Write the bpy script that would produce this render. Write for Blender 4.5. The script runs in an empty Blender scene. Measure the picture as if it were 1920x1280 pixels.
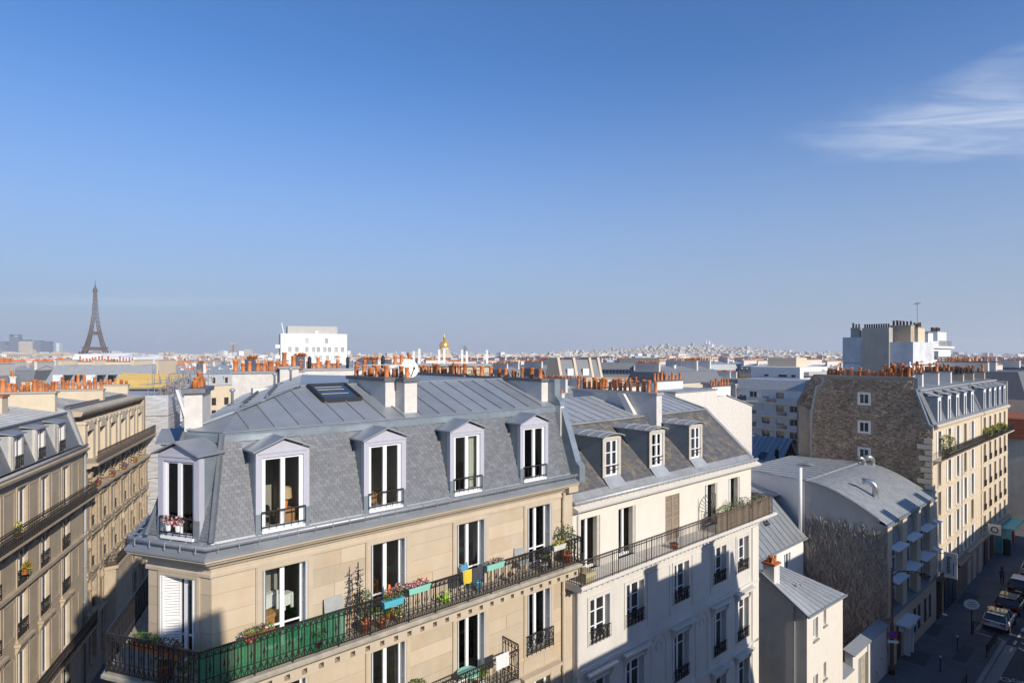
import bpy, math, random
from mathutils import Vector, Matrix, Euler
R = math.radians
scn = bpy.context.scene
COL = scn.collection

# ---------------------------------------------------------------- camera
cam_d = bpy.data.cameras.new("camera")
cam = bpy.data.objects.new("camera", cam_d); COL.objects.link(cam)
cam.location = (0, 0, 24); cam.rotation_euler = (R(90), 0, 0)
cam_d.sensor_width = 36; cam_d.lens = 21.0; cam_d.shift_y = 0.0120
cam_d.clip_start = 0.1; cam_d.clip_end = 60000
scn.camera = cam

# ---------------------------------------------------------------- sky and sun
AZ, EL = R(140.5), R(26.5)
SUN = Vector((math.sin(AZ)*math.cos(EL), math.cos(AZ)*math.cos(EL), math.sin(EL)))
world = bpy.data.worlds.new("World"); scn.world = world; world.use_nodes = True
wt = world.node_tree; wn = wt.nodes; wl = wt.links; wn.clear()
w_out = wn.new('ShaderNodeOutputWorld'); w_bg = wn.new('ShaderNodeBackground')
sky = wn.new('ShaderNodeTexSky'); sky.sky_type = 'NISHITA'; sky.sun_disc = False
sky.sun_elevation = EL; sky.sun_rotation = AZ; sky.altitude = 50
sky.air_density = 0.9; sky.dust_density = 0.3; sky.ozone_density = 8.0
w_bg.inputs['Strength'].default_value = 0.100
# thin cirrus: streaky noise on a plane high above, gathered where a wide soft noise is dense
tc = wn.new('ShaderNodeTexCoord'); sep = wn.new('ShaderNodeSeparateXYZ'); wl.new(tc.outputs['Generated'], sep.inputs[0])
def wmath(op, a, b=None):
    n = wn.new('ShaderNodeMath'); n.operation = op
    for i, v in enumerate((a, b)):
        if v is None: continue
        if isinstance(v, (int, float)): n.inputs[i].default_value = v
        else: wl.new(v, n.inputs[i])
    return n.outputs[0]
zz = wmath('MAXIMUM', sep.outputs[2], 0.03)
cmb = wn.new('ShaderNodeCombineXYZ')
wl.new(wmath('DIVIDE', sep.outputs[0], zz), cmb.inputs[0]); wl.new(wmath('DIVIDE', sep.outputs[1], zz), cmb.inputs[1])
def cloud_patch(cx, cy, rx, ry, rot, gain):
    mp = wn.new('ShaderNodeMapping'); mp.vector_type = 'TEXTURE'
    mp.inputs['Location'].default_value = (cx, cy, 0); mp.inputs['Rotation'].default_value = (0, 0, R(rot)); mp.inputs['Scale'].default_value = (rx, ry, 1)
    # warped edge
    nz = wn.new('ShaderNodeTexNoise'); nz.inputs['Scale'].default_value = 1.7; nz.inputs['Detail'].default_value = 4
    wl.new(cmb.outputs[0], nz.inputs['Vector'])
    ad = wn.new('ShaderNodeVectorMath'); ad.operation = 'MULTIPLY_ADD'
    wl.new(nz.outputs['Color'], ad.inputs[0]); ad.inputs[1].default_value = (1.1, 1.1, 0); wl.new(cmb.outputs[0], ad.inputs[2])
    ad2 = wn.new('ShaderNodeVectorMath'); ad2.operation = 'SUBTRACT'; wl.new(ad.outputs[0], ad2.inputs[0]); ad2.inputs[1].default_value = (.55, .55, 0)
    wl.new(ad2.outputs[0], mp.inputs['Vector'])
    ln = wn.new('ShaderNodeVectorMath'); ln.operation = 'LENGTH'; wl.new(mp.outputs[0], ln.inputs[0])
    mr = wn.new('ShaderNodeMapRange'); mr.inputs['From Min'].default_value = 1.0; mr.inputs['From Max'].default_value = 0.25; mr.interpolation_type = 'SMOOTHSTEP'
    wl.new(ln.outputs['Value'], mr.inputs['Value'])
    st = wn.new('ShaderNodeTexNoise'); st.inputs['Scale'].default_value = 1.0; st.inputs['Detail'].default_value = 9; st.inputs['Roughness'].default_value = .62; st.inputs['Distortion'].default_value = 1.2
    mp2 = wn.new('ShaderNodeMapping'); mp2.inputs['Rotation'].default_value = (0, 0, R(-rot)); mp2.inputs['Scale'].default_value = (1.2, 4.5, 1)
    wl.new(cmb.outputs[0], mp2.inputs['Vector']); wl.new(mp2.outputs[0], st.inputs['Vector'])
    mr2 = wn.new('ShaderNodeMapRange'); mr2.inputs['From Min'].default_value = .33; mr2.inputs['From Max'].default_value = .78; wl.new(st.outputs['Fac'], mr2.inputs['Value'])
    return wmath('MULTIPLY', wmath('MULTIPLY', mr.outputs[0], wmath('ADD', mr2.outputs[0], .22)), gain)
c1 = cloud_patch(2.12, 2.55, .95, .72, 8, .55)
c2 = cloud_patch(-7.5, 11.5, 3.6, 1.5, -8, .22)
c3 = cloud_patch(3.1, 2.4, 1.0, .8, 20, .5)
call = wmath('MINIMUM', wmath('ADD', wmath('ADD', c1, c2), c3), .8)
mixc = wn.new('ShaderNodeMix'); mixc.data_type = 'RGBA'
hs_ = wn.new('ShaderNodeHueSaturation'); hs_.inputs['Saturation'].default_value = 1.05; wl.new(sky.outputs[0], hs_.inputs['Color'])
# smog layer along the whole horizon
sm = wn.new('ShaderNodeMapRange'); sm.interpolation_type = 'SMOOTHSTEP'; sm.inputs['From Min'].default_value = .46; sm.inputs['From Max'].default_value = -.02; sm.inputs['To Max'].default_value = .92
wl.new(sep.outputs[2], sm.inputs['Value'])
smx = wn.new('ShaderNodeMix'); smx.data_type = 'RGBA'; wl.new(sm.outputs[0], smx.inputs[0]); wl.new(hs_.outputs[0], smx.inputs[6]); smx.inputs[7].default_value = (2.05, 2.46, 3.16, 1)
wl.new(call, mixc.inputs[0]); wl.new(smx.outputs[2], mixc.inputs[6]); mixc.inputs[7].default_value = (4.6, 5.0, 5.7, 1)
wl.new(mixc.outputs[2], w_bg.inputs['Color']); wl.new(w_bg.outputs[0], w_out.inputs['Surface'])

sun_d = bpy.data.lights.new("sun", 'SUN'); sun_d.energy = 3.15; sun_d.angle = R(0.53); sun_d.color = (1.0, .91, .78)
sun_o = bpy.data.objects.new("sun", sun_d); COL.objects.link(sun_o); sun_o.location = (60, -60, 90)
sun_o.rotation_euler = SUN.to_track_quat('Z', 'Y').to_euler()

vs = scn.view_settings; vs.view_transform = 'Standard'; vs.look = 'None'; vs.exposure = 0.78; vs.gamma = 1; vs.use_curve_mapping = False
scn.render.resolution_x = 1024; scn.render.resolution_y = 682
scn.cycles.volume_bounces = 1; scn.cycles.max_bounces = 8; scn.cycles.transparent_max_bounces = 12

# ---------------------------------------------------------------- mesh helpers
class MB:
    def __init__(s): s.v = []; s.f = []; s.m = []; s.cur = 0
    def mat(s, i): s.cur = i; return s
    def face(s, *pts):
        b = len(s.v); s.v += [tuple(p) for p in pts]; s.f.append(tuple(range(b, b+len(pts)))); s.m.append(s.cur); return s
    def box(s, x0, x1, y0, y1, z0, z1):
        return s.hexa([(x0,y0,z0),(x1,y0,z0),(x1,y1,z0),(x0,y1,z0),(x0,y0,z1),(x1,y0,z1),(x1,y1,z1),(x0,y1,z1)])
    def hexa(s, p):
        b = len(s.v); s.v += [tuple(q) for q in p]
        for f in ((0,3,2,1),(4,5,6,7),(0,1,5,4),(1,2,6,5),(2,3,7,6),(3,0,4,7)):
            s.f.append(tuple(b+i for i in f)); s.m.append(s.cur)
        return s
    def prism(s, poly, z0, z1):            # poly = 2D ring (ccw), extruded in z
        n = len(poly); b = len(s.v)
        s.v += [(p[0],p[1],z0) for p in poly] + [(p[0],p[1],z1) for p in poly]
        s.f.append(tuple(b+i for i in reversed(range(n)))); s.m.append(s.cur)
        s.f.append(tuple(b+n+i for i in range(n))); s.m.append(s.cur)
        for i in range(n):
            j = (i+1) % n; s.f.append((b+i, b+j, b+n+j, b+n+i)); s.m.append(s.cur)
        return s
    def extr(s, ring, vec):                # ring of 3D points extruded by vec
        n = len(ring); b = len(s.v); vx,vy,vz = vec
        s.v += [tuple(p) for p in ring] + [(p[0]+vx,p[1]+vy,p[2]+vz) for p in ring]
        s.f.append(tuple(b+i for i in reversed(range(n)))); s.m.append(s.cur)
        s.f.append(tuple(b+n+i for i in range(n))); s.m.append(s.cur)
        for i in range(n):
            j = (i+1) % n; s.f.append((b+i, b+j, b+n+j, b+n+i)); s.m.append(s.cur)
        return s
    def bar(s, a, b, w, h=None, up=(0,0,1)):   # box beam from a to b
        a = Vector(a); b = Vector(b); h = h or w; d = (b-a)
        if d.length < 1e-6: return s
        d.normalize(); u = Vector(up)
        if abs(d.dot(u)) > .98: u = Vector((1,0,0))
        r = d.cross(u).normalized()*w/2; t = r.cross(d).normalized()*h/2
        return s.hexa([a-r-t, a+r-t, b+r-t, b-r-t, a-r+t, a+r+t, b+r+t, b-r+t])
    def tube(s, pts, r, n=8, caps=True):
        pts = [Vector(p) for p in pts]; rs = r if isinstance(r, (list, tuple)) else [r]*len(pts); base = len(s.v)
        prev = None
        for i, p in enumerate(pts):
            d = (pts[min(i+1, len(pts)-1)] - pts[max(i-1, 0)]).normalized()
            u = prev if prev is not None else (Vector((0,0,1)) if abs(d.z) < .9 else Vector((1,0,0)))
            a = d.cross(u).normalized(); bb = a.cross(d).normalized(); prev = bb
            for k in range(n):
                t = 2*math.pi*k/n; q = p + a*math.cos(t)*rs[i] + bb*math.sin(t)*rs[i]; s.v.append(tuple(q))
        for i in range(len(pts)-1):
            for k in range(n):
                k2 = (k+1) % n
                s.f.append((base+i*n+k, base+i*n+k2, base+(i+1)*n+k2, base+(i+1)*n+k)); s.m.append(s.cur)
        if caps:
            s.f.append(tuple(base+k for k in reversed(range(n)))); s.m.append(s.cur)
            s.f.append(tuple(base+(len(pts)-1)*n+k for k in range(n))); s.m.append(s.cur)
        return s
    def lathe(s, prof, c=(0,0,0), n=12, cap=True):
        base = len(s.v)
        for (r, z) in prof:
            for k in range(n):
                t = 2*math.pi*k/n; s.v.append((c[0]+r*math.cos(t), c[1]+r*math.sin(t), c[2]+z))
        for i in range(len(prof)-1):
            for k in range(n):
                k2 = (k+1) % n
                s.f.append((base+i*n+k, base+i*n+k2, base+(i+1)*n+k2, base+(i+1)*n+k)); s.m.append(s.cur)
        if cap:
            s.f.append(tuple(base+k for k in reversed(range(n)))); s.m.append(s.cur)
            s.f.append(tuple(base+(len(prof)-1)*n+k for k in range(n))); s.m.append(s.cur)
        return s
    def add(s, o, mtx):
        b = len(s.v); s.v += [tuple(mtx @ Vector(p)) for p in o.v]
        s.f += [tuple(i+b for i in f) for f in o.f]; s.m += [s.cur]*len(o.f) if o.cur == 0 and s.cur else list(o.m); return s
    def leaves(s, c, rad, n, size, rg, up=.3, mats=None):
        for _ in range(n):
            while True:
                q = Vector((rg.uniform(-1,1), rg.uniform(-1,1), rg.uniform(-1,1)))
                if .12 < q.length < 1: break
            q = q.normalized()*(q.length**.55)
            p = Vector((c[0]+q.x*rad[0], c[1]+q.y*rad[1], c[2]+q.z*rad[2]))
            a = Vector((rg.uniform(-1,1), rg.uniform(-1,1), rg.uniform(-.4,1)+up)).normalized()
            t = a.cross(Vector((rg.uniform(-1,1), rg.uniform(-1,1), rg.uniform(-1,1)))).normalized()
            z = size*rg.uniform(.6,1.3); b = a.cross(t)
            if mats: s.cur = rg.choice(mats)
            s.face(p-t*z*.9, p+b*z*.42, p+t*z*.9, p-b*z*.42)
        return s
    def mesh(s, name, mats, smooth=False):
        me = bpy.data.meshes.new(name); me.from_pydata(s.v, [], s.f)
        for m in (mats if isinstance(mats, (list, tuple)) else [mats]): me.materials.append(M_(m))
        if any(s.m): me.polygons.foreach_set('material_index', s.m)
        if smooth: me.polygons.foreach_set('use_smooth', [True]*len(me.polygons))
        me.update(); return me

OFF = {}
def link(name, data, parent=None, loc=(0,0,0), rotz=0, sub=False):
    o = bpy.data.objects.new(name, data); COL.objects.link(o)
    if parent is not None:
        o.parent = parent; of = OFF.get(parent.name, (0,0,0))
        loc = (loc[0]+of[0], loc[1]+of[1], loc[2]+of[2])
    o.location = loc
    if rotz: o.rotation_euler = (0, 0, rotz)
    return o
def tag(o, label=None, cat=None, group=None, kind=None):
    if label: o['label'] = label
    if cat: o['category'] = cat
    if group: o['group'] = group
    if kind: o['kind'] = kind
    return o
def part(name, mb, mat, parent=None, loc=(0,0,0), rotz=0, smooth=False):
    return link(name, mb.mesh(name, mat, smooth), parent, loc, rotz)
def thing(name, label, cat, loc=(0,0,0), rotz=0, group=None):
    o = link(name, None, None, loc, rotz); o.empty_display_size = .3
    return tag(o, label, cat, group)
def solo(name, mb, mat, label, cat, loc=(0,0,0), rotz=0, group=None, smooth=False):
    return tag(part(name, mb, mat, None, loc, rotz, smooth), label, cat, group)
CACHE = {}
def cached(key, fn):
    if key not in CACHE: CACHE[key] = fn()
    return CACHE[key]

# ---------------------------------------------------------------- materials
MATS = {}
def M_(n): return MATS[n]
def mk(name, c, c2=None, rough=.8, metal=0., scale=2.5, bump=.0, bscale=30., streak=0., pv=.0, spec=.4, coat=0., stainc=None, stain=0., stscale=.6):
    m = bpy.data.materials.new(name); m.use_nodes = True; MATS[name] = m
    nt = m.node_tree; N = nt.nodes; L = nt.links; b = N['Principled BSDF']
    b.inputs['Roughness'].default_value = rough; b.inputs['Metallic'].default_value = metal
    b.inputs['Specular IOR Level'].default_value = spec; b.inputs['Coat Weight'].default_value = coat
    c = tuple(c) + (1,); c2 = tuple(c2) + (1,) if c2 else tuple(v*.8 for v in c[:3]) + (1,)
    t = N.new('ShaderNodeTexCoord')
    n1 = N.new('ShaderNodeTexNoise'); n1.inputs['Scale'].default_value = scale; n1.inputs['Detail'].default_value = 6; n1.inputs['Roughness'].default_value = .65
    L.new(t.outputs['Object'], n1.inputs['Vector'])
    r1 = N.new('ShaderNodeMapRange'); r1.inputs['From Min'].default_value = .3; r1.inputs['From Max'].default_value = .7; L.new(n1.outputs['Fac'], r1.inputs['Value'])
    mx = N.new('ShaderNodeMix'); mx.data_type = 'RGBA'; mx.inputs[6].default_value = c; mx.inputs[7].default_value = c2; L.new(r1.outputs[0], mx.inputs[0])
    col = mx.outputs[2]
    if streak or stain:
        for amt, sv, cc in ((streak, (1.6, 1.6, .12), tuple(v*.55 for v in c[:3])+(1,)), (stain, (stscale,)*3, (tuple(stainc) if stainc else (.1,.09,.08))+(1,))):
            if not amt: continue
            mp = N.new('ShaderNodeMapping'); mp.inputs['Scale'].default_value = sv; L.new(t.outputs['Object'], mp.inputs['Vector'])
            n2 = N.new('ShaderNodeTexNoise'); n2.inputs['Scale'].default_value = 1.3; n2.inputs['Detail'].default_value = 7; n2.inputs['Roughness'].default_value = .7; L.new(mp.outputs[0], n2.inputs['Vector'])
            r2 = N.new('ShaderNodeMapRange'); r2.inputs['From Min'].default_value = .48; r2.inputs['From Max'].default_value = .75; r2.inputs['To Max'].default_value = amt; L.new(n2.outputs['Fac'], r2.inputs['Value'])
            m2 = N.new('ShaderNodeMix'); m2.data_type = 'RGBA'; L.new(r2.outputs[0], m2.inputs[0]); L.new(col, m2.inputs[6]); m2.inputs[7].default_value = cc; col = m2.outputs[2]
    if pv:
        g = N.new('ShaderNodeNewGeometry'); oi = N.new('ShaderNodeObjectInfo')
        a = N.new('ShaderNodeMath'); a.operation = 'ADD'; L.new(g.outputs['Random Per Island'], a.inputs[0]); L.new(oi.outputs['Random'], a.inputs[1])
        fr = N.new('ShaderNodeMath'); fr.operation = 'FRACT'; L.new(a.outputs[0], fr.inputs[0])
        mr = N.new('ShaderNodeMapRange'); mr.inputs['To Min'].default_value = 1-pv; mr.inputs['To Max'].default_value = 1+pv; L.new(fr.outputs[0], mr.inputs['Value'])
        h = N.new('ShaderNodeHueSaturation'); L.new(mr.outputs[0], h.inputs['Value']); L.new(col, h.inputs['Color']); col = h.outputs[0]
    L.new(col, b.inputs['Base Color'])
    if bump:
        n3 = N.new('ShaderNodeTexNoise'); n3.inputs['Scale'].default_value = bscale; n3.inputs['Detail'].default_value = 4; L.new(t.outputs['Object'], n3.inputs['Vector'])
        bp = N.new('ShaderNodeBump'); bp.inputs['Strength'].default_value = bump; bp.inputs['Distance'].default_value = .02; L.new(n3.outputs['Fac'], bp.inputs['Height']); L.new(bp.outputs[0], b.inputs['Normal'])
    return m
# stone and render
mk('limestone', (.50,.42,.315), (.445,.365,.265), .85, scale=1.4, bump=.25, bscale=25, streak=.18, pv=.10, stainc=(.50,.32,.15), stain=.45, stscale=.9)
mk('limestone_plain', (.50,.42,.32), (.44,.365,.27), .85, scale=1.8, bump=.2, streak=.25)
mk('mortar', (.43,.36,.27), (.38,.31,.23), .95, scale=9)
mk('stone_old', (.47,.385,.28), (.37,.30,.215), .88, scale=1.1, bump=.25, streak=.35)
mk('stone_carved', (.46,.37,.26), (.30,.24,.17), .88, scale=2.2, bump=.4, streak=.45)
mk('stone_cream', (.60,.51,.38), (.54,.45,.33), .85, scale=1.2, streak=.2)
mk('stone_dirty', (.42,.37,.29), (.25,.23,.19), .9, scale=3, bump=.3, streak=.4)
mk('plaster_white', (.66,.62,.55), (.61,.57,.505), .85, scale=1.3, bump=.08, streak=.12)
mk('plaster_grey', (.60,.575,.53), (.53,.51,.47), .87, scale=1.2, bump=.1, streak=.25)
mk('plaster_chim', (.64,.61,.57), (.52,.49,.455), .88, scale=4, bump=.15, streak=.2)
mk('plaster_beige', (.74,.65,.52), (.62,.54,.43), .9, scale=.5, bump=.1, streak=.35, stainc=(.28,.25,.21), stain=.45, stscale=.25)
mk('wall_white', (.72,.72,.71), (.66,.66,.65), .8, scale=.6, streak=.08)
mk('wall_patchy', (.66,.67,.68), (.45,.47,.50), .9, scale=.35, streak=.25, stainc=(.2,.21,.23), stain=.35, stscale=.25)
mk('cement', (.40,.375,.34), (.32,.30,.27), .92, scale=.8, streak=.35)
mk('concrete', (.45,.44,.42), (.38,.37,.35), .9, scale=1, streak=.2)
# metal roofs
mk('zinc', (.34,.36,.38), (.28,.30,.32), .42, .35, scale=1.6, bump=.06, bscale=4, streak=.18, pv=.09)
mk('zinc_light', (.46,.475,.48), (.36,.375,.38), .45, .3, scale=2.2, bump=.06, bscale=5, streak=.25, pv=.08)
mk('zinc_cheek', (.30,.345,.375), (.22,.26,.29), .38, .4, scale=2.5, bump=.08, bscale=4, streak=.3)
mk('zinc_aged', (.36,.37,.37), (.25,.26,.265), .55, .2, scale=1.8, bump=.1, bscale=6, streak=.4, pv=.08, stainc=(.2,.17,.13), stain=.35)
mk('slate', (.165,.172,.188), (.13,.137,.15), .5, scale=3, bump=.15, bscale=40, pv=.16)
mk('slate_mossy', (.12,.12,.125), (.085,.085,.09), .7, scale=3, bump=.2, bscale=30, pv=.18, stainc=(.27,.215,.12), stain=.85, stscale=1.5)
mk('lead', (.16,.175,.19), (.12,.13,.145), .5, .3, scale=4)
mk('roof_tile', (.36,.11,.055), (.26,.08,.04), .85, scale=6, pv=.2)
mk('roof_flat', (.33,.32,.30), (.25,.245,.235), .95, scale=1.2)
mk('tarp_white', (.72,.73,.75), (.60,.62,.65), .7, scale=.8, bump=.3, bscale=1.5, streak=.1)
mk('yellow_sheet', (.72,.49,.15), (.64,.43,.13), .6, scale=1, streak=.2, pv=.08)
# clay
mk('pot', (.56,.20,.065), (.44,.14,.05), .8, scale=7, bump=.1, streak=.3, pv=.28)
mk('terracotta', (.42,.14,.06), (.34,.11,.05), .85, scale=6)
mk('pot_sooty', (.13,.075,.05), (.07,.05,.04), .9, scale=6, pv=.25)
# joinery and iron
mk('paint_white', (.78,.79,.80), (.74,.75,.76), .4, scale=5)
mk('paint_lilac', (.44,.44,.505), (.40,.40,.46), .5, scale=4, streak=.08)
mk('paint_cream', (.52,.48,.41), (.42,.385,.33), .6, scale=5, streak=.2)
mk('shutter_white', (.76,.76,.74), (.68,.68,.66), .55, scale=6, streak=.15)
mk('shutter_grey', (.50,.52,.54), (.44,.46,.48), .55, scale=6, streak=.15)
mk('iron', (.022,.022,.026), (.035,.03,.028), .45, .3, scale=20, spec=.5)
mk('iron_rust', (.10,.075,.06), (.06,.05,.045), .6, .2, scale=12)
mk('steel', (.46,.48,.50), (.40,.42,.44), .32, .8, scale=6)
mk('pipe_grey', (.33,.36,.38), (.27,.30,.32), .5, .2, scale=6, streak=.2)
mk('pipe_cream', (.56,.47,.35), (.50,.42,.31), .6, scale=6)
mk('plastic_black', (.018,.018,.02), (.025,.025,.027), .5, scale=8)
mk('plastic_white', (.78,.78,.76), (.72,.72,.70), .45, scale=8)
mk('wood_grey', (.30,.24,.18), (.20,.16,.12), .8, scale=8, pv=.15, streak=.3)
mk('wood', (.42,.22,.09), (.33,.17,.07), .6, scale=8, streak=.3)
mk('wood_dark', (.10,.055,.03), (.07,.04,.025), .6, scale=8)
mk('interior', (.36,.335,.29), (.25,.23,.20), .9, scale=1.2)
mk('curtain', (.60,.62,.54), (.52,.54,.46), .9, scale=3)
mk('curtain_blue', (.36,.38,.44), (.24,.26,.32), .9, scale=6)
mk('curtain_red', (.45,.07,.06), (.36,.05,.05), .9, scale=4)
mk('cloth_dark', (.06,.06,.075), (.04,.04,.05), .9, scale=5)
mk('cloth_white', (.66,.68,.66), (.60,.62,.60), .9, scale=4)
mk('cloth_grey', (.35,.36,.36), (.28,.29,.29), .9, scale=4)
mk('cloth_green', (.035,.20,.09), (.02,.14,.06), .8, scale=2.5, streak=.2)
mk('orange', (.70,.22,.03), (.62,.19,.03), .6, scale=4)
mk('mint', (.25,.55,.45), (.22,.50,.40), .55, scale=4)
mk('turquoise', (.09,.42,.52), (.08,.38,.48), .5, scale=4)
mk('blue_soft', (.10,.35,.55), (.08,.30,.50), .7, scale=4)
mk('lime', (.36,.66,.04), (.32,.60,.03), .5, scale=4)
mk('tan', (.50,.38,.20), (.45,.34,.18), .8, scale=5)
mk('stone_pot', (.50,.43,.27), (.42,.36,.22), .9, scale=6)
# plants
mk('leaf', (.075,.135,.03), (.045,.085,.02), .6, scale=9, pv=.3)
mk('leaf_bright', (.16,.26,.04), (.11,.19,.03), .6, scale=9, pv=.3)
mk('leaf_grey', (.14,.17,.10), (.10,.125,.075), .7, scale=9, pv=.3)
mk('leaf_red', (.22,.06,.045), (.15,.04,.035), .7, scale=9, pv=.3)
mk('leaf_dark', (.022,.042,.024), (.014,.028,.018), .7, scale=6, pv=.35)
mk('leaf_far', (.055,.085,.025), (.035,.06,.02), .8, scale=.5, pv=.35)
mk('bloom_pink', (.78,.25,.32), (.70,.40,.42), .7, scale=20, pv=.2)
mk('bloom_magenta', (.62,.04,.16), (.55,.05,.25), .7, scale=20, pv=.2)
mk('bloom_yellow', (.65,.50,.05), (.60,.42,.04), .7, scale=20, pv=.2)
mk('bloom_violet', (.30,.12,.42), (.24,.10,.35), .7, scale=20, pv=.2)
mk('twig', (.40,.355,.31), (.27,.24,.21), .9, scale=5, pv=.45)
mk('twig_red', (.30,.20,.17), (.20,.13,.115), .9, scale=5, pv=.4)
mk('bark', (.10,.075,.05), (.07,.05,.035), .9, scale=8)
# ground
mk('asphalt', (.135,.136,.14), (.105,.106,.11), .9, scale=.6, bump=.2, bscale=60, stainc=(.055,.056,.06), stain=.5, stscale=.3)
mk('asphalt_road', (.075,.077,.082), (.058,.06,.065), .85, scale=.5, bump=.2, bscale=60, stainc=(.07,.072,.076), stain=.4, stscale=.25)
mk('kerb', (.30,.30,.29), (.22,.22,.215), .85, scale=4, bump=.2, pv=.1)
mk('road_paint', (.62,.62,.60), (.45,.45,.44), .8, scale=7)
mk('ground_city', (.30,.28,.25), (.20,.19,.17), .95, scale=.02)
mk('rubble', (.40,.285,.185), (.22,.165,.115), .95, scale=.55, bump=.5, bscale=9, pv=.42, stainc=(.56,.48,.38), stain=.6, stscale=.9)
mk('rubble_mortar', (.36,.30,.235), (.24,.205,.165), .95, scale=1.4, bump=.4, bscale=12)
# landmark
mk('iron_brown', (.115,.075,.055), (.095,.06,.045), .7, scale=.05)
mk('gold', (.85,.52,.12), (.75,.45,.10), .35, .7, scale=.2)
mk('glass_tower', (.10,.13,.17), (.08,.10,.14), .3, scale=.02)
mk('skin', (.45,.26,.18), (.42,.24,.16), .6, scale=10)
mk('hair', (.02,.015,.012), (.03,.02,.015), .6, scale=20)
mk('denim', (.10,.20,.33), (.08,.16,.27), .85, scale=12)
mk('trouser', (.025,.03,.045), (.02,.024,.036), .85, scale=12)
mk('car_white', (.72,.73,.74), (.70,.71,.72), .25, coat=1., scale=1, spec=.5)
mk('car_black', (.012,.012,.014), (.015,.015,.017), .22, coat=1., scale=1, spec=.5)
mk('tyre', (.02,.02,.02), (.028,.028,.028), .85, scale=9)
mk('rim', (.40,.41,.42), (.35,.36,.37), .35, .8, scale=5)
mk('red_lamp', (.55,.02,.015), (.45,.015,.012), .25, scale=5, coat=.6)
mk('sign_red', (.55,.03,.03), (.50,.03,.03), .5, scale=5)
mk('sign_blue', (.04,.07,.42), (.03,.06,.38), .5, scale=5)
mk('sign_navy', (.03,.04,.10), (.03,.04,.09), .6, scale=5)
mk('shop_dark', (.035,.032,.032), (.025,.023,.023), .5, scale=5)
mk('shop_red', (.60,.10,.03), (.5,.08,.03), .5, scale=5)
mk('shop_teal', (.20,.55,.50), (.17,.48,.44), .5, scale=5)
mk('lamp_brown', (.13,.06,.045), (.10,.045,.035), .5, .2, scale=8)
def glass(name, tint=(.97,.985,.985), tr=.86):
    m = bpy.data.materials.new(name); m.use_nodes = True; MATS[name] = m
    nt = m.node_tree; N = nt.nodes; L = nt.links; N.clear()
    o = N.new('ShaderNodeOutputMaterial'); t = N.new('ShaderNodeBsdfTransparent'); t.inputs[0].default_value = tint + (1,)
    g = N.new('ShaderNodeBsdfGlossy'); g.inputs['Roughness'].default_value = .01
    lw = N.new('ShaderNodeFresnel'); lw.inputs['IOR'].default_value = 1.5
    a = N.new('ShaderNodeMath'); a.operation = 'ADD'; a.inputs[1].default_value = 1-tr-.12; L.new(lw.outputs[0], a.inputs[0])
    mx = N.new('ShaderNodeMixShader'); L.new(a.outputs[0], mx.inputs[0]); L.new(t.outputs[0], mx.inputs[1]); L.new(g.outputs[0], mx.inputs[2]); L.new(mx.outputs[0], o.inputs[0])
glass('glass_clear')
mk('glass_dark', (.022,.026,.032), (.03,.034,.04), .06, scale=.7, spec=.8, pv=.3)
mk('glass_blue', (.03,.05,.09), (.04,.06,.10), .08, scale=.7, spec=.9)
def netting(name, col, holes):
    m = mk(name, col, tuple(v*.85 for v in col), .8, scale=.8, streak=.15); nt = m.node_tree; N = nt.nodes; L = nt.links
    b = N['Principled BSDF']; o = [n for n in N if n.type == 'OUTPUT_MATERIAL'][0]
    t = N.new('ShaderNodeBsdfTransparent'); mx = N.new('ShaderNodeMixShader'); mx.inputs[0].default_value = holes
    tl = N.new('ShaderNodeBsdfTranslucent'); tl.inputs[0].default_value = tuple(col)+(1,)
    m2 = N.new('ShaderNodeMixShader'); m2.inputs[0].default_value = .45
    L.new(b.outputs[0], m2.inputs[1]); L.new(tl.outputs[0], m2.inputs[2])
    L.new(m2.outputs[0], mx.inputs[1]); L.new(t.outputs[0], mx.inputs[2]); L.new(mx.outputs[0], o.inputs['Surface'])
netting('net_white', (.80,.81,.83), .10)
netting('net_green', (.03,.30,.13), .30)
# ---------------------------------------------------------------- frames
FA = math.atan2(.664, .748)                 # street front: x along the facade, y into the block
FO = Vector((-7.0, 13.6, 0))
def fw(x, y, z=0): return (FO.x + x*math.cos(FA) - y*math.sin(FA), FO.y + x*math.sin(FA) + y*math.cos(FA), z)
LA = math.atan2(.946, -.325); LO = Vector((-30.3, 42.3, 0))
def lw_(x, y, z=0): return (LO.x + x*math.cos(LA) - y*math.sin(LA), LO.y + x*math.sin(LA) + y*math.cos(LA), z)
def froot(name, label, cat, x0, y0=0, group=None):
    o = thing(name, label, cat, fw(x0, y0), FA, group); OFF[o.name] = (-x0, -y0, 0); return o
def lroot(name, label, cat, x0, y0=0, group=None):
    o = thing(name, label, cat, lw_(x0, y0), LA, group); OFF[o.name] = (-x0, -y0, 0); return o

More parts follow.
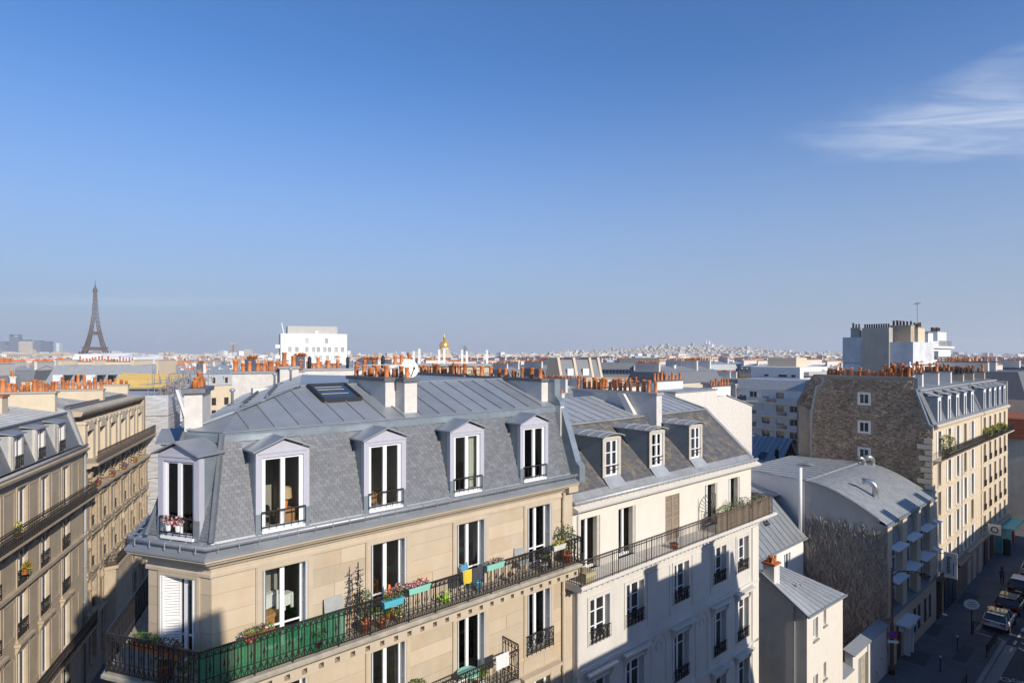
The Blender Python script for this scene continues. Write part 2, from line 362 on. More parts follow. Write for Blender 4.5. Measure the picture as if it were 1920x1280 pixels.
# ---------------------------------------------------------------- ground
def terrain_z(x, y):
    d = math.hypot(x, y); t = max(0., min(1., (d-170)/1500.)); t = t*t*(3-2*t)
    z = -12*t
    # the far hill
    hx, hy = (1310-960)/1120*5300, 5300
    e = ((x-hx)/760)**2 + ((y-hy)/650)**2
    z += 66*math.exp(-e) + 28*math.exp(-(((x-hx+500)/1300)**2 + ((y-hy-300)/900)**2))
    # low heights far to the west
    z += 34*math.exp(-(((x+3600)/900)**2 + ((y-3600)/800)**2))
    return z
def make_ground():
    mb = MB(); xs = []; a = 0.
    rings = [-9000,-6500,-4800,-3600,-2800,-2200,-1700,-1300,-1000,-750,-550,-400,-280,-180,-90,0,90,180,280,400,550,750,1000,1200,1400,1600,1800,2000,2200,2500,2800,3200,3600,4200,5200,7000,10000]
    ys = [-600,-300,-120,0,60,120,180,260,360,480,620,800,1000,1300,1600,2000,2500,3000,3500,4000,4400,4700,4900,5100,5300,5500,5700,5900,6200,6600,7200,8200,9500,11500,14000]
    n = len(rings)
    for y in ys:
        for x in rings: mb.v.append((x, y, terrain_z(x, y)))
    for j in range(len(ys)-1):
        for i in range(n-1):
            mb.f.append((j*n+i, j*n+i+1, (j+1)*n+i+1, (j+1)*n+i)); mb.m.append(0)
    tag(part('ground', mb, 'ground_city', smooth=True), kind='structure')
make_ground()

# ---------------------------------------------------------------- generic building pieces
def wall_holes(mb, x0, x1, z0, z1, holes, y, dep):
    xs = sorted({x0, x1} | {h[0] for h in holes} | {h[1] for h in holes}); zs = sorted({z0, z1} | {h[2] for h in holes} | {h[3] for h in holes})
    xs = [x for x in xs if x0 <= x <= x1]; zs = [z for z in zs if z0 <= z <= z1]
    for k in range(len(zs)-1):
        za, zb = zs[k], zs[k+1]; run = None
        for i in range(len(xs)-1):
            xa, xb = xs[i], xs[i+1]; cx, cz = (xa+xb)/2, (za+zb)/2
            solid = not any(h[0] < cx < h[1] and h[2] < cz < h[3] for h in holes)
            if solid: run = (run[0], xb) if run else (xa, xb)
            if (not solid or i == len(xs)-2) and run:
                mb.face((run[0],y,za),(run[1],y,za),(run[1],y,zb),(run[0],y,zb)); run = None
    for (a, b, c, d) in holes:
        e = y+dep
        mb.face((a,y,c),(a,e,c),(a,e,d),(a,y,d)); mb.face((b,y,c),(b,y,d),(b,e,d),(b,e,c))
        mb.face((a,y,d),(a,e,d),(b,e,d),(b,y,d)); mb.face((a,y,c),(b,y,c),(b,e,c),(a,e,c))
    return mb
def win_mesh(w, h, mat, cross, door):
    def f():
        mb = MB(); t = .055; a = w/2
        mb.box(-a, -a+t, 0, .07, 0, h); mb.box(a-t, a, 0, .07, 0, h); mb.box(-a+t, a-t, 0, .07, h-t, h); mb.box(-a+t, a-t, -.01, .08, 0, t*1.2)
        mb.box(-.055, .055, -.012, .06, t*1.2, h-t)
        for s in (-1, 1):                       # sash stiles
            mb.box(s*(a-t-.02)-.02, s*(a-t-.02)+.02, .008, .055, t*1.2, h-t)
        for q in cross: mb.box(-a+t, a-t, .004, .05, h*q-.018, h*q+.018)
        if door: mb.box(-a+t+.04, -.055, .02, .05, t*1.2, h*.28); mb.box(.055, a-t-.04, .02, .05, t*1.2, h*.28)
        return mb.mesh('window', mat)
    return cached(('win', round(w,2), round(h,2), mat, tuple(cross), door), f)
def pane_mesh(w, h, gl):
    def f():
        mb = MB(); mb.box(-w/4+.05, w/4-.05, .028, .034, .06, h-.06); return mb.mesh('pane', gl)
    return cached(('pane', round(w,2), round(h,2), gl), f)
def room_mesh(w, h, d, g=.5):
    def f():
        mb = MB(); a = w/2+g
        mb.face((-a,.1,-.1),(a,.1,-.1),(a,d,-.1),(-a,d,-.1)); mb.face((-a,.1,h+min(g,.3)),(-a,d,h+min(g,.3)),(a,d,h+min(g,.3)),(a,.1,h+min(g,.3)))
        mb.face((-a,d,-.1),(a,d,-.1),(a,d,h+min(g,.3)),(-a,d,h+min(g,.3))); mb.face((-a,.1,-.1),(-a,d,-.1),(-a,d,h+min(g,.3)),(-a,.1,h+min(g,.3))); mb.face((a,.1,-.1),(a,.1,h+min(g,.3)),(a,d,h+min(g,.3)),(a,d,-.1))
        return mb.mesh('room', 'interior')
    return cached(('room', round(w,2), round(h,2), d, g), f)
def curtain_mesh(w, h, mat):
    def f():
        mb = MB(); n = 15; P = [(-w/2+w*i/n, .03*math.sin(i*2.1)) for i in range(n+1)]
        for i in range(n): mb.face((P[i][0],P[i][1],0),(P[i+1][0],P[i+1][1],0),(P[i+1][0],P[i+1][1],h),(P[i][0],P[i][1],h))
        return mb.mesh('curtain', mat, True)
    return cached(('cur', round(w,2), round(h,2), mat), f)
def shutter_mesh(w, h, mat):
    def f():
        mb = MB(); t = .05
        mb.box(0,t,-.02,.02,0,h); mb.box(w-t,w,-.02,.02,0,h); mb.box(t,w-t,-.02,.02,0,t); mb.box(t,w-t,-.02,.02,h-t,h); mb.box(t,w-t,-.02,.02,h*.48,h*.48+t)
        n = int(h/.07)
        for i in range(n):
            z = t+(h-2*t)*i/n; mb.hexa([(t,-.014,z),(w-t,-.014,z),(w-t,.014,z+.035),(t,.014,z+.035),(t,-.014,z+.012),(w-t,-.014,z+.012),(w-t,.014,z+.047),(t,.014,z+.047)])
        return mb.mesh('shutter', mat)
    return cached(('shut', round(w,2), round(h,2), mat), f)
def rail_mesh(L, h, style, name='railing', mat='iron'):
    def f():
        mb = MB(); mb.box(0, L, -.022, .022, h-.03, h); mb.box(0, L, -.014, .014, .06, .085)
        if style == 'ornate':
            mb.box(0, L, -.010, .010, h*.82, h*.82+.018); mb.box(0, L, -.010, .010, h*.3, h*.3+.016)
            n = max(2, int(round(L/.15))); s = L/n
            for i in range(n+1):
                x = i*s; big = i % 8 == 0
                mb.box(x-(.018 if big else .009), x+(.018 if big else .009), -.012, .012, 0 if big else .06, h-.02)
                if i < n:
                    c = x+s/2
                    for a, b in (((x,h*.82),(c,h*.96)), ((c,h*.96),(x+s,h*.82)), ((x,h*.3),(c,h*.1)), ((c,h*.1),(x+s,h*.3))):
                        mb.bar((a[0],0,a[1]),(b[0],0,b[1]),.013)
                    if i % 2: 
                        mb.hexa([(c,-.012,h*.42),(c,-.012,h*.42),(c+.03,0,h*.55),(c,.012,h*.42),(c-.03,0,h*.55),(c,-.012,h*.55),(c,0,h*.7),(c,.012,h*.55)])
                        mb.box(c-.006, c+.006, -.006, .006, h*.3, h*.8)
        elif style == 'scroll':
            n = max(2, int(round(L/.22))); s = L/n
            for i in range(n+1):
                x = i*s; mb.box(x-.012, x+.012, -.012, .012, .0, h-.02)
                if i < n:
                    c = x+s/2; r = s*.36
                    for zc, rr in ((h*.3, r), (h*.62, r), (h*.85, r*.55)):
                        p = [(c+rr*math.cos(t*math.pi/4), zc+rr*1.15*math.sin(t*math.pi/4)) for t in range(9)]
                        for k in range(8): mb.bar((p[k][0],0,p[k][1]),(p[k+1][0],0,p[k+1][1]),.02)
                    mb.bar((x,0,.08),(x+s,0,h*.5),.012); mb.bar((x+s,0,.08),(x,0,h*.5),.012)
        elif style == 'light':
            n = max(2, int(round(L/.2))); s = L/n
            for i in range(n+1): mb.box(i*s-.007, i*s+.007, -.007, .007, 0, h-.02)
        else:
            n = max(2, int(round(L/.11))); s = L/n
            for i in range(n+1):
                x = i*s; big = i % 16 == 0; q = .016 if big else .008
                mb.box(x-q, x+q, -q, q, 0, h-.02)
            mb.box(0, L, -.01, .01, h*.86, h*.86+.018)
        return mb.mesh(name, mat)
    return cached(('rail', round(L,2), round(h,2), style, name, mat), f)
def window(root, x, y, z, w, h, rot=0, rec=.22, frame='paint_white', gl='glass_dark', cross=(), door=False, room=0, curtains=(), shut=None, guard=None, gout=.12):
    """window in the opening at (x, y, z): y is the wall face; parts: frame mesh itself, panes, shutters, guard rail, curtains, room"""
    c, s = math.cos(rot), math.sin(rot)
    o = link('window', win_mesh(w, h, frame, cross, door), root, (x - rec*s, y + rec*c, z), rot)
    for k in (-1, 1): link('pane', pane_mesh(w, h, gl), o, (k*w/4, 0, 0))
    if room: link('room', room_mesh(w, h, room), o)
    for (cx, cw, m) in curtains: link('curtain', curtain_mesh(cw, h-.1, m), o, (cx, .22, .05))
    if shut:
        mat, mode = shut; sw = w/2
        if mode == 'wall':      # folded back on the wall
            link('shutter', shutter_mesh(sw, h, mat), o, (-w/2-sw-.02, -rec-.035, 0)); link('shutter', shutter_mesh(sw, h, mat), o, (w/2+.02, -rec-.035, 0))
        elif mode == 'reveal':  # folded into the reveal
            a = link('shutter', shutter_mesh(rec*.95+.06, h, mat), o, (-w/2+.03, -.01, 0)); a.rotation_euler = (0,0,R(-90))
            a = link('shutter', shutter_mesh(rec*.95+.06, h, mat), o, (w/2-.03, -.01, 0)); a.rotation_euler = (0,0,R(-90))
        elif mode == 'closed':
            link('shutter', shutter_mesh(sw, h, mat), o, (-w/2, -.06, 0)); link('shutter', shutter_mesh(sw, h, mat), o, (0, -.06, 0))
        elif mode == 'left':
            link('shutter', shutter_mesh(sw*.95, h, mat), o, (-w/2-sw*.55, -rec-.035, 0))
    if guard:
        st, gh = guard; gw = w+.16
        link('railing', rail_mesh(gw, gh, st), o, (-gw/2, -rec-gout, .02))
    return o
def pot_mesh(kind):
    def f():
        mb = MB()
        if kind == 0: mb.lathe([(.125,0),(.125,.06),(.105,.08),(.10,.42),(.125,.44),(.125,.5),(.085,.5),(.085,.3)], n=10)
        elif kind == 1: mb.lathe([(.135,0),(.135,.05),(.12,.07),(.11,.62),(.135,.64),(.135,.72),(.09,.72),(.09,.5)], n=10)
        elif kind == 2:
            mb.lathe([(.13,0),(.12,.3),(.13,.32),(.13,.38),(.09,.38),(.09,.2)], n=10)
        elif kind == 3:                         # capped with a little hood
            mb.lathe([(.12,0),(.11,.45),(.13,.47),(.13,.52)], n=10)
            for a in range(3): mb.bar((.1*math.cos(a*2.1),.1*math.sin(a*2.1),.5),(.1*math.cos(a*2.1),.1*math.sin(a*2.1),.68),.015)
            mb.lathe([(.2,.66),(.2,.68),(.03,.76)], n=10)
        else:                                   # black ridged cowl
            mb.lathe([(.11,0),(.10,.3)]+[(.10+.03*(k%2),.32+.05*k) for k in range(7)]+[(.04,.72)], n=10)
        return mb.mesh('chimney_pot', ['pot','pot','pot','pot','plastic_black'][kind], True)
    return cached(('pot', kind), f)
def pot_sooty():
    def f():
        mb = MB(); mb.lathe([(.13,0),(.115,.5),(.14,.52),(.14,.6),(.09,.6),(.09,.4)], n=8); return mb.mesh('chimney_pot', 'pot_sooty', True)
    return cached('sooty', f)
prg = random.Random(11)
def chimney(root, x0, x1, y0, y1, z0, z1, pots, wall='plaster_chim', cap='lead', along=None, kinds=(0,0,1,2,0,1), over=.07, capz=.12, scale=1., sooty=False):
    """stack with a capping slab and a row of pots, in the root's frame"""
    mb = MB(); mb.box(x0, x1, y0, y1, z0, z1); ch = part('chimney', mb, wall, root)
    mb = MB(); mb.box(x0-over, x1+over, y0-over, y1+over, z1+.002, z1+capz); part('chimney_cap', mb, cap, ch)
    lx, ly = x1-x0, y1-y0; along = along or ('x' if lx > ly else 'y')
    for i in range(pots):
        t = (i+.5)/pots + prg.uniform(-.12,.12)/pots
        px, py = (x0+lx*t, (y0+y1)/2+prg.uniform(-.05,.05)) if along == 'x' else ((x0+x1)/2+prg.uniform(-.05,.05), y0+ly*t)
        o = link('chimney_pot', pot_sooty() if sooty else pot_mesh(prg.choice(kinds)), ch, (px, py, z1+capz-.005)); s = scale*prg.uniform(.85,1.12); o.scale = (s, s, s*prg.uniform(.9,1.15)); o.rotation_euler = (prg.uniform(-.03,.03), prg.uniform(-.03,.03), prg.uniform(0,6))
    return ch
def zinc_slope(root, pts, n, mat='zinc', seam=.035, name='zinc_sheet', axis_pts=None, batten=True):
    """quad slope (bottom-left, bottom-right, top-right, top-left) cut into n standing-seam sheets, each its own piece"""
    a, b, c, d = [Vector(p) for p in pts]
    nrm = (b-a).cross(d-a).normalized()
    roof = None
    for i in range(n):
        t0, t1 = i/n, (i+1)/n
        p0, p1, q1, q0 = a.lerp(b, t0), a.lerp(b, t1), d.lerp(c, t1), d.lerp(c, t0)
        g = .004
        mb = MB(); e = (p1-p0).normalized()*g
        mb.hexa([p0+e-nrm*.02, p1-e-nrm*.02, q1-e-nrm*.02, q0+e-nrm*.02, p0+e, p1-e, q1-e, q0+e])
        if batten and (q0-p0).length > .15: mb.bar(p0+nrm*seam*.5, q0+nrm*seam*.5, seam*.9, seam, up=nrm)
        part(name, mb, mat, root)

# sweep of a profile (offset inward, z) along a chain of points whose inward side is on the left
def chain_off(ch, d):
    out = []
    for i, p in enumerate(ch):
        def ln(k):
            a, b = ch[k], ch[k+1]; t = Vector((b[0]-a[0], b[1]-a[1])).normalized(); nn = Vector((-t.y, t.x)); return Vector(a)+nn*d, t
        if i == 0: q, t = ln(0); out.append((q.x, q.y))
        elif i == len(ch)-1:
            q, t = ln(i-1); L = Vector(p)-Vector(ch[i-1]); q2 = q+t*L.length; out.append((q2.x, q2.y))
        else:
            (p1, t1), (p2, t2) = ln(i-1), ln(i); den = t1.x*t2.y-t1.y*t2.x
            if abs(den) < 1e-6: out.append((p2.x, p2.y)); continue
            s = ((p2.x-p1.x)*t2.y-(p2.y-p1.y)*t2.x)/den; q = p1+t1*s; out.append((q.x, q.y))
    return out
def sweep(mb, ch, prof, caps=False):
    rows = [[(x, y, z) for (x, y) in chain_off(ch, d)] for (d, z) in prof]
    for k in range(len(rows)-1):
        for i in range(len(ch)-1): mb.face(rows[k][i], rows[k][i+1], rows[k+1][i+1], rows[k+1][i])
    if caps:
        mb.face(*[r[0] for r in reversed(rows)]); mb.face(*[r[-1] for r in rows])
    return mb
# ---------------------------------------------------------------- corner building with the grey mansard
CB = froot('corner_building', 'limestone corner building with chamfered corner, grey slate mansard and long iron balcony', 'building', 0)
XB = 12.72
dL = (.385, .923)
CH = [(-1.21+15*dL[0], 2.17+15*dL[1]), (-1.21, 2.17), (0., 0.), (XB, 0.)]
CANG = math.atan2(-2.17, 1.21)                 # chamfer direction in the front frame
LANG = math.atan2(-dL[1], -dL[0])
def loc2(o, ang, x, y): return (o[0]+x*math.cos(ang)-y*math.sin(ang), o[1]+x*math.sin(ang)+y*math.cos(ang))
def xform(mb, o, ang):
    out = MB(); out.add(mb, Matrix.Translation((o[0], o[1], 0)) @ Matrix.Rotation(ang, 4, 'Z')); return out
WD = .45
W0 = chain_off(CH, WD)
chl = math.dist(W0[1], W0[2]); lfl = math.dist(W0[0], W0[1])
FX = [2.0, 4.98, 7.98, 11.02]; FW = 1.13
rows_z = [(16.5, 2.1), (13.45, 2.12), (10.45, 2.1), (7.45, 2.1), (4.45, 2.1)]
def blocks(root, x0, x1, z0, z1, holes, y, o=None, ang=0, ch=.46, seed=1, dep=.05, bl=1.15):
    rg = random.Random(seed); zs = {z0, z1}
    z = z0
    while z < z1-.2: zs.add(round(z,3)); z += ch
    for h in holes: zs.add(h[2]); zs.add(h[3])
    zs = sorted(q for q in zs if z0 <= q <= z1)
    zz = [zs[0]]
    for q in zs[1:]:
        if q-zz[-1] > .13 or q == z1 or any(abs(q-h[2]) < 1e-6 or abs(q-h[3]) < 1e-6 for h in holes): zz.append(q)
    for k in range(len(zz)-1):
        a, b = zz[k], zz[k+1]
        if b-a < .02: continue
        cuts = sorted([(h[0], h[1]) for h in holes if h[2] < (a+b)/2 < h[3]]); xa = x0; segs = []
        for (p, q) in cuts:
            if p > xa+.03: segs.append((xa, p))
            xa = max(xa, q)
        if xa < x1-.03: segs.append((xa, x1))
        for (p, q) in segs:
            n = max(1, int(round((q-p)/bl+rg.uniform(-.4,.4)))); cx = [p+(q-p)*i/n for i in range(n+1)]
            for i in range(1, n): cx[i] += rg.uniform(-.22,.22)*(q-p)/n
            for i in range(n):
                g = .005; pr = rg.uniform(0, .004)
                mb = MB(); mb.box(cx[i]+g, cx[i+1]-g, y-pr, y+dep, a+g, b-g)
                if o: mb = xform(mb, o, ang)
                part('stone_block', mb, 'limestone', root)
fh = [(x-FW/2, x+FW/2, z, z+h) for x in FX for (z, h) in rows_z]
wallF = MB(); wall_holes(wallF, W0[2][0], XB, 0.0, 19.0, fh, WD+.012, .34)
wf = part('wall', wallF, 'mortar', CB)
# masonry of the two upper storeys, block by block
surround = [(h[0]-.16, h[1]+.16, h[2], h[3]+.16) for h in fh]
blocks(wf, W0[2][0], XB-.42, 12.4, 16.2, [s for s in surround if 12 < s[2] < 16.2], WD, seed=3)
blocks(wf, W0[2][0], XB-.42, 16.45, 18.82, [s for s in surround if s[2] > 16.2], WD, seed=4)
lowb = MB(); wall_holes(lowb, W0[2][0], XB-.42, 0, 12.4, [s for s in surround if s[2] < 12], WD, .02); part('wall', lowb, 'limestone_plain', CB)
# chamfer and left wing walls
chw = [(chl/2-.52, chl/2+.52, z, z+h) for (z, h) in rows_z]
m = MB(); wall_holes(m, 0, chl, 0, 19.0, chw, .012, .34); wc = part('wall', xform(m, W0[1], CANG), 'mortar', CB)
csur = [(h[0]-.14, h[1]+.14, h[2], h[3]+.16) for h in chw]
blocks(wc, 0, chl, 12.4, 16.2, [s for s in csur if 12 < s[2] < 16.2], 0, W0[1], CANG, seed=5, bl=.9)
blocks(wc, 0, chl, 16.45, 18.82, [s for s in csur if s[2] > 16.2], 0, W0[1], CANG, seed=6, bl=.9)
lw = [(lfl-2.6-i*3-.5, lfl-2.6-i*3+.5, z, z+h) for i in range(4) for (z, h) in rows_z]
m = MB(); wall_holes(m, 0, lfl, 0, 19.0, lw, 0, .3); part('wall', xform(m, W0[0], LANG), 'limestone_plain', CB)
# window surrounds, string course, frieze and cornice
for (o, ang, sur, hol) in (((0,WD), 0, surround, fh), (W0[1], CANG, csur, chw)):
    for s, h in zip(sur, hol):
        m = MB(); q = -.035
        m.box(s[0], h[0], q, .02, h[2], s[3]); m.box(h[1], s[1], q, .02, h[2], s[3]); m.box(h[0], h[1], q, .02, h[3], s[3])
        m.box(s[0]+.03, h[0]-.03, q-.014, q, h[2], s[3]-.03); m.box(h[1]+.03, s[1]-.03, q-.014, q, h[2], s[3]-.03); m.box(h[0]-.03, h[1]+.03, q-.014, q, h[3]+.03, s[3]-.03)
        part('window_surround', xform(m, o, ang), 'limestone_plain', CB)
m = MB(); sweep(m, CH, [(WD-.02,18.72),(WD-.06,18.72),(WD-.06,18.79),(WD-.02,18.83),(WD-.02,18.93),(.34,18.96),(.30,19.04),(.14,19.10),(.10,19.18),(.03,19.19),(.02,19.27),(.3,19.3)], True)
cor = part('cornice', m, 'limestone_plain', CB)
m = MB(); sweep(m, CH, [(-.015,19.255),(-.02,19.305),(.42,19.46),(.46,19.60)]); part('cornice_flashing', m, 'zinc', cor)
# pilaster strip and downpipe at the right end
m = MB(); m.box(XB-.42, XB+.02, .40, .9, 0, 18.9); m.box(XB-.46, XB+.04, .12, .9, 18.9, 19.26); part('pilaster', m, 'limestone_plain', CB)
m = MB(); m.tube([(XB-.50,.32,18.9),(XB-.50,.36,18.6),(XB-.50,.36,.3)], .055, 8)
for z in (17.9,15.2,12.4): m.lathe([(.07,z-.05),(.07,z+.05)], (XB-.50,.36,0), 8)
part('downpipe', m, 'pipe_cream', CB, smooth=False)
# windows
fit = {0: dict(curtains=[(-.45,.25,'cloth_grey')]), 1: {}, 2: {}, 3: dict(curtains=[(-.4,.3,'cloth_dark')])}
for k, (z, h) in enumerate(rows_z):
    for i, x in enumerate(FX):
        kw = dict(room=2.2, gl='glass_clear', cross=(.27,) if k == 0 else ()) if k < 2 else dict()
        if k < 2: kw.update(fit[(i+k) % 4])
        if k == 1 and i == 3: kw['guard'] = ('scroll', .72)
        if k >= 2: kw['guard'] = ('scroll', .8)
        window(CB, x, WD, z, FW, h, rec=.2, shut=('shutter_grey', 'reveal') if k < 2 else None, **kw)
for k, (z, h) in enumerate(rows_z):
    p = loc2(W0[1], CANG, chl/2, 0)
    window(CB, p[0], p[1], z, 1.04, h, rot=CANG, rec=.2, shut=('shutter_white', 'reveal') if k < 2 else None, **(dict(room=2.0, gl='glass_clear', cross=(.3,), curtains=[(-.33,.3,'cloth_white')]) if k < 2 else {}))
for i in range(4):
    for (z, h) in rows_z[:3]:
        p = loc2(W0[0], LANG, lfl-2.6-i*3, 0); window(CB, p[0], p[1], z, 1.0, h, rot=LANG, rec=.2)
sp = loc2(W0[1], CANG, chl/2-.52-.2, 0)
link('shutter', shutter_mesh(.50, 2.1, 'shutter_white'), CB, (loc2(W0[1], CANG, chl/2-.56, -.05)[0], loc2(W0[1], CANG, chl/2-.56, -.05)[1], 16.5), CANG+R(28))
# gutter with brackets
m = MB(); g = chain_off(CH, .10)
m.tube([(p[0], p[1], 19.52) for p in g], .065, 8); gut = part('gutter', m, 'zinc', CB, smooth=True)
def bracket_mesh():
    m = MB(); m.bar((0,-.075,-.12),(0,-.075,.03),.02,.012); m.bar((0,-.075,.03),(0,.12,.05),.02,.012); return m.mesh('gutter_bracket', 'zinc_light')
bm = bracket_mesh()
for i in range(1, 3+1):
    a, b = Vector(g[i-1]), Vector(g[i]); L = (b-a).length; n = int(L/.46); ang = math.atan2(b.y-a.y, b.x-a.x)
    for k in range(n):
        p = a.lerp(b, (k+.5)/n)
        if i == 1 and k < n-6: continue
        link('gutter_bracket', bm, gut, (p.x, p.y, 19.52), ang)
# mansard: backing, slates, hips
MZ0, MZ1, MD0, MD1 = 19.56, 21.80, .42, 1.20
m = MB(); DX = [1.95, 4.88, 7.83, 10.80]; q0, q1 = chain_off(CH, MD0+.02), chain_off(CH, MD1+.02)
def mpt(k, t, z):          # point on mansard plane k at fraction t of its length, height z
    f = (z-MZ0)/(MZ1-MZ0); a = Vector(q0[k]).lerp(Vector(q1[k]), f); b = Vector(q0[k+1]).lerp(Vector(q1[k+1]), f); p = a.lerp(b, t); return (p.x, p.y, z)
def mquad(k, ta, tb, za, zb):
    m.face(mpt(k,ta[0],za), mpt(k,tb[0],za), mpt(k,tb[1],zb), mpt(k,ta[1],zb))
def tfr(x, z):             # fraction along the front plane of an x position
    a, b = mpt(2,0,z)[0], mpt(2,1,z)[0]; return (x-a)/(b-a)
zc_ = 21.50; edges = [None]+[e for dx in DX for e in (dx-.56, dx+.56)]+[None]
for i in range(0, len(edges), 2):
    ea, eb = edges[i], edges[i+1]
    mquad(2, (0,0) if ea is None else (tfr(ea,MZ0),tfr(ea,zc_)), (1,1) if eb is None else (tfr(eb,MZ0),tfr(eb,zc_)), MZ0, zc_)
mquad(2, (0,0), (1,1), zc_, MZ1); mquad(1, (0,0), (.26,.26), MZ0, zc_); mquad(1, (.74,.74), (1,1), MZ0, zc_); mquad(1, (0,0), (1,1), zc_, MZ1); mquad(0, (0,0), (1,1), MZ0, MZ1)
man = part('mansard_roof', m, 'lead', CB)
def slate_unit(): 
    m = MB(); m.hexa([(-.5,0,-.5),(.5,0,-.5),(.5,.02,.5),(-.5,.02,.5),(-.5,-.9,-.5),(.5,-.9,-.5),(.5,-.1,.5),(-.5,-.1,.5)]); return m.mesh('slate', 'slate')
su = slate_unit(); srg = random.Random(5)
DW = 1.36
inner = MB(); SL = []
b0, b1 = chain_off(CH, MD0), chain_off(CH, MD1)
slope_len = math.hypot(MZ1-MZ0, MD1-MD0); rows = 27; rh = slope_len/rows
for seg in (0, 1, 2):
    a0, a1, t0, t1 = Vector(b0[seg]), Vector(b0[seg+1]), Vector(b1[seg]), Vector(b1[seg+1])
    ang = math.atan2((a1-a0).y, (a1-a0).x)
    for r in range(rows):
        f = (r+.5)/rows; p, q = a0.lerp(t0, f), a1.lerp(t1, f); L = (q-p).length; z = MZ0+(MZ1-MZ0)*f; w = .142
        if seg == 0: p = q - (q-p).normalized()*min(L, 6.5); L = (q-p).length
        x = -w*(.5 if r % 2 else 0)
        while x < L:
            xa, xb = max(0, x), min(L, x+w)
            x += w
            if xb-xa < .05: continue
            c = p.lerp(q, (xa+xb)/2/L)
            if seg == 2:
                if c.x > XB-.25: continue
                if any(abs(c.x-dx) < (.80 if z > 21.35 else .66) and z < 21.9 for dx in DX): continue
            if seg == 1 and abs((xa+xb)/2-L/2) < .62: continue
            SL.append((seg, c.x, c.y, z, xb-xa, ang))
tilt = math.atan2(MD1-MD0, MZ1-MZ0)
# largest in view first: those nearest the viewpoint
cl = (FO.x*math.cos(FA)+FO.y*math.sin(FA), -FO.x*math.sin(FA)+FO.y*math.cos(FA)); vp = Vector((-cl[0], -cl[1]))
SL.sort(key=lambda s: (Vector((s[1], s[2]))-vp).length + (100 if s[0] == 0 else 0))
far = MB(); um = MB(); um.hexa([(-.5,0,-.5),(.5,0,-.5),(.5,.02,.5),(-.5,.02,.5),(-.5,-.9,-.5),(.5,-.9,-.5),(.5,-.1,.5),(-.5,-.1,.5)])
for i, (seg, x, y, z, w, ang) in enumerate(SL):
    mt = Matrix.Translation((x, y, z)) @ Matrix.Rotation(ang, 4, 'Z') @ Matrix.Rotation(-tilt+srg.uniform(-.008,.008), 4, 'X') @ Matrix.Diagonal((w-.005, .014, rh*1.03, 1))
    if i < 300:
        o = link('slate', su, man); o.matrix_local = mt
    else: far.add(um, mt)
tag(part('slates', far, 'slate', man), kind='stuff')
m = MB(); sweep(m, CH, [(MD1-.03,MZ1-.03),(MD1-.03,MZ1+.13),(MD1+.06,MZ1+.22)]); part('ridge_flashing', m, 'zinc_cheek', man)
for k in (1, 2):
    m = MB(); a, b = b0[k], b1[k]; m.tube([(a[0],a[1],MZ0-.02),(b[0],b[1],MZ1+.2)],.075,6); part('hip_flashing', m, 'lead', man)
# dormers
def dormer(root, x, y, ang, W=1.36, ww=1.05, z0=19.60, h=1.8, fm='paint_lilac', curt=(), guard=True, rd=2.2):
    zt = z0+h; m = MB(); a, b = W/2, ww/2
    m.box(-a, -b, 0, .16, z0-.05, zt+.08); m.box(b, a, 0, .16, z0-.05, zt+.08); m.box(-b, b, 0, .16, zt, zt+.08)
    m.extr([(-a,0,zt+.08),(a,0,zt+.08),(a,0,zt+.16),(0,0,zt+.42),(-a,0,zt+.16)], (0,.12,0))
    m.box(-a+.05, a-.05, -.02, 0, zt+.10, zt+.14)
    d = link('dormer', m.mesh('dormer', fm), root, (x, y, 0), ang)
    def sy(z): return MD0+(MD1-MD0)*(z-MZ0)/(MZ1-MZ0)-.42+.10
    for s in (-1, 1):
        c = MB(); c.extr([(s*(a-.02),.02,z0-.05),(s*(a-.02),.02,zt+.17),(s*(a-.02),sy(zt+.17)+.1,zt+.17),(s*(a-.02),sy(z0)+.1,z0-.05)], (s*.018,0,0)); part('cheek', c, 'zinc_cheek', d)
        c = MB(); c.box(s*b+ (.004 if s > 0 else -(a-b)-.006), s*b+((a-b)+.006 if s > 0 else -.004), -.012, .02, z0-.08, z0+.42); part('flashing', c, 'zinc_cheek', d)
    rf = MB(); e = a+.10
    for s in (-1, 1):
        p = [(0,-.13,zt+.50),(s*e,-.13,zt+.19),(s*e,.72,zt+.19),(0,.82,zt+.50)]
        rf.hexa([(q[0],q[1],q[2]-.04) for q in p]+p) if s < 0 else rf.hexa([(q[0],q[1],q[2]-.04) for q in reversed(p)]+list(reversed(p)))
    part('dormer_roof', rf, 'zinc', d)
    ap = MB(); ap.face((-e+.1,.74,zt+.16),(e-.1,.74,zt+.16),(e-.02,.86,zt+.48),(-e+.02,.86,zt+.48)); part('apron', ap, 'zinc_light', d)
    link('window_frame', win_mesh(ww, h, 'paint_white', (), False), d, (0,.05,z0))
    for s in (-1, 1): link('pane', pane_mesh(ww, h, 'glass_clear'), d, (s*ww/4,.05,z0))
    link('room', room_mesh(ww, h, rd, .04), d, (0,.08,z0))
    for (cx, cw, mt) in curt: link('curtain', curtain_mesh(cw, h-.1, mt), d, (cx,.26,z0+.05))
    si = MB(); si.box(-b-.02, b+.02, -.06, .1, z0-.07, z0-.005); part('sill', si, 'paint_white', d)
    if guard: link('railing', rail_mesh(ww+.06, .46, 'light'), d, (-ww/2-.03,-.06,z0+.02))
    return d
curts = [[(-.44,.14,'curtain')], [], [(.27,.42,'curtain')], [(-.22,.4,'curtain'),(.3,.4,'curtain')]]
for x, c in zip(DX, curts): dormer(CB, x, .42, 0, curt=c)
pc = chain_off(CH, .42); cm = ((pc[1][0]+pc[2][0])/2, (pc[1][1]+pc[2][1])/2)
dormer(CB, cm[0], cm[1], CANG, W=1.30, ww=.98, curt=[(-.3,.35,'curtain')], rd=1.0)
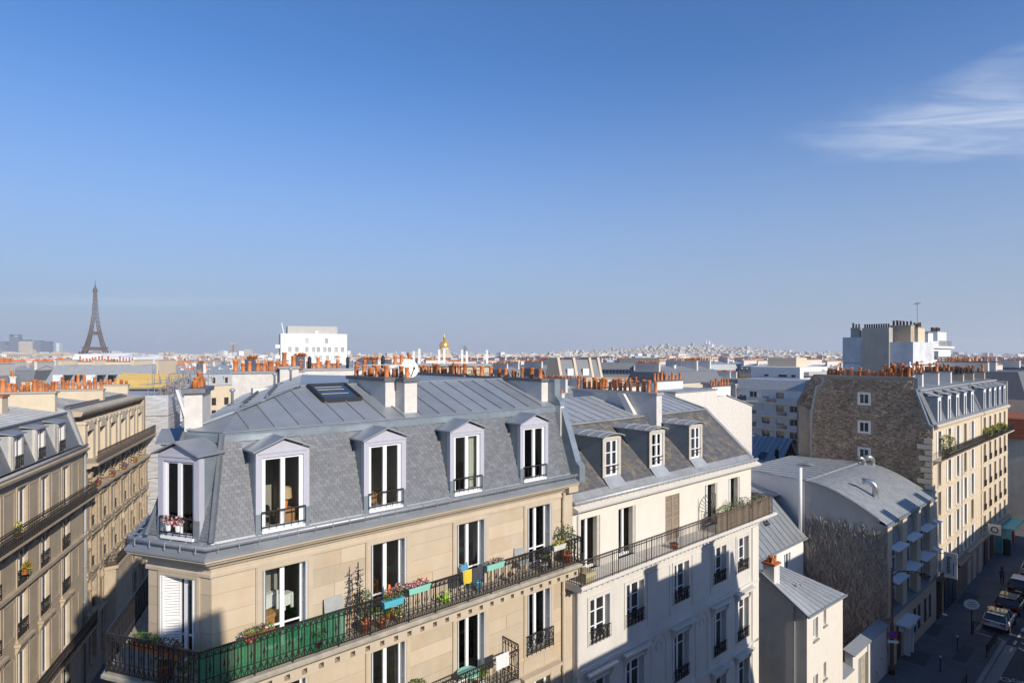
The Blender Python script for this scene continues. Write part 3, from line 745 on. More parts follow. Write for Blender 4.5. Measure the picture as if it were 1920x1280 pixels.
for k in (2.2, 5.4):
    p = (pc[1][0]+dL[0]*k, pc[1][1]+dL[1]*k); dormer(CB, p[0], p[1], LANG, guard=False, rd=1.0)
# upper roof in standing seam zinc
def zr(d): return 22.02+.35*(d-1.22)
RY = 3.92; hip = []; dv = None
d = 1.22
while d <= RY+.0001:
    ch = chain_off(CH, d)
    if dv is None and ((ch[2][0]-ch[1][0])*(CH[2][0]-CH[1][0]) + (ch[2][1]-ch[1][1])*(CH[2][1]-CH[1][1])) <= 0: dv = d
    if dv is None: hip.append((ch[2][0], d, ch[1]))
    else:
        c3 = chain_off([CH[0], (CH[1][0]-dL[0]*0, CH[1][1]), ], d)
        # front and left planes meet directly
        nl = Vector((dL[1], -dL[0])); q = Vector(CH[1])+nl*d; s = (d-q.y)/dL[1]; px = q.x+dL[0]*s
        hip.append((px, d, (px, d)))
    d += .15
ur = part('roof', MB().face(*[(p[0], p[1], zr(p[1])-.03) for p in ((hip[0][0],1.22),(XB,1.22),(XB,RY),(hip[-1][0],RY))]), 'lead', CB)
def ytop(x):
    if x >= hip[-1][0]: return RY
    for (a, b) in zip(hip, hip[1:]):
        if a[0] <= x <= b[0]: return a[1]+(b[1]-a[1])*(x-a[0])/(b[0]-a[0]+1e-9)
    return 1.22
n = 18; x0, x1 = hip[0][0]+.02, XB-.08
for i in range(n):
    xa, xb = x0+(x1-x0)*i/n, x0+(x1-x0)*(i+1)/n
    ya, yb = ytop(xa), ytop(xb)
    P = [(xa+.004,1.22,zr(1.22)),(xb-.004,1.22,zr(1.22)),(xb-.004,yb,zr(yb)),(xa+.004,ya+.001,zr(ya))]
    mb = MB(); mb.hexa([(p[0],p[1],p[2]-.018) for p in P]+P)
    if ya > 1.5: mb.bar((xa,1.26,zr(1.26)+.02),(xa,ya,zr(ya)+.02),.035,.045)
    part('zinc_sheet', mb, 'zinc', ur)
# chamfer sheet and the left wing
ci, ai = chain_off(CH, 1.22)[1], chain_off(CH, 1.22)[2]
ax = [h for h in hip if h[1] >= (dv or 2.3)][0]
mb = MB(); mb.face((ci[0],ci[1],zr(1.22)),(ai[0],ai[1],zr(1.22)),(ax[0],ax[1],zr(ax[1]))); part('zinc_sheet', mb, 'zinc', ur)
hx = hip[-1]
lft = [(h[2][0], h[2][1], zr(h[1])) for h in hip]
di, do = chain_off(CH, 1.22)[0], chain_off(CH, RY)[0]
nl = 12
def lhip(t):      # point on the hip at arc fraction along the wing
    k = t*(len(lft)-1); i = min(int(k), len(lft)-2); return Vector(lft[i]).lerp(Vector(lft[i+1]), k-i)
# strips follow the wing: below the hip triangular, then full
ci3 = Vector((ci[0],ci[1],zr(1.22))); di3 = Vector((di[0],di[1],zr(1.22))); do3 = Vector((do[0],do[1],zr(RY))); h3 = Vector(lft[-1])
dl3 = (di3-ci3).normalized(); Lw = (di3-ci3).length
nrm = Vector((dL[1], -dL[0], 0))
for i in range(nl+8):
    s0, s1 = i*.7, (i+1)*.7
    def top(s):
        lo, hi = 1.22, 5.0
        # where the line going up from s crosses the hip
        for h in hip:
            p = Vector((h[2][0], h[2][1], 0))-Vector((ci3.x, ci3.y, 0)); sp = p.dot(Vector((dl3.x, dl3.y, 0)))
            if sp > s: return max(1.25, h[1])
        return RY
    a, b = ci3+dl3*s0, ci3+dl3*s1; ta, tb = top(s0+.01), top(s1)
    c = b+nrm*(tb-1.22); c.z = zr(tb); d_ = a+nrm*(ta-1.22); d_.z = zr(ta)
    mb = MB(); mb.face(a, b, c, d_) if False else mb.face(a, d_, c, b)
    if i % 2 == 0 and (d_-a).length > .4: mb.bar(a+Vector((0,0,.012)), d_+Vector((0,0,.012)), .03, .03)
    part('zinc_sheet', mb, 'zinc', ur)
mb = MB(); zt = zr(RY)-.004
mb.face((h3.x,h3.y,zt),(XB,RY,zt),(XB,12,zt),(do3.x+1,12.0,zt),(do3.x,do3.y,zt)); part('zinc_sheet', mb, 'zinc', ur)
m = MB(); m.tube([(lft[k][0],lft[k][1],lft[k][2]+.02) for k in range(len(lft))], .035, 6); m.bar((h3.x,RY,zr(RY)+.01),(XB-.1,RY,zr(RY)+.01),.16,.06); part('ridge_roll', m, 'zinc_cheek', ur)
# party strip of zinc on the right
m = MB(); m.extr([(XB-.06,y,z) for (y,z) in ((-.03,19.27),(-.03,19.86),(.16,20.02),(1.0,22.2),(1.25,22.42),(1.25,23.02),(2.05,23.02),(2.6,22.0),(.9,19.27))], (.30,0,0)); part('party_wall_cladding', m, 'zinc_cheek', CB)
m = MB(); m.box(5, XB-.06, 12, 12.25, 0, 22.5); m.box(XB-.1, XB+.1, .9, 12.2, 0, 22.0); part('rear_wall', m, 'plaster_white', CB)
# chimneys
chimney(CB, 5.80, 6.16, 2.05, 4.6, 22.2, 23.12, 5, kinds=(0,2,0,0), scale=.72)
chimney(CB, 6.18, 6.64, 1.52, 4.3, 22.0, 23.10, 7, kinds=(0,2,0,0), scale=.75)
chimney(CB, 12.32, 12.66, 1.62, 6.2, 22.0, 22.92, 9, kinds=(0,0,2,2,0), scale=.8)
chimney(CB, 12.34, 12.68, 6.6, 10.5, 22.3, 22.95, 11, kinds=(0,0,2,2), scale=.8)
pl = [(.10,2.26),(.50,2.16),(.50+.55,2.16+1.32),(.10+.55,2.26+1.32)]
m = MB(); m.prism(pl, 21.9, 22.98); chL = part('chimney', m, 'plaster_chim', CB)
m = MB(); m.prism([(.02,2.16),(.54,2.04),(.54+.63,2.04+1.52),(.02+.63,2.16+1.52)], 22.982, 23.10); part('chimney_cap', m, 'lead', chL)
for i in range(6):
    t = (i+.5)/6; o = link('chimney_pot', pot_mesh([2,0,0,1,0,2][i]), chL, (.32+.55*t, 2.22+1.3*t, 23.09)); o.scale = (.62,.62,.58)
# skylight
sk = MB(); xa, xb, ya, yb = 4.0, 5.25, 2.62, 3.78
def rp(x, y, h): return (x, y, zr(y)+h)
for (p, q) in (((xa,ya),(xb,ya)),((xb,ya),(xb,yb)),((xb,yb),(xa,yb)),((xa,yb),(xa,ya))): sk.bar(rp(*p,.06), rp(*q,.06), .09, .13)
skl = part('skylight', sk, 'plastic_black', CB)
g = MB(); g.face(rp(xa,ya,.09), rp(xb,ya,.09), rp(xb,yb,.09), rp(xa,yb,.09)); part('pane', g, 'glass_blue', skl)
g = MB()
for t in (.35,.62,.78): g.bar(rp(xa+.1,ya+(yb-ya)*t,.10), rp(xb-.25,ya+(yb-ya)*t,.10), .1, .01)
part('blind_slat', g, 'curtain', skl)
# long roof upstands and small vents on the wing
def wp(s, u, h=0):  # along the wing, up the slope
    p = ci3+dl3*s+nrm*(u-1.22); return (p.x, p.y, zr(u)+h)
for (sa, sb, u) in ((2.6, 8.6, 2.3), (2.6, 9.0, 3.0)):
    m = MB(); m.bar(wp(sa,u,.06), wp(sb,u,.06), .07, .14); part('roof_upstand', m, 'lead', ur)
for (s, u) in ((6.5, 1.6), (11.2, 2.8), (10.0, 3.5)):
    m = MB(); p = wp(s, u); m.lathe([(.05,-.1),(.05,.45),(.10,.5),(.10,.56),(.02,.6)], p, 8); part('vent_pipe', m, 'zinc', ur, smooth=True)
# balcony along the upper floor
bo = -.40
BCH = [(CH[1][0]+dL[0]*4.2, CH[1][1]+dL[1]*4.2), CH[1], CH[2], (XB-.35, 0)]
m = MB(); sweep(m, BCH, [(WD+.02,16.27),(bo+.06,16.27),(bo,16.33),(bo-.04,16.36),(bo-.04,16.43),(bo,16.47),(WD+.02,16.47)], True); bal = part('balcony', m, 'stone_dirty', CB)
m = MB(); m.box(-.02,.02+.10,0,.62,0,.15); bmesh = MB().extr([(0,.0,.17),(0,.62,.17),(0,.62,.0),(0,.42,.02),(0,.12,.09)], (.13,0,0)).mesh('balcony_bracket', 'limestone_plain')
bo_pts = chain_off(BCH, bo+.14)
for i in (1, 2):
    a, b = Vector(bo_pts[i]), Vector(bo_pts[i+1]); L = (b-a).length; nb = int(L/.40); ang = math.atan2((b-a).y, (b-a).x)
    for k in range(nb):
        p = a.lerp(b, (k+.5)/nb); link('balcony_bracket', bmesh, bal, (p.x, p.y, 16.10), ang)
fh_ = []
a_, b_ = Vector(chain_off(BCH, bo+.12)[2]), Vector(chain_off(BCH, bo+.12)[3])
fas = MB(); nh = int((b_-a_).length/.42); fst = (b_-a_).length/nh
wall_holes(fas, a_.x, b_.x, 16.0, 16.27, [(a_.x+fst*(k+.34), a_.x+fst*(k+.66), 16.04, 16.18) for k in range(nh)], a_.y, .25); fas.face((a_.x,a_.y,16.0),(b_.x,a_.y,16.0),(b_.x,WD,15.9),(a_.x,WD,15.9)); fas.face((a_.x,a_.y+.25,16.0),(b_.x,a_.y+.25,16.0),(b_.x,a_.y+.25,16.27),(a_.x,a_.y+.25,16.27)); part('fascia', fas, 'limestone_plain', bal)
rp_ = chain_off(BCH, bo+.06)
for i in range(3):
    a, b = Vector(rp_[i]), Vector(rp_[i+1]); L = (b-a).length; k = max(1, int(round(L/2.1))); ang = math.atan2((b-a).y, (b-a).x)
    for j in range(k):
        p = a.lerp(b, j/k); link('railing', rail_mesh(L/k-.01, .95, 'ornate'), bal, (p.x, p.y, 16.46), ang)
e = Vector(rp_[3]); link('railing', rail_mesh(.78, .95, 'ornate'), bal, (e.x, e.y, 16.46), R(90))
# lower balcony on the second floor down
B2 = [(.6, 0), (9.35, 0)]
m = MB(); sweep(m, B2, [(WD,13.16),(bo+.04,13.16),(bo-.04,13.26),(bo-.04,13.33),(bo,13.37),(WD,13.37)], True); bal2 = part('balcony', m, 'stone_dirty', CB)
for j in range(4): link('railing', rail_mesh(2.17, 1.0, 'ornate'), bal2, (.65+j*2.175, bo+.06, 13.36))
link('railing', rail_mesh(.8, 1.15, 'ornate'), bal2, (9.33, bo+.06, 13.36), R(90))
for j in range(22): link('balcony_bracket', bmesh, bal2, (.8+j*.39, bo+.14, 13.0))
# cornice hood over the third-floor window at the right
m = MB(); m.box(10.1, 12.0, .18, .46, 12.72, 12.82); m.box(10.16, 11.94, .26, .46, 12.6, 12.72); part('window_hood', m, 'limestone_plain', CB)
# ---------------------------------------------------------------- cream building next door
def panel_frame(x0, x1, z0, z1, y, t=.05, d=.03):
    m = MB(); m.box(x0, x0+t, y-d, y+.01, z0, z1); m.box(x1-t, x1, y-d, y+.01, z0, z1); m.box(x0+t, x1-t, y-d, y+.01, z1-t, z1); m.box(x0+t, x1-t, y-d, y+.01, z0, z0+t); return m
def hood(x, w, z, y, d=.28):
    m = MB(); m.box(x-w/2-.12, x+w/2+.12, y-d, y+.01, z+.16, z+.24); m.box(x-w/2-.06, x+w/2+.06, y-d*.7, y+.01, z+.09, z+.16); m.box(x-w/2, x+w/2, y-d*.35, y+.01, z, z+.09)
    for s in (-1, 1): m.extr([(x+s*(w/2-.08)-.06,y,z),(x+s*(w/2-.08)-.06,y,z-.35),(x+s*(w/2-.08)-.06,y-.06,z-.3),(x+s*(w/2-.08)-.06,y-d*.6,z)], (.12,0,0))
    return m
def surround_mb(x, w, z, h, y, t=.14, d=.04, bottom=False):
    m = MB(); a = w/2
    m.box(x-a-t, x-a, y-d, y+.01, z, z+h+t); m.box(x+a, x+a+t, y-d, y+.01, z, z+h+t); m.box(x-a, x+a, y-d, y+.01, z+h, z+h+t)
    if bottom: m.box(x-a-t-.05, x+a+t+.05, y-d*2.4, y+.01, z-.14, z-.002)
    return m
NB = froot('cream_building', 'cream rendered apartment building with mossy slate roof, three dormers and plain balcony', 'building', 12.75)
NX0, NX1 = 12.745, 27.0
NW = [14.0, 16.3, 19.62, 22.95, 25.2]
YU, YL = .60, .25
up = [(x-.57, x+.57, 15.6, 17.62) for x in NW]
m = MB(); wall_holes(m, NX0, NX1, 15.4, 18.1, up, YU, .3); m.face((NX1,YU,15.4),(NX1,12,15.4),(NX1,12,18.1),(NX1,YU,18.1)); part('wall', m, 'plaster_white', NB)
LW = [14.12, 16.36, 19.78, 23.12, 25.4]; lrows = [(12.85,1.75),(9.35,2.1),(6.1,2.2),(2.9,2.2)]
lo = [(x-.58, x+.58, z, z+h) for x in LW for (z, h) in lrows]
m = MB(); wall_holes(m, NX0, NX1, 0, 15.4, lo, YL, .3); m.face((NX1,YL,0),(NX1,12,0),(NX1,12,15.4),(NX1,YL,15.4)); m.face((NX0,YL,0),(NX0,YL,15.4),(NX0,1.2,15.4),(NX0,1.2,0)); part('wall', m, 'plaster_grey', NB)
for i, x in enumerate(NW):
    if i == 2:
        window(NB, x, YU, 15.6, 1.14, 2.02, rec=.08, frame='wood_grey', shut=('wood_grey','closed'))
    else: window(NB, x, YU, 15.6, 1.14, 2.02, rec=.24, curtains=[(-.28,.5,'mint')] if False else (), room=1.6, gl='glass_clear', shut=None)
for i, x in enumerate(NW):
    if i == 2: continue
    link('curtain', curtain_mesh(.42, 1.9, 'curtain'), NB, (x-.3, YU+.50, 15.65)); link('curtain', curtain_mesh(.42, 1.9, 'curtain'), NB, (x+.22, YU+.50, 15.65))
    m = MB(); m.box(x+.40, x+.56, YU+.02, YU+.22, 15.62, 17.6); part('shutter_stack', m, 'paint_cream', NB)
for k, (z, h) in enumerate(lrows):
    for i, x in enumerate(LW):
        window(NB, x, YL, z, 1.16, h, rec=.22, cross=(.33,.66) if k == 0 else (.72,), guard=('scroll', .55), gout=.03, frame='paint_white', gl='glass_dark', curtains=())
        part('window_surround', surround_mb(x, 1.16, z, h, YL), 'plaster_grey', NB)
        if k > 0: part('window_hood', hood(x, 1.5, z+h+.22, YL), 'plaster_grey', NB)
for (a, b) in ((17.2, 18.9), (20.65, 22.3)):
    part('wall_panel', panel_frame(a, b, 12.5, 14.75, YL), 'plaster_grey', NB)
for (a, b) in ((17.5, 18.6), (20.95, 22.0)):
    m = MB(); c = (a+b)/2; r = (b-a)/2; 
    pts = [(a,9.0)]+[(c-r*math.cos(t*math.pi/12), 11.4+r*math.sin(t*math.pi/12)) for t in range(13)]+[(b,9.0)]
    for p, q in zip(pts, pts[1:]): m.bar((p[0],YL-.015,p[1]),(q[0],YL-.015,q[1]),.03,.06)
    for t in range(12):
        p, q = t*math.pi/6, (t+1)*math.pi/6; m.bar((c+.2*math.cos(p),YL-.02,11.45+.2*math.sin(p)),(c+.2*math.cos(q),YL-.02,11.45+.2*math.sin(q)),.04,.07)
    part('wall_panel', m, 'plaster_grey', NB)
# strings, cornice, corner strip
for (z0, z1, d) in ((14.95,15.10,.05),(11.98,12.12,.07),(8.85,8.98,.06)):
    m = MB(); m.box(NX0, NX1+.05, YL-d, YL+.02, z0, z1); part('string_course', m, 'plaster_grey', NB)
m = MB(); m.box(26.35, NX1+.03, YL-.06, YL+.02, 0, 14.9); part('pilaster', m, 'plaster_white', NB)
NC = [(NX0, 0), (NX1+.25, 0), (NX1+.25, 12)]
m = MB(); sweep(m, [(NX0,0),(NX1+.2,0)], [(YU,17.92),(.40,17.95),(.34,18.04),(.14,18.08),(.10,18.16),(.45,18.30)], True); ncor = part('cornice', m, 'plaster_white', NB)
m = MB(); m.tube([(NX0,.30,18.40),(NX1+.1,.30,18.40)], .08, 8); ng = part('gutter', m, 'zinc_light', NB, smooth=True)
for k in range(34): link('gutter_bracket', bm, ng, (NX0+.2+k*.415, .30, 18.40))
# roof: mossy slate slope, zinc strip at foot, light zinc top
K0, K1 = (.5, 18.42), (3.3, 20.86)
def nz(y): return K0[1]+(K1[1]-K0[1])*(y-K0[0])/(K1[0]-K0[0])
m = MB(); m.face((NX0,K0[0],K0[1]),(NX1,K0[0],K0[1]),(NX1,K1[0],K1[1]),(NX0,K1[0],K1[1])); m.face((NX1,K0[0],K0[1]),(NX1,9.5,18.42),(NX1,6.5,21.7),(NX1,K1[0],K1[1])); sl = part('slate_roof', m, 'slate_mossy', NB)
NDX = [15.75, 18.95, 22.15]
NDY = .95
srg = random.Random(9); um2 = MB(); um2.hexa([(-.5,-.5,0),(.5,-.5,0),(.5,.5,-.1),(-.5,.5,-.1),(-.5,-.5,.9),(.5,-.5,.9),(.5,.5,.2),(-.5,.5,.2)]); sf = MB()
ta = math.atan2(K1[1]-K0[1], K1[0]-K0[0]); sln = math.hypot(K1[1]-K0[1], K1[0]-K0[0]); nr = 26; SN = []
for r in range(2, nr):
    f = (r+.5)/nr; y = K0[0]+(K1[0]-K0[0])*f; z = nz(y); x = NX0+.1 - (.1 if r % 2 else 0)
    while x < NX1-.1:
        if not any(abs(x+.1-dx) < .66 and y < 3.0 for dx in NDX): SN.append((x+.1, y, z))
        x += .205
su2 = um2.mesh('slate', 'slate_mossy')
SN.sort(key=lambda s: s[0])
for i, (x, y, z) in enumerate(SN):
    mt = Matrix.Translation((x, y, z+.006)) @ Matrix.Rotation(ta+srg.uniform(-.012,.012), 4, 'X') @ Matrix.Diagonal((.198, sln/nr*1.1, .018, 1))
    sf.add(um2, mt)
tag(part('slates', sf, 'slate_mossy', sl), kind='stuff')
m = MB(); m.face((NX0,K0[0]-.04,K0[1]+.0),(NX1,K0[0]-.04,K0[1]),(NX1,K0[0]+.22,nz(K0[0]+.22)+.03),(NX0,K0[0]+.22,nz(K0[0]+.22)+.03)); part('foot_flashing', m, 'zinc_aged', NB)
m = MB(); m.bar((NX0,K1[0],K1[1]+.02),(NX1-.1,K1[0],K1[1]+.02),.22,.06); part('ridge_flashing', m, 'zinc_aged', NB)
m = MB(); m.bar((NX1-.02,K0[0],K0[1]+.04),(NX1-.02,K1[0],K1[1]+.04),.26,.05); m.bar((NX1-.02,K1[0],K1[1]+.04),(NX1-.02,6.5,21.74),.2,.05); part('verge_flashing', m, 'zinc_aged', NB)
zinc_slope(NB, ((NX0,K1[0],K1[1]),(21.1,K1[0],K1[1]),(21.1,6.5,21.72),(NX0,6.5,21.72)), 12, 'zinc_light')
zinc_slope(NB, ((21.5,K1[0],K1[1]),(NX1,K1[0],K1[1]),(NX1,6.5,21.72),(21.5,6.5,21.72)), 8, 'zinc_light')
m = MB(); m.face((NX0,6.5,21.72),(NX1,6.5,21.72),(NX1,11.8,19.9),(NX0,11.8,19.9)); m.box(NX0, NX1, 11.8, 12, 0, 19.9); part('rear_roof', m, 'zinc_light', NB)
m = MB(); p = [(13.0,4.5,21.23),(13.55,4.5,21.23),(13.55,5.3,21.43),(13.0,5.3,21.43)]; m.hexa([(q[0],q[1],q[2]-.1) for q in p]+p); part('skylight', m, 'glass_blue', NB)
m = MB(); m.box(13.4, 13.8, 3.75, 3.95, 21.0, 21.16); part('roof_vent', m, 'zinc_aged', NB)
def ndormer(x, curt=()):
    m = MB(); W, ww, z0, h = 1.18, .82, 18.95, 1.48; a, b = W/2, ww/2; zt = z0+h
    m.box(-a,-b,0,.14,z0-.02,zt+.14); m.box(b,a,0,.14,z0-.02,zt+.14); m.box(-b,b,0,.14,zt,zt+.14)
    d = link('dormer', m.mesh('dormer', 'paint_cream'), NB, (x, NDY, 0))
    yb = lambda z: K0[0]+(z-K0[1])*(K1[0]-K0[0])/(K1[1]-K0[1])-NDY
    for s in (-1, 1):
        c = MB(); c.extr([(s*(a-.02),.02,z0-.1),(s*(a-.02),.02,zt+.12),(s*(a-.02),yb(zt+.12)+.1,zt+.12),(s*(a-.02),yb(z0)+.1,z0-.1)], (s*.02,0,0)); part('cheek', c, 'zinc_cheek', d)
    e = a+.12; rf = MB(); P = []
    for i in range(7):
        t = -1+2*i/6; P.append((t*e, zt+.16+.14*(1-t*t)))
    for (p, q) in zip(P, P[1:]): rf.hexa([(p[0],-.14,p[1]-.04),(q[0],-.14,q[1]-.04),(q[0],yb(q[1])+.1,q[1]-.04),(p[0],yb(p[1])+.1,p[1]-.04),(p[0],-.14,p[1]),(q[0],-.14,q[1]),(q[0],yb(q[1])+.1,q[1]),(p[0],yb(p[1])+.1,p[1])])
    for yy in (.2,.75,1.3):
        for (p, q) in zip(P, P[1:]): rf.bar((p[0],yy,p[1]+.012),(q[0],yy,q[1]+.012),.035,.03)
    part('dormer_roof', rf, 'zinc_aged', d)
    link('window_frame', win_mesh(ww, h, 'paint_white', (.3,.65), False), d, (0,.05,z0))
    for s in (-1, 1): link('pane', pane_mesh(ww, h, 'glass_clear' if curt else 'glass_dark'), d, (s*ww/4,.05,z0))
    if curt: link('curtain', curtain_mesh(ww, h-.1, curt), d, (0,.2,z0+.05))
    ap = MB(); ap.face((-a+.02,-.36,nz(NDY-.36)+.05),(a-.02,-.36,nz(NDY-.36)+.05),(a-.06,.04,z0+.0),(-a+.06,.04,z0+.0)); part('apron', ap, 'zinc_light', d)
    g = MB(); g.bar((-b,-.03,z0+.42),(b,-.03,z0+.42),.03); g.bar((-b,-.03,z0+.26),(b,-.03,z0+.26),.02); part('guard_bar', g, 'iron_rust', d)
for x, c in zip(NDX, ('', 'curtain_red', '')): ndormer(x, c)
ch = chimney(NB, 21.05, 21.5, 2.45, 8.0, 19.8, 21.95, 0, wall='plaster_chim', cap='zinc_light')
m = MB(); m.hexa([(20.80,3.6,20.9),(21.06,3.6,20.9),(21.06,4.0,20.9),(20.80,4.0,20.9),(20.80,4.3,21.95),(21.06,4.3,21.95),(21.06,4.7,21.95),(20.80,4.7,21.95)]); part('flue', m, 'plaster_chim', ch)
for i in range(15):
    o = link('chimney_pot', pot_mesh(prg.choice((1,1,3,0,1,3))), ch, (21.27+prg.uniform(-.08,.08), 2.7+i*.36, 22.06)); s = prg.uniform(.7,.92); o.scale = (s,s,s)
chimney(NB, 13.05, 13.55, 6.7, 10.4, 20.5, 22.2, 7, kinds=(1,4,1,0), along='y')
# balcony
m = MB(); sweep(m, [(12.3,0),(NX1+.35,0),(NX1+.35,5)], [(YL+.4,15.36),(-.30,15.36),(-.38,15.44),(-.46,15.48),(-.46,15.56),(-.40,15.6),(YL+.5,15.6)], True); nb = part('balcony', m, 'plaster_grey', NB)
m = MB()
for k in range(48): m.box(12.5+k*.31, 12.62+k*.31, -.25, .2, 15.28, 15.36)
part('dentils', m, 'plaster_grey', nb)
for j in range(7): link('railing', rail_mesh(2.13, .95, 'plain', mat='iron_rust'), nb, (12.32+j*2.14, -.40, 15.59))
for j in range(2): link('railing', rail_mesh(2.1, .95, 'plain', mat='iron_rust'), nb, (27.30, -.40+j*2.1, 15.59), R(90))
link('railing', rail_mesh(.7, .95, 'plain', mat='iron_rust'), nb, (12.34, -.40, 15.59), R(90))
# timber screen behind the right half of the railing
ws = froot('timber_screen', 'weathered timber slat screen lining the balcony of the cream building', 'screen', 24.5)
srg = random.Random(3)
for k in range(40):
    m = MB(); x = 21.9+k*.134; h = .86+srg.uniform(-.05,.06); m.box(x+.008, x+.126, -.335, -.315, 15.66, 15.66+h); part('slat', m, 'wood_grey', ws)
for k in range(9):
    m = MB(); y = -.3+k*.134; m.box(27.24, 27.26, y+.008, y+.126, 15.66, 16.5); part('slat', m, 'wood_grey', ws)
m = MB(); m.tube([(12.78,YL-.1,18.0),(12.78,YL-.1,.3)], .055, 8); part('downpipe', m, 'plaster_grey', NB)

# ---------------------------------------------------------------- buildings along the left street
def slate_front(root, x0, x1, y0, z0, y1, z1, mat='slate'):
    m = MB(); m.face((x0,y0,z0),(x1,y0,z0),(x1,y1,z1),(x0,y1,z1)); return part('mansard_roof', m, mat, root)
LB = lroot('balconied_building', 'old limestone apartment building with slate mansard and two long scrolled balconies', 'building', -14)
LX = [-12.9, -9.75, -6.75, -3.45]; X0, X1 = -14.5, -.02
lr = [(14.05,2.62),(11.3,2.2),(8.45,2.45),(4.75,2.95),(1.6,2.3)]
hs = [(x-.58, x+.58, z, z+h) for x in LX for (z, h) in lr]
m = MB(); wall_holes(m, X0, X1, -.5, 17.2, hs, 0, .24); m.face((X0,0,-.5),(X0,0,17.2),(X0,12,17.2),(X0,12,-.5)); part('wall', m, 'stone_old', LB)
for k, (z, h) in enumerate(lr):
    for x in LX:
        window(LB, x, 0, z, 1.16, h, rec=.13, gl='glass_clear', room=.9, frame='paint_white', curtains=[(-.27,.5,'cloth_white'),(.27,.5,'cloth_white')] if (k+int(x)) % 3 else [(.36,.32,'cloth_white')], guard=None if k in (0,3) else ('scroll', .85), gout=.06)
        part('window_surround', surround_mb(x, 1.16, z, h, 0, .16, .05, bottom=(k in (1,2))), 'stone_old', LB)
        if k == 2:
            m = MB(); m.box(x-.95, x+.95, -.30, .01, z-.30, z-.14)
            for s in (-1,1): m.extr([(x+s*.75-.08,0,z-.3),(x+s*.75-.08,0,z-.75),(x+s*.75-.08,-.1,z-.65),(x+s*.75-.08,-.26,z-.3)], (.16,0,0))
            part('window_sill', m, 'stone_old', LB)
for (z, d) in ((11.1,.22),(13.7,.06),(4.2,.1)):
    m = MB(); m.box(X0, X1, -d, .01, z, z+.2); m.box(X0, X1, -d*.5, .01, z-.12, z); part('string_course', m, 'stone_old', LB)
for j, x in enumerate((-11.3, -8.25, -5.1, -1.75)):
    for (a, b) in ((14.2,16.6),(8.7,10.7),(5.2,7.6)):
        part('wall_panel', panel_frame(x-.62, x+.62, a, b, 0, .05, .025), 'stone_old', LB)
m = MB(); sweep(m, [(X0,0),(X1,0)], [(.02,16.95),(-.12,17.0),(-.16,17.12),(-.34,17.2),(-.38,17.36),(-.1,17.44),(.2,17.5)], True); part('cornice', m, 'stone_old', LB)
m = MB(); m.tube([(X0,-.2,17.56),(X1,-.2,17.56)], .09, 8); part('gutter', m, 'zinc_light', LB, smooth=True)
m = MB(); m.tube([(X1-.2,-.12,17.2),(X1-.2,-.12,0)], .08, 8)
for z in (14,11.5,9,6.5): m.lathe([(.1,z-.06),(.1,z+.06)], (X1-.2,-.12,0), 8)
part('downpipe', m, 'pipe_grey', LB, smooth=True)
for (z, hh) in ((13.95,1.02),(4.62,1.02)):
    m = MB(); sweep(m, [(X0,0),(X1+.5 if z > 10 else X1+.1,0)], [(.02,z-.25),(-.55,z-.25),(-.66,z-.15),(-.72,z-.1),(-.72,z),(.02,z)], True); b = part('balcony', m, 'stone_old', LB)
    for j in range(7): link('railing', rail_mesh(2.13, hh, 'scroll'), b, (X0+.02+j*2.14, -.66, z))
    for x in LX:
        for s in (-1,1):
            m = MB(); m.extr([(x+s*.9-.1,0,z-.25),(x+s*.9-.1,0,z-.85),(x+s*.9-.1,-.15,z-.75),(x+s*.9-.1,-.5,z-.25)], (.2,0,0)); part('console', m, 'stone_old', b)
sr = slate_front(LB, X0, X1-.35, .15, 17.62, .95, 19.85)
for r in range(12):
    pass
def ldormer(x):
    m = MB(); W, ww, z0, h = 1.3, .84, 17.8, 1.62; a, b = W/2, ww/2; zt = z0+h
    m.box(-a,-b,0,.2,z0-.1,zt+.14); m.box(b,a,0,.2,z0-.1,zt+.14); m.box(-b,b,0,.2,zt,zt+.14)
    d = link('dormer', m.mesh('dormer', 'plaster_grey'), LB, (x, .12, 0))
    for s in (-1, 1):
        c = MB(); c.extr([(s*(a-.02),.02,z0-.15),(s*(a-.02),.02,zt+.12),(s*(a-.02),.75,zt+.12),(s*(a-.02),.1,z0-.15)], (s*.02,0,0)); part('cheek', c, 'zinc_light', d)
    rf = MB(); rf.hexa([(-a-.1,-.15,zt+.14),(a+.1,-.15,zt+.14),(a+.1,.95,zt+.28),(-a-.1,.95,zt+.28),(-a-.1,-.15,zt+.20),(a+.1,-.15,zt+.20),(a+.1,.95,zt+.40),(-a-.1,.95,zt+.40)]); part('dormer_roof', rf, 'zinc', d)
    link('window_frame', win_mesh(ww, h, 'paint_white', (), False), d, (0,.1,z0))
    for s in (-1, 1): link('pane', pane_mesh(ww, h, 'glass_dark'), d, (s*ww/4,.1,z0))
    link('railing', rail_mesh(ww+.1, .62, 'scroll'), d, (-ww/2-.05,-.06,z0))
for x in (-12.95, -9.9, -6.9, -3.75): ldormer(x)
zinc_slope(LB, ((X0,.95,19.9),(X1-.3,.95,19.9),(X1-.3,7.0,21.0),(X0,7.0,21.0)), 22, 'zinc_light', seam=.05)
m = MB(); m.bar((X0,.93,19.9),(X1-.3,.93,19.9),.12,.1); part('ridge_flashing', m, 'lead', LB)
m = MB(); m.face((X0,7,21),(X1,7,21),(X1,12,19),(X0,12,19)); m.box(X0,X1,11.9,12,-.5,19); part('rear_roof', m, 'zinc', LB)
m = MB(); m.extr([(X1-.34,y,z) for (y,z) in ((0,17.6),(.75,19.95),(1.5,20.3),(1.5,17.6))], (.34,0,0)); part('party_wall_cladding', m, 'zinc_light', LB)
chimney(LB, -.55, -.05, 1.55, 9.5, 19.5, 21.28, 22, wall='stone_cream', cap='cement', kinds=(1,0,0,1,2), over=.1, scale=1.15)
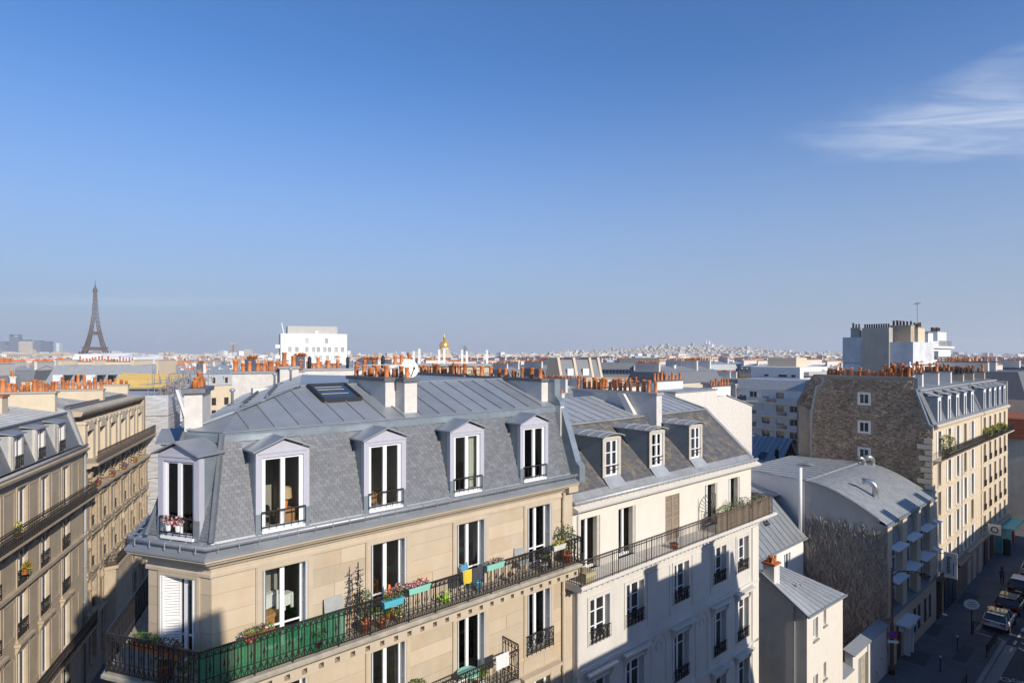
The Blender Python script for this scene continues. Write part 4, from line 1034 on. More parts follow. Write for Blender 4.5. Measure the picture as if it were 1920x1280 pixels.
chimney(LB, -4.7, -3.9, 2.9, 3.6, 19.8, 21.3, 0, wall='stone_cream', cap='terracotta')

LC = lroot('ornate_building', 'richly carved tan stone building with arched attic windows and roof terrace balcony', 'building', 0)
X0, X1 = .02, 17.2; CX = [1.75+2.76*i for i in range(6)]
cr = [(14.35,1.45),(11.35,2.1),(8.35,2.2),(5.3,2.2),(1.6,2.6)]
hs = [(x-.52, x+.52, z, z+h) for x in CX for (z, h) in cr]
m = MB(); wall_holes(m, X0, X1, -.5, 16.0, hs, 0, .34); m.face((X1,0,-.5),(X1,12,-.5),(X1,12,16),(X1,0,16)); part('wall', m, 'stone_carved', LC)
crg = random.Random(21)
for k, (z, h) in enumerate(cr):
    for x in CX:
        window(LC, x, 0, z, 1.04, h, rec=.22, frame='paint_white', guard=('scroll', .7) if k in (1,2,3) else None, gout=-.05)
        part('window_surround', surround_mb(x, 1.04, z, h, 0, .2, .12, bottom=k > 0), 'stone_carved', LC)
        if k in (1, 2):
            part('window_hood', hood(x, 1.6, z+h+.25, 0, .34), 'stone_carved', LC)
        if k == 0:     # carved pediment and scrolls
            m = MB()
            for s in (-1, 1):
                m.bar((x+s*.95,-.1,15.0),(x,-.16,15.95),.2,.22)
                for q in range(5): m.lathe([(.01,-.1),(.11+.03*crg.random(),0),(.01,.1)], (x+s*(.95-.05*q), -.12, 14.3+q*.26), 6)
            m.lathe([(.02,-.25),(.26,0),(.02,.28)], (x,-.14,15.65), 8); part('carving', m, 'stone_carved', LC)
for i in range(7):
    x = CX[0]-1.38+2.76*i
    if x > X1: continue
    m = MB(); m.box(x-.28, x+.28, -.14, .02, 4.9, 13.9)
    for z in (5.2,7.9,8.2,10.9,11.2,13.5): m.box(x-.34, x+.34, -.24, .02, z, z+.22)
    for z in (10.3, 7.3): m.lathe([(.03,-.4),(.2,-.1),(.14,.2),(.03,.35)], (x,-.2,z), 6)
    part('pilaster', m, 'stone_carved', LC)
for (z, d, hgt) in ((13.95,.42,.28),(10.95,.16,.16),(7.9,.16,.16),(4.75,.35,.3)):
    m = MB(); sweep(m, [(X0,0),(X1,0)], [(.02,z-.15),(-d*.5,z-.1),(-d*.6,z),(-d,z+.05),(-d,z+hgt*.7),(0,z+hgt)], True); part('string_course', m, 'stone_carved', LC)
m = MB(); sweep(m, [(X0,0),(X1+.1,0)], [(.02,15.8),(-.4,15.85),(-.5,15.98),(-.85,16.02),(-.9,16.2),(.5,16.24)], True); tb = part('balcony', m, 'stone_old', LC)
for j in range(8): link('railing', rail_mesh(2.14, .82, 'ornate', mat='iron_rust'), tb, (X0+j*2.155, -.82, 16.22))
# attic with piers and round-headed windows
hs = [(x-.5, x+.5, 16.3, 18.5) for x in CX]
m = MB(); wall_holes(m, X0, X1, 16.2, 19.7, hs, 1.15, .45); part('wall', m, 'stone_old', LC)
for x in CX:
    window(LC, x, 1.15, 16.3, 1.0, 2.2, rec=.4, frame='paint_cream')
    m = MB(); pts = [(x-.62,18.4)]+[(x-.62*math.cos(t*math.pi/10), 18.6+.55*math.sin(t*math.pi/10)) for t in range(11)]+[(x+.62,18.4)]
    m.extr([(p[0],.05,p[1]) for p in pts], (0,1.1,0)); part('arched_hood', m, 'stone_cream', LC)
    for s in (-1,1):
        m = MB(); m.box(x+s*.85-.26, x+s*.85+.26, .12, 1.18, 16.24, 18.9); m.box(x+s*.85-.34, x+s*.85+.34, .04, 1.18, 18.9, 19.12); part('pier', m, 'stone_cream', LC)
m = MB(); sweep(m, [(X0,0),(X1+.1,0)], [(1.2,19.5),(.2,19.55),(.1,19.7),(.06,19.85),(.9,20.05)], True); part('cornice', m, 'stone_old', LC)
zinc_slope(LC, ((X0,.2,19.9),(X1,.2,19.9),(X1,7,20.9),(X0,7,20.9)), 24, 'zinc_aged', seam=.05)
m = MB(); m.face((X0,7,20.9),(X1,7,20.9),(X1,12,19),(X0,12,19)); m.box(X0,X1,11.9,12,-.5,19); part('rear_roof', m, 'zinc_aged', LC)
m = MB(); m.bar((X0+.2,1.0,20.12),(X1-3,1.0,20.12),.16,.14); m.bar((X0+.2,1.25,20.25),(X1-3,1.25,20.25),.12,.12); part('roof_gutter', m, 'lead', LC)
chimney(LC, 7.6, 8.1, .95, 7.5, 19.8, 21.0, 17, wall='stone_cream', cap='cement', kinds=(1,0,2,0), scale=1.1)
chimney(LC, 16.6, 17.1, 1.4, 7.0, 19.8, 20.95, 13, wall='stone_cream', cap='cement', kinds=(1,0,2,0), scale=1.1)
# bow balcony over a projecting bay
m = MB(); m.prism([(4.2,.05),(4.6,-.75),(9.2,-.75),(9.6,.05)], -.5, 7.2); m.prism([(4.1,.05),(4.5,-.95),(9.3,-.95),(9.7,.05)], 7.2, 7.45); bay = part('bay', m, 'stone_old', LC)
link('railing', rail_mesh(4.6, .85, 'scroll'), bay, (4.6,-.85,7.45)); link('railing', rail_mesh(.9, .85, 'scroll'), bay, (4.55,-.85,7.45), R(115)); link('railing', rail_mesh(.9, .85, 'scroll'), bay, (9.25,-.85,7.45), R(65))
# ---------------------------------------------------------------- street in front of the row
def fpoly(pts, z): return [fw(p[0], p[1], z) for p in pts]
m = MB(); m.face(*fpoly([(-60,-13.2),(230,-13.2),(230,-4.95),(-60,-4.95)], .02)); tag(part('road', m, 'asphalt_road'), kind='structure')
pv = MB()
def fslab(mb, x0, x1, y0, y1, z0, z1): 
    p = [fw(x0,y0,z0),fw(x1,y0,z0),fw(x1,y1,z0),fw(x0,y1,z0),fw(x0,y0,z1),fw(x1,y0,z1),fw(x1,y1,z1),fw(x0,y1,z1)]; mb.hexa(p)
fslab(pv, -3, 230, -2.75, 2.0, -.3, .13); fslab(pv, -3, 59.9, -4.72, -2.76, -.3, .13)
pav = tag(part('pavement', pv, 'asphalt'), kind='structure')
m = MB(); m.face(*fpoly([(59.9,-5.0),(230,-5.0),(230,-2.76),(59.9,-2.76)], .034)); tag(part('parking_lane', m, 'asphalt'), kind='structure')
m = MB(); fslab(m, -60, 230, -16, -13.2, -.3, .13); tag(part('pavement', m, 'asphalt'), kind='structure')
kb = tag(part('kerb', MB().box(0,.01,0,.01,-.2,-.19), 'kerb'), kind='structure')
def kerbstones(x0, x1, y0, y1):
    n = int(max(abs(x1-x0), abs(y1-y0))/1.0)
    for i in range(n):
        m = MB()
        if abs(x1-x0) > abs(y1-y0): a = x0+(x1-x0)*i/n; b = x0+(x1-x0)*(i+1)/n; fslab(m, a+.006, b-.006, y0, y1, -.1, .142)
        else: a = y0+(y1-y0)*i/n; b = y0+(y1-y0)*(i+1)/n; fslab(m, x0, x1, a+.006, b-.006, -.1, .142)
        part('kerb_stone', m, 'kerb', kb)
kerbstones(44, 59.9, -5.0, -4.71); kerbstones(59.9, 96, -3.02, -2.75); kerbstones(59.89, 60.15, -4.7, -3.04)
m = MB(); m.face(*fpoly([(40,-5.75),(59.5,-5.75),(59.5,-5.01),(40,-5.01)], .028)); tag(part('gutter_strip', m, 'kerb'), kind='structure')
for i in range(14):
    m = MB(); x = 58.2+i*1.75; m.face(*fpoly([(x,-5.55),(x+.95,-5.55),(x+.95,-5.38),(x,-5.38)], .040)); tag(part('lane_dash', m, 'road_paint'), kind='structure')
for i in range(5):
    m = MB(); x = 58.6+i*1.3; m.face(*fpoly([(x,-6.6),(x+.3,-6.6),(x+1.1,-5.8),(x+.8,-5.8)], .040)); tag(part('hatch_marking', m, 'road_paint'), kind='structure')
# bicycle marking
m = MB(); bx, by = 52.6, -6.5
def ring(cx, cy, r, w=.05, n=14):
    for k in range(n):
        a, b = 2*math.pi*k/n, 2*math.pi*(k+1)/n
        m.face(*fpoly([(cx+(r-w)*math.cos(a), cy+(r-w)*math.sin(a)),(cx+(r+w)*math.cos(a), cy+(r+w)*math.sin(a)),(cx+(r+w)*math.cos(b), cy+(r+w)*math.sin(b)),(cx+(r-w)*math.cos(b), cy+(r-w)*math.sin(b))], .042))
def stroke(a, b, w=.05):
    d = Vector((b[0]-a[0], b[1]-a[1])).normalized(); n_ = Vector((-d.y, d.x))*w
    m.face(*fpoly([(a[0]-n_.x,a[1]-n_.y),(b[0]-n_.x,b[1]-n_.y),(b[0]+n_.x,b[1]+n_.y),(a[0]+n_.x,a[1]+n_.y)], .043))
ring(bx, by+.45, .3); ring(bx, by-.55, .3)
for a, b in (((bx,by+.45),(bx+.1,by-.02)),((bx+.1,by-.02),(bx,by-.55)),((bx+.1,by-.02),(bx+.55,by+.15)),((bx+.55,by+.15),(bx+.5,by-.4)),((bx+.5,by-.4),(bx+.1,by-.02)),((bx,by-.55),(bx+.65,by-.4)),((bx+.65,by-.4),(bx+.65,by-.6))): stroke(a, b, .035)
tag(part('bicycle_marking', m, 'road_paint'), kind='structure')
for (x, y, w, d) in ((50,-1.6,2.5,1.6),(56.5,-.9,3,1.2),(66,-1.5,4,1.3),(53,-3.6,3.5,.9)):
    m = MB(); m.face(*fpoly([(x,y),(x+w,y+.1),(x+w,y+d),(x,y+d)], .134)); tag(part('pavement_patch', m, 'asphalt_road'), kind='structure')
# left street
def lpoly(pts, z): return [lw_(p[0], p[1], z) for p in pts]
m = MB(); m.face(*lpoly([(-40,-10.5),(80,-10.5),(80,0),(-40,0)], .015)); tag(part('side_street', m, 'asphalt'), kind='structure')

# ---------------------------------------------------------------- little white house
HB = froot('small_white_house', 'narrow white rendered house with low zinc roof and small chimney beside garden gate', 'house', 32.65)
hw_ = [(33.55,34.25,6.75,8.05),(35.05,35.5,7.2,8.15),(33.55,34.25,3.3,4.6),(35.05,35.5,3.9,4.9),(33.55,34.25,.9,2.0)]
m = MB(); wall_holes(m, 32.65, 38.2, 0, 8.4, hw_, 0, .25); hwl = part('wall', m, 'plaster_white', HB)
m = MB()
m.face((32.65,0,0),(32.65,0,8.6),(32.65,2.6,10.35),(32.65,7.5,10.35),(32.65,7.5,0)); m.face((38.2,0,0),(38.2,7.5,0),(38.2,7.5,9.0),(38.2,0,8.35)); m.face((32.65,0,8.4),(38.2,0,8.38),(38.2,0,8.36),(32.65,0,8.6)); m.face((32.65,7.5,0),(32.65,7.5,10.35),(38.2,7.5,9.0),(38.2,7.5,0)); part('wall', m, 'plaster_beige', HB)
for (a, b, c, d) in hw_:
    m = MB(); w_, h_ = b-a, d-c; window(HB, (a+b)/2, 0, c, w_, h_, rec=.16)
    m = MB(); m.box(a-.05, b+.05, -.10, .02, c-.09, c-.002); part('window_sill', m, 'kerb', HB)
zinc_slope(HB, ((32.5,-.14,8.58),(38.35,-.14,8.34),(38.0,4.8,9.35),(32.5,2.7,10.42)), 9, 'zinc_light', seam=.04)
m = MB(); m.face((32.5,2.7,10.41),(38.0,4.8,9.34),(38.0,7.6,9.0),(32.5,7.6,10.5)); part('rear_roof', m, 'zinc_light', HB)
m = MB(); m.bar((32.45,-.14,8.57),(32.45,2.7,10.4),.1,.14); m.bar((32.45,-.18,8.54),(38.4,-.18,8.28),.1,.12); part('gutter', m, 'zinc', HB)
m = MB(); m.tube([(32.58,.7,8.9),(32.58,.7,.1)], .05, 8); part('downpipe', m, 'pipe_grey', HB)
chimney(HB, 32.75, 33.5, 2.0, 2.7, 9.6, 10.9, 0, wall='plaster_chim', cap='terracotta')
hc = HB.children[-1]
for i in range(6):
    o = link('chimney_pot', pot_mesh(2 if i % 2 else 0), hc, (32.9+.22*(i%3), 2.2+.25*(i//3), 11.0)); o.scale = (.8,)*3
m = MB(); m.tube([(35.0,1.6,9.1),(35.0,1.6,9.35),(35.15,1.5,9.42),(35.15,1.35,9.3)], .05, 6); part('vent_pipe', m, 'zinc', HB)
# garden wall with gate
GW = froot('garden_wall', 'white rendered garden wall with sloping grey capping beside the vine covered building', 'wall', 38.2)
m = MB(); m.box(38.22, 40.0, 0, .4, 0, 2.9); m.box(40.0, 41.0, 0, .5, 0, 3.75); m.box(41.0, 43.0, .1, .5, 3.0, 3.75); m.box(43.0, 47.4, 0, .5, 0, 3.75); part('wall', m, 'plaster_white', GW)
m = MB()
for (a, b, z) in ((38.2,39.98,2.92),(39.95,47.4,3.77)): m.hexa([(a,-.12,z-.1),(b,-.12,z-.1),(b,.62,z+.12),(a,.62,z+.12),(a,-.12,z-.03),(b,-.12,z-.03),(b,.62,z+.19),(a,.62,z+.19)])
part('capping', m, 'zinc', GW)
GT = froot('garden_gate', 'grey steel gate leaf in the white garden wall', 'gate', 41.0)
m = MB(); m.box(41.02, 41.98, .2, .26, .05, 2.95); part('gate_leaf', m, 'pipe_grey', GT); m = MB(); m.box(42.02, 42.98, .2, .26, .05, 2.95); part('gate_leaf', m, 'stone_dirty', GT); m = MB(); m.lathe([(.04,0),(.04,.06)], (41.85,.16,1.1), 8); part('handle', m, 'steel', GT)
GD = froot('garden_shrub', 'bare tangled brown shrub in the garden behind the white wall', 'shrub', 42)
m = MB(); sg = random.Random(31)
for i in range(420):
    p = Vector((sg.uniform(38.6,46.5), sg.uniform(1.0,5.4), sg.uniform(.2,1.0))); pts = [p]; d = Vector((sg.uniform(-.5,.5), sg.uniform(-.4,.6), sg.uniform(.3,1)))
    for k in range(4): d = (d+Vector((sg.uniform(-.6,.6), sg.uniform(-.6,.6), sg.uniform(-.3,.3)))).normalized()*.5; pts.append(pts[-1]+d)
    for a, b in zip(pts, pts[1:]): m.bar(a, b, .035)
part('branches', m, 'twig_red', GD)
m = MB(); m.box(38.3, 46.9, .6, 5.8, 0, .14); tag(part('garden_soil', m, 'bark', None, fw(0,0), FA), kind='structure')

# ---------------------------------------------------------------- vine covered building with the vaulted zinc roof
VB = froot('vine_covered_building', 'low modern building with vaulted ribbed zinc roof and bare vines over its side wall', 'building', 47.1)
VX0, VX1 = 47.1, 60.3
def vz(y): t = (y-.55)/(6.0-.55); return 11.45+2.05*math.sin(t*math.pi/2*.98)
prof = [(.55+(5.45)*k/10) for k in range(11)]
m = MB(); m.face(*([(VX0,0,0)]+[(VX0,0,10.95),(VX0,.55,11.0)]+[(VX0,y,vz(y)-.05) for y in prof]+[(VX0,6.0,0)])[::1]); vw = part('wall', m, 'concrete', VB)
ribs = 30
for i in range(ribs):
    a, b = VX0-.12+(VX1-VX0+.2)*i/ribs, VX0-.12+(VX1-VX0+.2)*(i+1)/ribs; m = MB()
    for (p, q) in zip([.05]+prof, prof+[6.0]):
        if p == q: continue
        zp, zq = (vz(p) if p > .1 else 11.18), vz(q)
        m.face((a,p,zp),(b,p,zp),(b,q,zq),(a,q,zq)); m.bar((a,p,zp+.02),(a,q,zq+.02),.04,.05)
    part('zinc_sheet', m, 'zinc_light', VB)
m = MB(); m.box(VX0-.15, VX1+.05, -.06, .08, 11.0, 11.17); part('gutter', m, 'zinc_cheek', VB)
m = MB(); m.bar((VX0-.1,6,vz(6)+.06),(VX1,6,vz(6)+.06),.18,.12); 
for (p, q) in zip(prof, prof[1:]): m.bar((VX0-.12,p,vz(p)+.03),(VX0-.12,q,vz(q)+.03),.16,.14)
part('ridge_flashing', m, 'zinc', VB)
# rear wing
m = MB(); m.face((VX0,6,13.5),(VX1,6,13.5),(VX1+.2,13,13.2),(50.2,13,13.2),(VX0-.1,6.05,13.5)); m.box(50.2,60.4,6.1,13,0,13.15); part('rear_wing', m, 'zinc_light', VB)
m = MB(); m.face((47.15,6.05,0),(47.15,6.05,13.45),(50.15,13,13.15),(50.15,13,0)); part('wall', m, 'wall_white', VB)
for i in range(11):
    m = MB(); x = VX0+.8+i*1.15; m.bar((x,6.1,13.54),(x+.2,12.9,13.24),.05,.05); part('seam', m, 'zinc_light', VB)
m = MB(); m.lathe([(.25,0),(.25,.15),(.6,.2),(.6,.26),(0.05,.42)], (55,9,13.3), 14); part('roof_lantern', m, 'zinc', VB)
# flue with a bend, two cowls, small flue
def bend(root, p, h, r, dirx, n=10, rad=None):
    m = MB(); pts = [(p[0],p[1],p[2]-.3),(p[0],p[1],p[2]+h)]; rad = rad or r*2.2
    for k in range(1, 7):
        a = k*math.pi/2/6; pts.append((p[0]+dirx[0]*rad*(1-math.cos(a)), p[1]+dirx[1]*rad*(1-math.cos(a)), p[2]+h+rad*math.sin(a)))
    pts.append((pts[-1][0]+dirx[0]*r*1.6, pts[-1][1]+dirx[1]*r*1.6, pts[-1][2])); m.tube(pts, r, 12); return part('flue_pipe', m, 'steel', root, smooth=True)
bend(VB, (50.9,2.0,vz(2.0)), .65, .22, (-.3,.95), rad=.6)
bend(VB, (58.9,5.4,vz(5.4)), .3, .16, (-.8,.6)); bend(VB, (60.0,5.0,vz(5.0)), .3, .2, (-.8,.6))
m = MB(); m.tube([(46.85,6.3,9.2),(46.85,6.3,14.6)], .14, 10); part('flue_pipe', m, 'plastic_white', VB, smooth=True)
m = MB(); m.bar((47.4,5.9,13.55),(59.8,5.0,13.3),.03); 
part('safety_rail', m, 'steel', VB)
# street front: ground floor, pillars, glazing bays, awnings
m = MB(); m.box(VX0, 49.2, 0, .3, 0, 4.0); m.box(50.6, 60.3, 0, .3, 0, 4.0); m.box(49.2, 50.6, 0, .3, 3.0, 4.0); m.box(VX0,60.3,.3,.5,0,4.0); part('wall', m, 'stone_cream', VB)
m = MB(); m.hexa([(VX0,-.12,3.98),(VX1,-.12,3.98),(VX1,.9,4.1),(VX0,.9,4.1),(VX0,-.12,4.06),(VX1,-.12,4.06),(VX1,.9,4.5),(VX0,.9,4.5)]); part('ledge', m, 'lead', VB)
PX = [47.1, 50.75, 54.5, 58.3]
for x in PX:
    m = MB(); m.box(x, x+1.05, 0, .95, 4.1, 10.9); m.box(x+.05,x+1.0,.95,1.3,4.1,11.2); pl_ = part('pillar', m, 'stone_cream', VB)
    m = MB(); m.hexa([(x-.06,-.06,10.9),(x+1.11,-.06,10.9),(x+1.11,1.0,11.0),(x-.06,1.0,11.0),(x-.06,-.06,10.96),(x+1.11,-.06,10.96),(x+1.11,1.0,11.3),(x-.06,1.0,11.3)]); part('pillar_cap', m, 'zinc', pl_)
for i, x in enumerate(PX):
    xa, xb = x+1.05, (PX[i+1] if i < 3 else 60.3)
    if xb-xa < .9: continue
    m = MB(); P = [(.25+.75*math.sin(k*math.pi/12), 9.2+1.9*math.cos(k*math.pi/12)) for k in range(7)]
    P = [(.95-.75*math.cos(k*math.pi/12), 9.2+1.9*math.sin(k*math.pi/12)) for k in range(7)]
    for (p, q) in zip(P, P[1:]): m.face((xa,p[0],p[1]),(xb,p[0],p[1]),(xb,q[0],q[1]),(xa,q[0],q[1]))
    nn = 6
    for k in range(nn+1):
        xx = xa+(xb-xa)*k/nn
        for (p, q) in zip(P, P[1:]): m.bar((xx,p[0],p[1]+.01),(xx,q[0],q[1]+.01),.05,.05)
    part('barrel_bay', m, 'zinc', VB)
    for z in (4.5, 6.9):
        m = MB(); m.box(xa, xb, .62, .7, z, z+2.1); m.box(xa,xa+.08,.5,.62,z,z+2.1); m.box((xa+xb)/2-.04,(xa+xb)/2+.04,.5,.62,z,z+2.1); m.box(xa,xb,.5,.62,z+1.0,z+1.07); m.box(xb-.08,xb,.5,.62,z,z+2.1)
        wn_ = part('window', m, 'paint_white', VB)
        for (p, q) in ((xa+.08,(xa+xb)/2-.04),((xa+xb)/2+.04,xb-.08)):
            g = MB(); g.box(p, q, .57, .60, z, z+2.1); part('pane', g, 'glass_blue', wn_)
    for z in (9.05, 6.6):
        m = MB(); m.hexa([(xa-.25,-.5,z),(xb-.05,-.5,z),(xb,.5,z+.1),(xa,.5,z+.1),(xa-.25,-.5,z+.05),(xb-.05,-.5,z+.05),(xb,.5,z+.15),(xa,.5,z+.15)]); part('awning', m, 'wall_white', VB)
# entrance with canopy
m = MB(); m.box(49.25, 50.55, .1, .16, .05, 2.95); part('door', m, 'wood_dark', VB)
m = MB(); m.box(48.9, 51.9, -.9, .0, 3.1, 3.22); m.box(50.7,52.4,-.5,.0,2.3,2.42); m.box(51.0,51.2,-.4,0,0,2.3); m.box(51.9,52.1,-.4,0,0,2.3); part('canopy', m, 'wall_white', VB)
m = MB(); m.box(49.3, 50.3, -.35, -.1, 2.55, 2.9); ks = part('sign_box', m, 'plastic_white', VB)
m = MB(); m.box(49.6, 50.0, -.356, -.351, 2.66, 2.8); part('sign_mark', m, 'sign_navy', ks)
for x in (53.5,54.7,56.5,57.9):
    m = MB(); m.box(x, x+.7, -.01, .02, 1.0, 3.0); part('window', m, 'glass_dark', VB)
# the bare vines, thick over the side wall
vg = random.Random(17); vm = [MB(), MB()]
for i in range(1900):
    y = vg.uniform(.05, 6.0); z = vg.uniform(0.2, 10.0); hmax = min(11.0+1.6*min(1, y/5), 11.2+.12*i % 1.4)
    p = Vector((VX0-.03, y, z)); d = Vector((0, vg.uniform(-.5,.5), 1)); k_ = 0 if vg.random() < .65 or z > 6 else 1
    for s in range(4):
        d = (d+Vector((vg.uniform(-.15,.1), vg.uniform(-.6,.6), vg.uniform(-.2,.4)))).normalized(); q = p+d*vg.uniform(.2,.42)
        q.x = min(VX0-.02, max(VX0-.22, q.x)); q.y = max(.0, min(6.05, q.y))
        if q.z > hmax-.6: break
        vm[k_].bar(p, q, vg.uniform(.014,.034)); p = q
for k_, mm in (('twig', vm[0]), ('twig_red', vm[1])): tag(part('vines', mm, mm and k_, VB), kind='stuff')
# ---------------------------------------------------------------- courtyard building behind
KB = froot('courtyard_building', 'small white courtyard building with steep grey zinc roof and skylights', 'building', 36)
kh = [(43.4,44.5,5.9,8.2)]
m = MB(); wall_holes(m, 34.5, 46.95, 0, 9.0, kh, 6.1, .2); part('wall', m, 'wall_white', KB); window(KB, 43.95, 6.1, 5.9, 1.1, 2.3, rec=.15, gl='glass_blue')
m = MB(); m.face((34.5,6.1,0),(34.5,6.1,9),(34.5,12,11.6),(34.5,12,0)); part('wall', m, 'plaster_grey', KB)
zinc_slope(KB, ((34.3,5.8,8.95),(46.95,5.8,8.95),(46.95,8.6,11.7),(34.3,8.6,11.7)), 16, 'zinc', seam=.05)
zinc_slope(KB, ((34.3,8.6,11.75),(49.5,8.6,11.75),(49.5,14.5,12.4),(34.3,14.5,12.4)), 14, 'zinc_light', seam=.05)
for (x, y) in ((42.6,7.2),(39.2,7.2)):
    m = MB(); z = 8.95+(y-5.8)*.982; m.hexa([(x,y,z+.02),(x+.75,y,z+.02),(x+.75,y+1,z+1.0),(x,y+1,z+1.0),(x,y,z+.12),(x+.75,y,z+.12),(x+.75,y+1,z+1.1),(x,y+1,z+1.1)]); part('skylight', m, 'glass_dark', KB)
m = MB(); x, y = 45.0, 9.6; z = 11.9; m.box(x, x+1.3, y, y+1.4, z, z+.12); part('skylight', m, 'glass_dark', KB)
m = MB(); m.face((34.3,14.5,12.4),(49.5,14.5,12.4),(49.5,14.5,0),(34.3,14.5,0)); part('wall', m, 'plaster_grey', KB)
m = MB(); m.bar((34.4,5.75,8.9),(46.95,5.75,8.9),.14,.12); part('gutter', m, 'zinc', KB)

# ---------------------------------------------------------------- rubble gable building
SB = froot('rubble_gable_building', 'tall stone apartment building with bare rubble gable, white shutters and long balcony', 'building', 60.5)
SX0, SX1 = 60.5, 79.6
GP = [(.3,0),(.3,17.3),(.62,17.5),(1.67,20.7),(1.67,21.75),(9.6,21.75),(9.75,20.75),(10.3,20.65),(10.8,17.9),(10.95,0)]
m = MB(); m.face(*[(SX0,y,z) for (y,z) in GP]); gb = part('gable_wall', m, 'rubble_mortar', SB)
m = MB(); m.face(*[(SX0+.5,y,z) for (y,z) in ((10.9,0),(10.9,18),(12.4,18.6),(12.4,0))]); m.face(*[(SX0+6.0,y,z) for (y,z) in ((9,0),(9,21.7),(13.0,21.7),(13.4,21.2),(14.9,18.5),(14.9,0))]); part('gable_wall', m, 'rubble_mortar', SB)
rg = random.Random(8); ru = MB(); ru.hexa([(-.5,-.44,-.46),(.1,-.5,-.4),(.1,.5,-.46),(-.5,.46,-.5),(-.5,-.48,.42),(.1,-.4,.5),(.1,.42,.46),(-.5,.5,.5)])
ru = MB(); ru.hexa([(-.45,-.4,-.36),(0,-.5,-.5),(0,.5,-.5),(-.4,.42,-.4),(-.5,-.38,.4),(0,-.5,.5),(0,.5,.5),(-.42,.36,.38)])
st = MB(); z = 9.0
wins_g = [(5.55,6.3,19.2,20.05),(5.55,6.3,16.45,17.3),(5.55,6.3,13.85,14.7)]
def gin(y, z):
    if z > 21.55: return False
    lo_ = .35 if z < 17.4 else (.62+(z-17.5)*.33 if z < 20.7 else 1.75); hi_ = 10.9 if z < 17.9 else (10.8-(z-17.9)*.19 if z < 20.6 else 9.5)
    return lo_ < y < hi_
while z < 21.6:
    h = rg.uniform(.075,.155); y = .3
    while y < 11:
        w = rg.uniform(.1,.34)
        if gin(y, z) and gin(y+w, z+h) and not any(a-.3 < y+w and y < b+.3 and c-.3 < z+h and z < d+.3 for (a,b,c,d) in wins_g) and rg.random() < .9:
            mt = Matrix.Translation((SX0+.0, y+w/2, z+h/2)) @ Matrix.Rotation(rg.uniform(-.12,.12), 4, 'X') @ Matrix.Diagonal((rg.uniform(.04,.14), w*.93, h*rg.uniform(.8,.98), 1)); st.add(ru, mt)
        y += w
    z += h
tag(part('rubble_stones', st, 'rubble', gb), kind='stuff')
st = MB(); z = 12.0
while z < 21.3:
    h = rg.uniform(.09,.17); y = 11.0
    while y < 14.6:
        w = rg.uniform(.12,.36)
        if y+w < (14.8 if z < 18.3 else 14.8-(z-18.3)*.55) and rg.random() < .9:
            st.add(ru, Matrix.Translation((SX0+6.0, y+w/2, z+h/2)) @ Matrix.Diagonal((rg.uniform(.04,.14), w*.93, h*.93, 1)))
        y += w
    z += h
tag(part('rubble_stones', st, 'rubble', gb), kind='stuff')
for (a, b, c, d) in wins_g:
    m = MB(); m.box(SX0-.05, SX0, a-.2, a, c-.2, d+.2); m.box(SX0-.05, SX0, b, b+.2, c-.2, d+.2); m.box(SX0-.05, SX0, a, b, d, d+.2); m.box(SX0-.05, SX0, a, b, c-.2, c); gwn = part('window', m, 'plaster_white', SB)
    g = MB(); g.box(SX0-.012, SX0-.006, a, b, c, d); part('pane', g, 'glass_dark', gwn); g = MB(); g.box(SX0-.03,SX0-.013,(a+b)/2-.03,(a+b)/2+.03,c,d); part('mullion', g, 'paint_white', gwn)
# quoins: stepped stones where the neighbour was cut away
for i in range(13):
    m = MB(); z = 9.6+i*.52; w = 1.0 if i % 2 else .6; m.box(SX0-.16, SX0+.01, .3, .3+w+rg.uniform(-.1,.25), z, z+.44); part('quoin', m, 'stone_cream', SB)
# parapet capping in zinc
m = MB()
for (p, q) in zip(GP[1:-1], GP[2:]): m.bar((SX0+.1,p[0],p[1]+.05),(SX0+.1,q[0],q[1]+.05),.42,.12)
part('parapet_capping', m, 'zinc_cheek', SB)
def street_front(root, x0, x1, cols, yy, rows, zt, mat, shut, guards, seed):
    hs = [(x-.5, x+.5, z, z+h) for x in cols for (z, h) in rows]; m = MB(); wall_holes(m, x0, x1, 3.4, zt, hs, yy, .3); part('wall', m, mat, root); rg = random.Random(seed)
    for k, (z, h) in enumerate(rows):
        for x in cols:
            window(root, x, yy, z, 1.0, h, rec=.2, frame='paint_cream', shut=(shut, 'wall') if shut and rg.random() < .85 else None, guard=('scroll', .7) if guards and k in guards else None, gout=.1)
            part('window_surround', surround_mb(x, 1.0, z, h, yy, .1, .03, True), mat, root)
        m = MB(); m.box(x0, x1, yy-.07, yy+.01, z-.42, z-.24); part('string_course', m, mat, root)
SC1 = [62.6, 66.1, 69.3, 72.4, 75.5]; SC2 = [81.2, 84.0, 86.8, 89.6, 92.4]
srow = [(14.45,2.35),(11.75,2.1),(9.0,2.2),(6.3,2.15),(3.8,1.9)]
street_front(SB, SX0+.02, SX1, SC1, .3, srow, 17.3, 'stone_cream', 'shutter_white', None, 5)
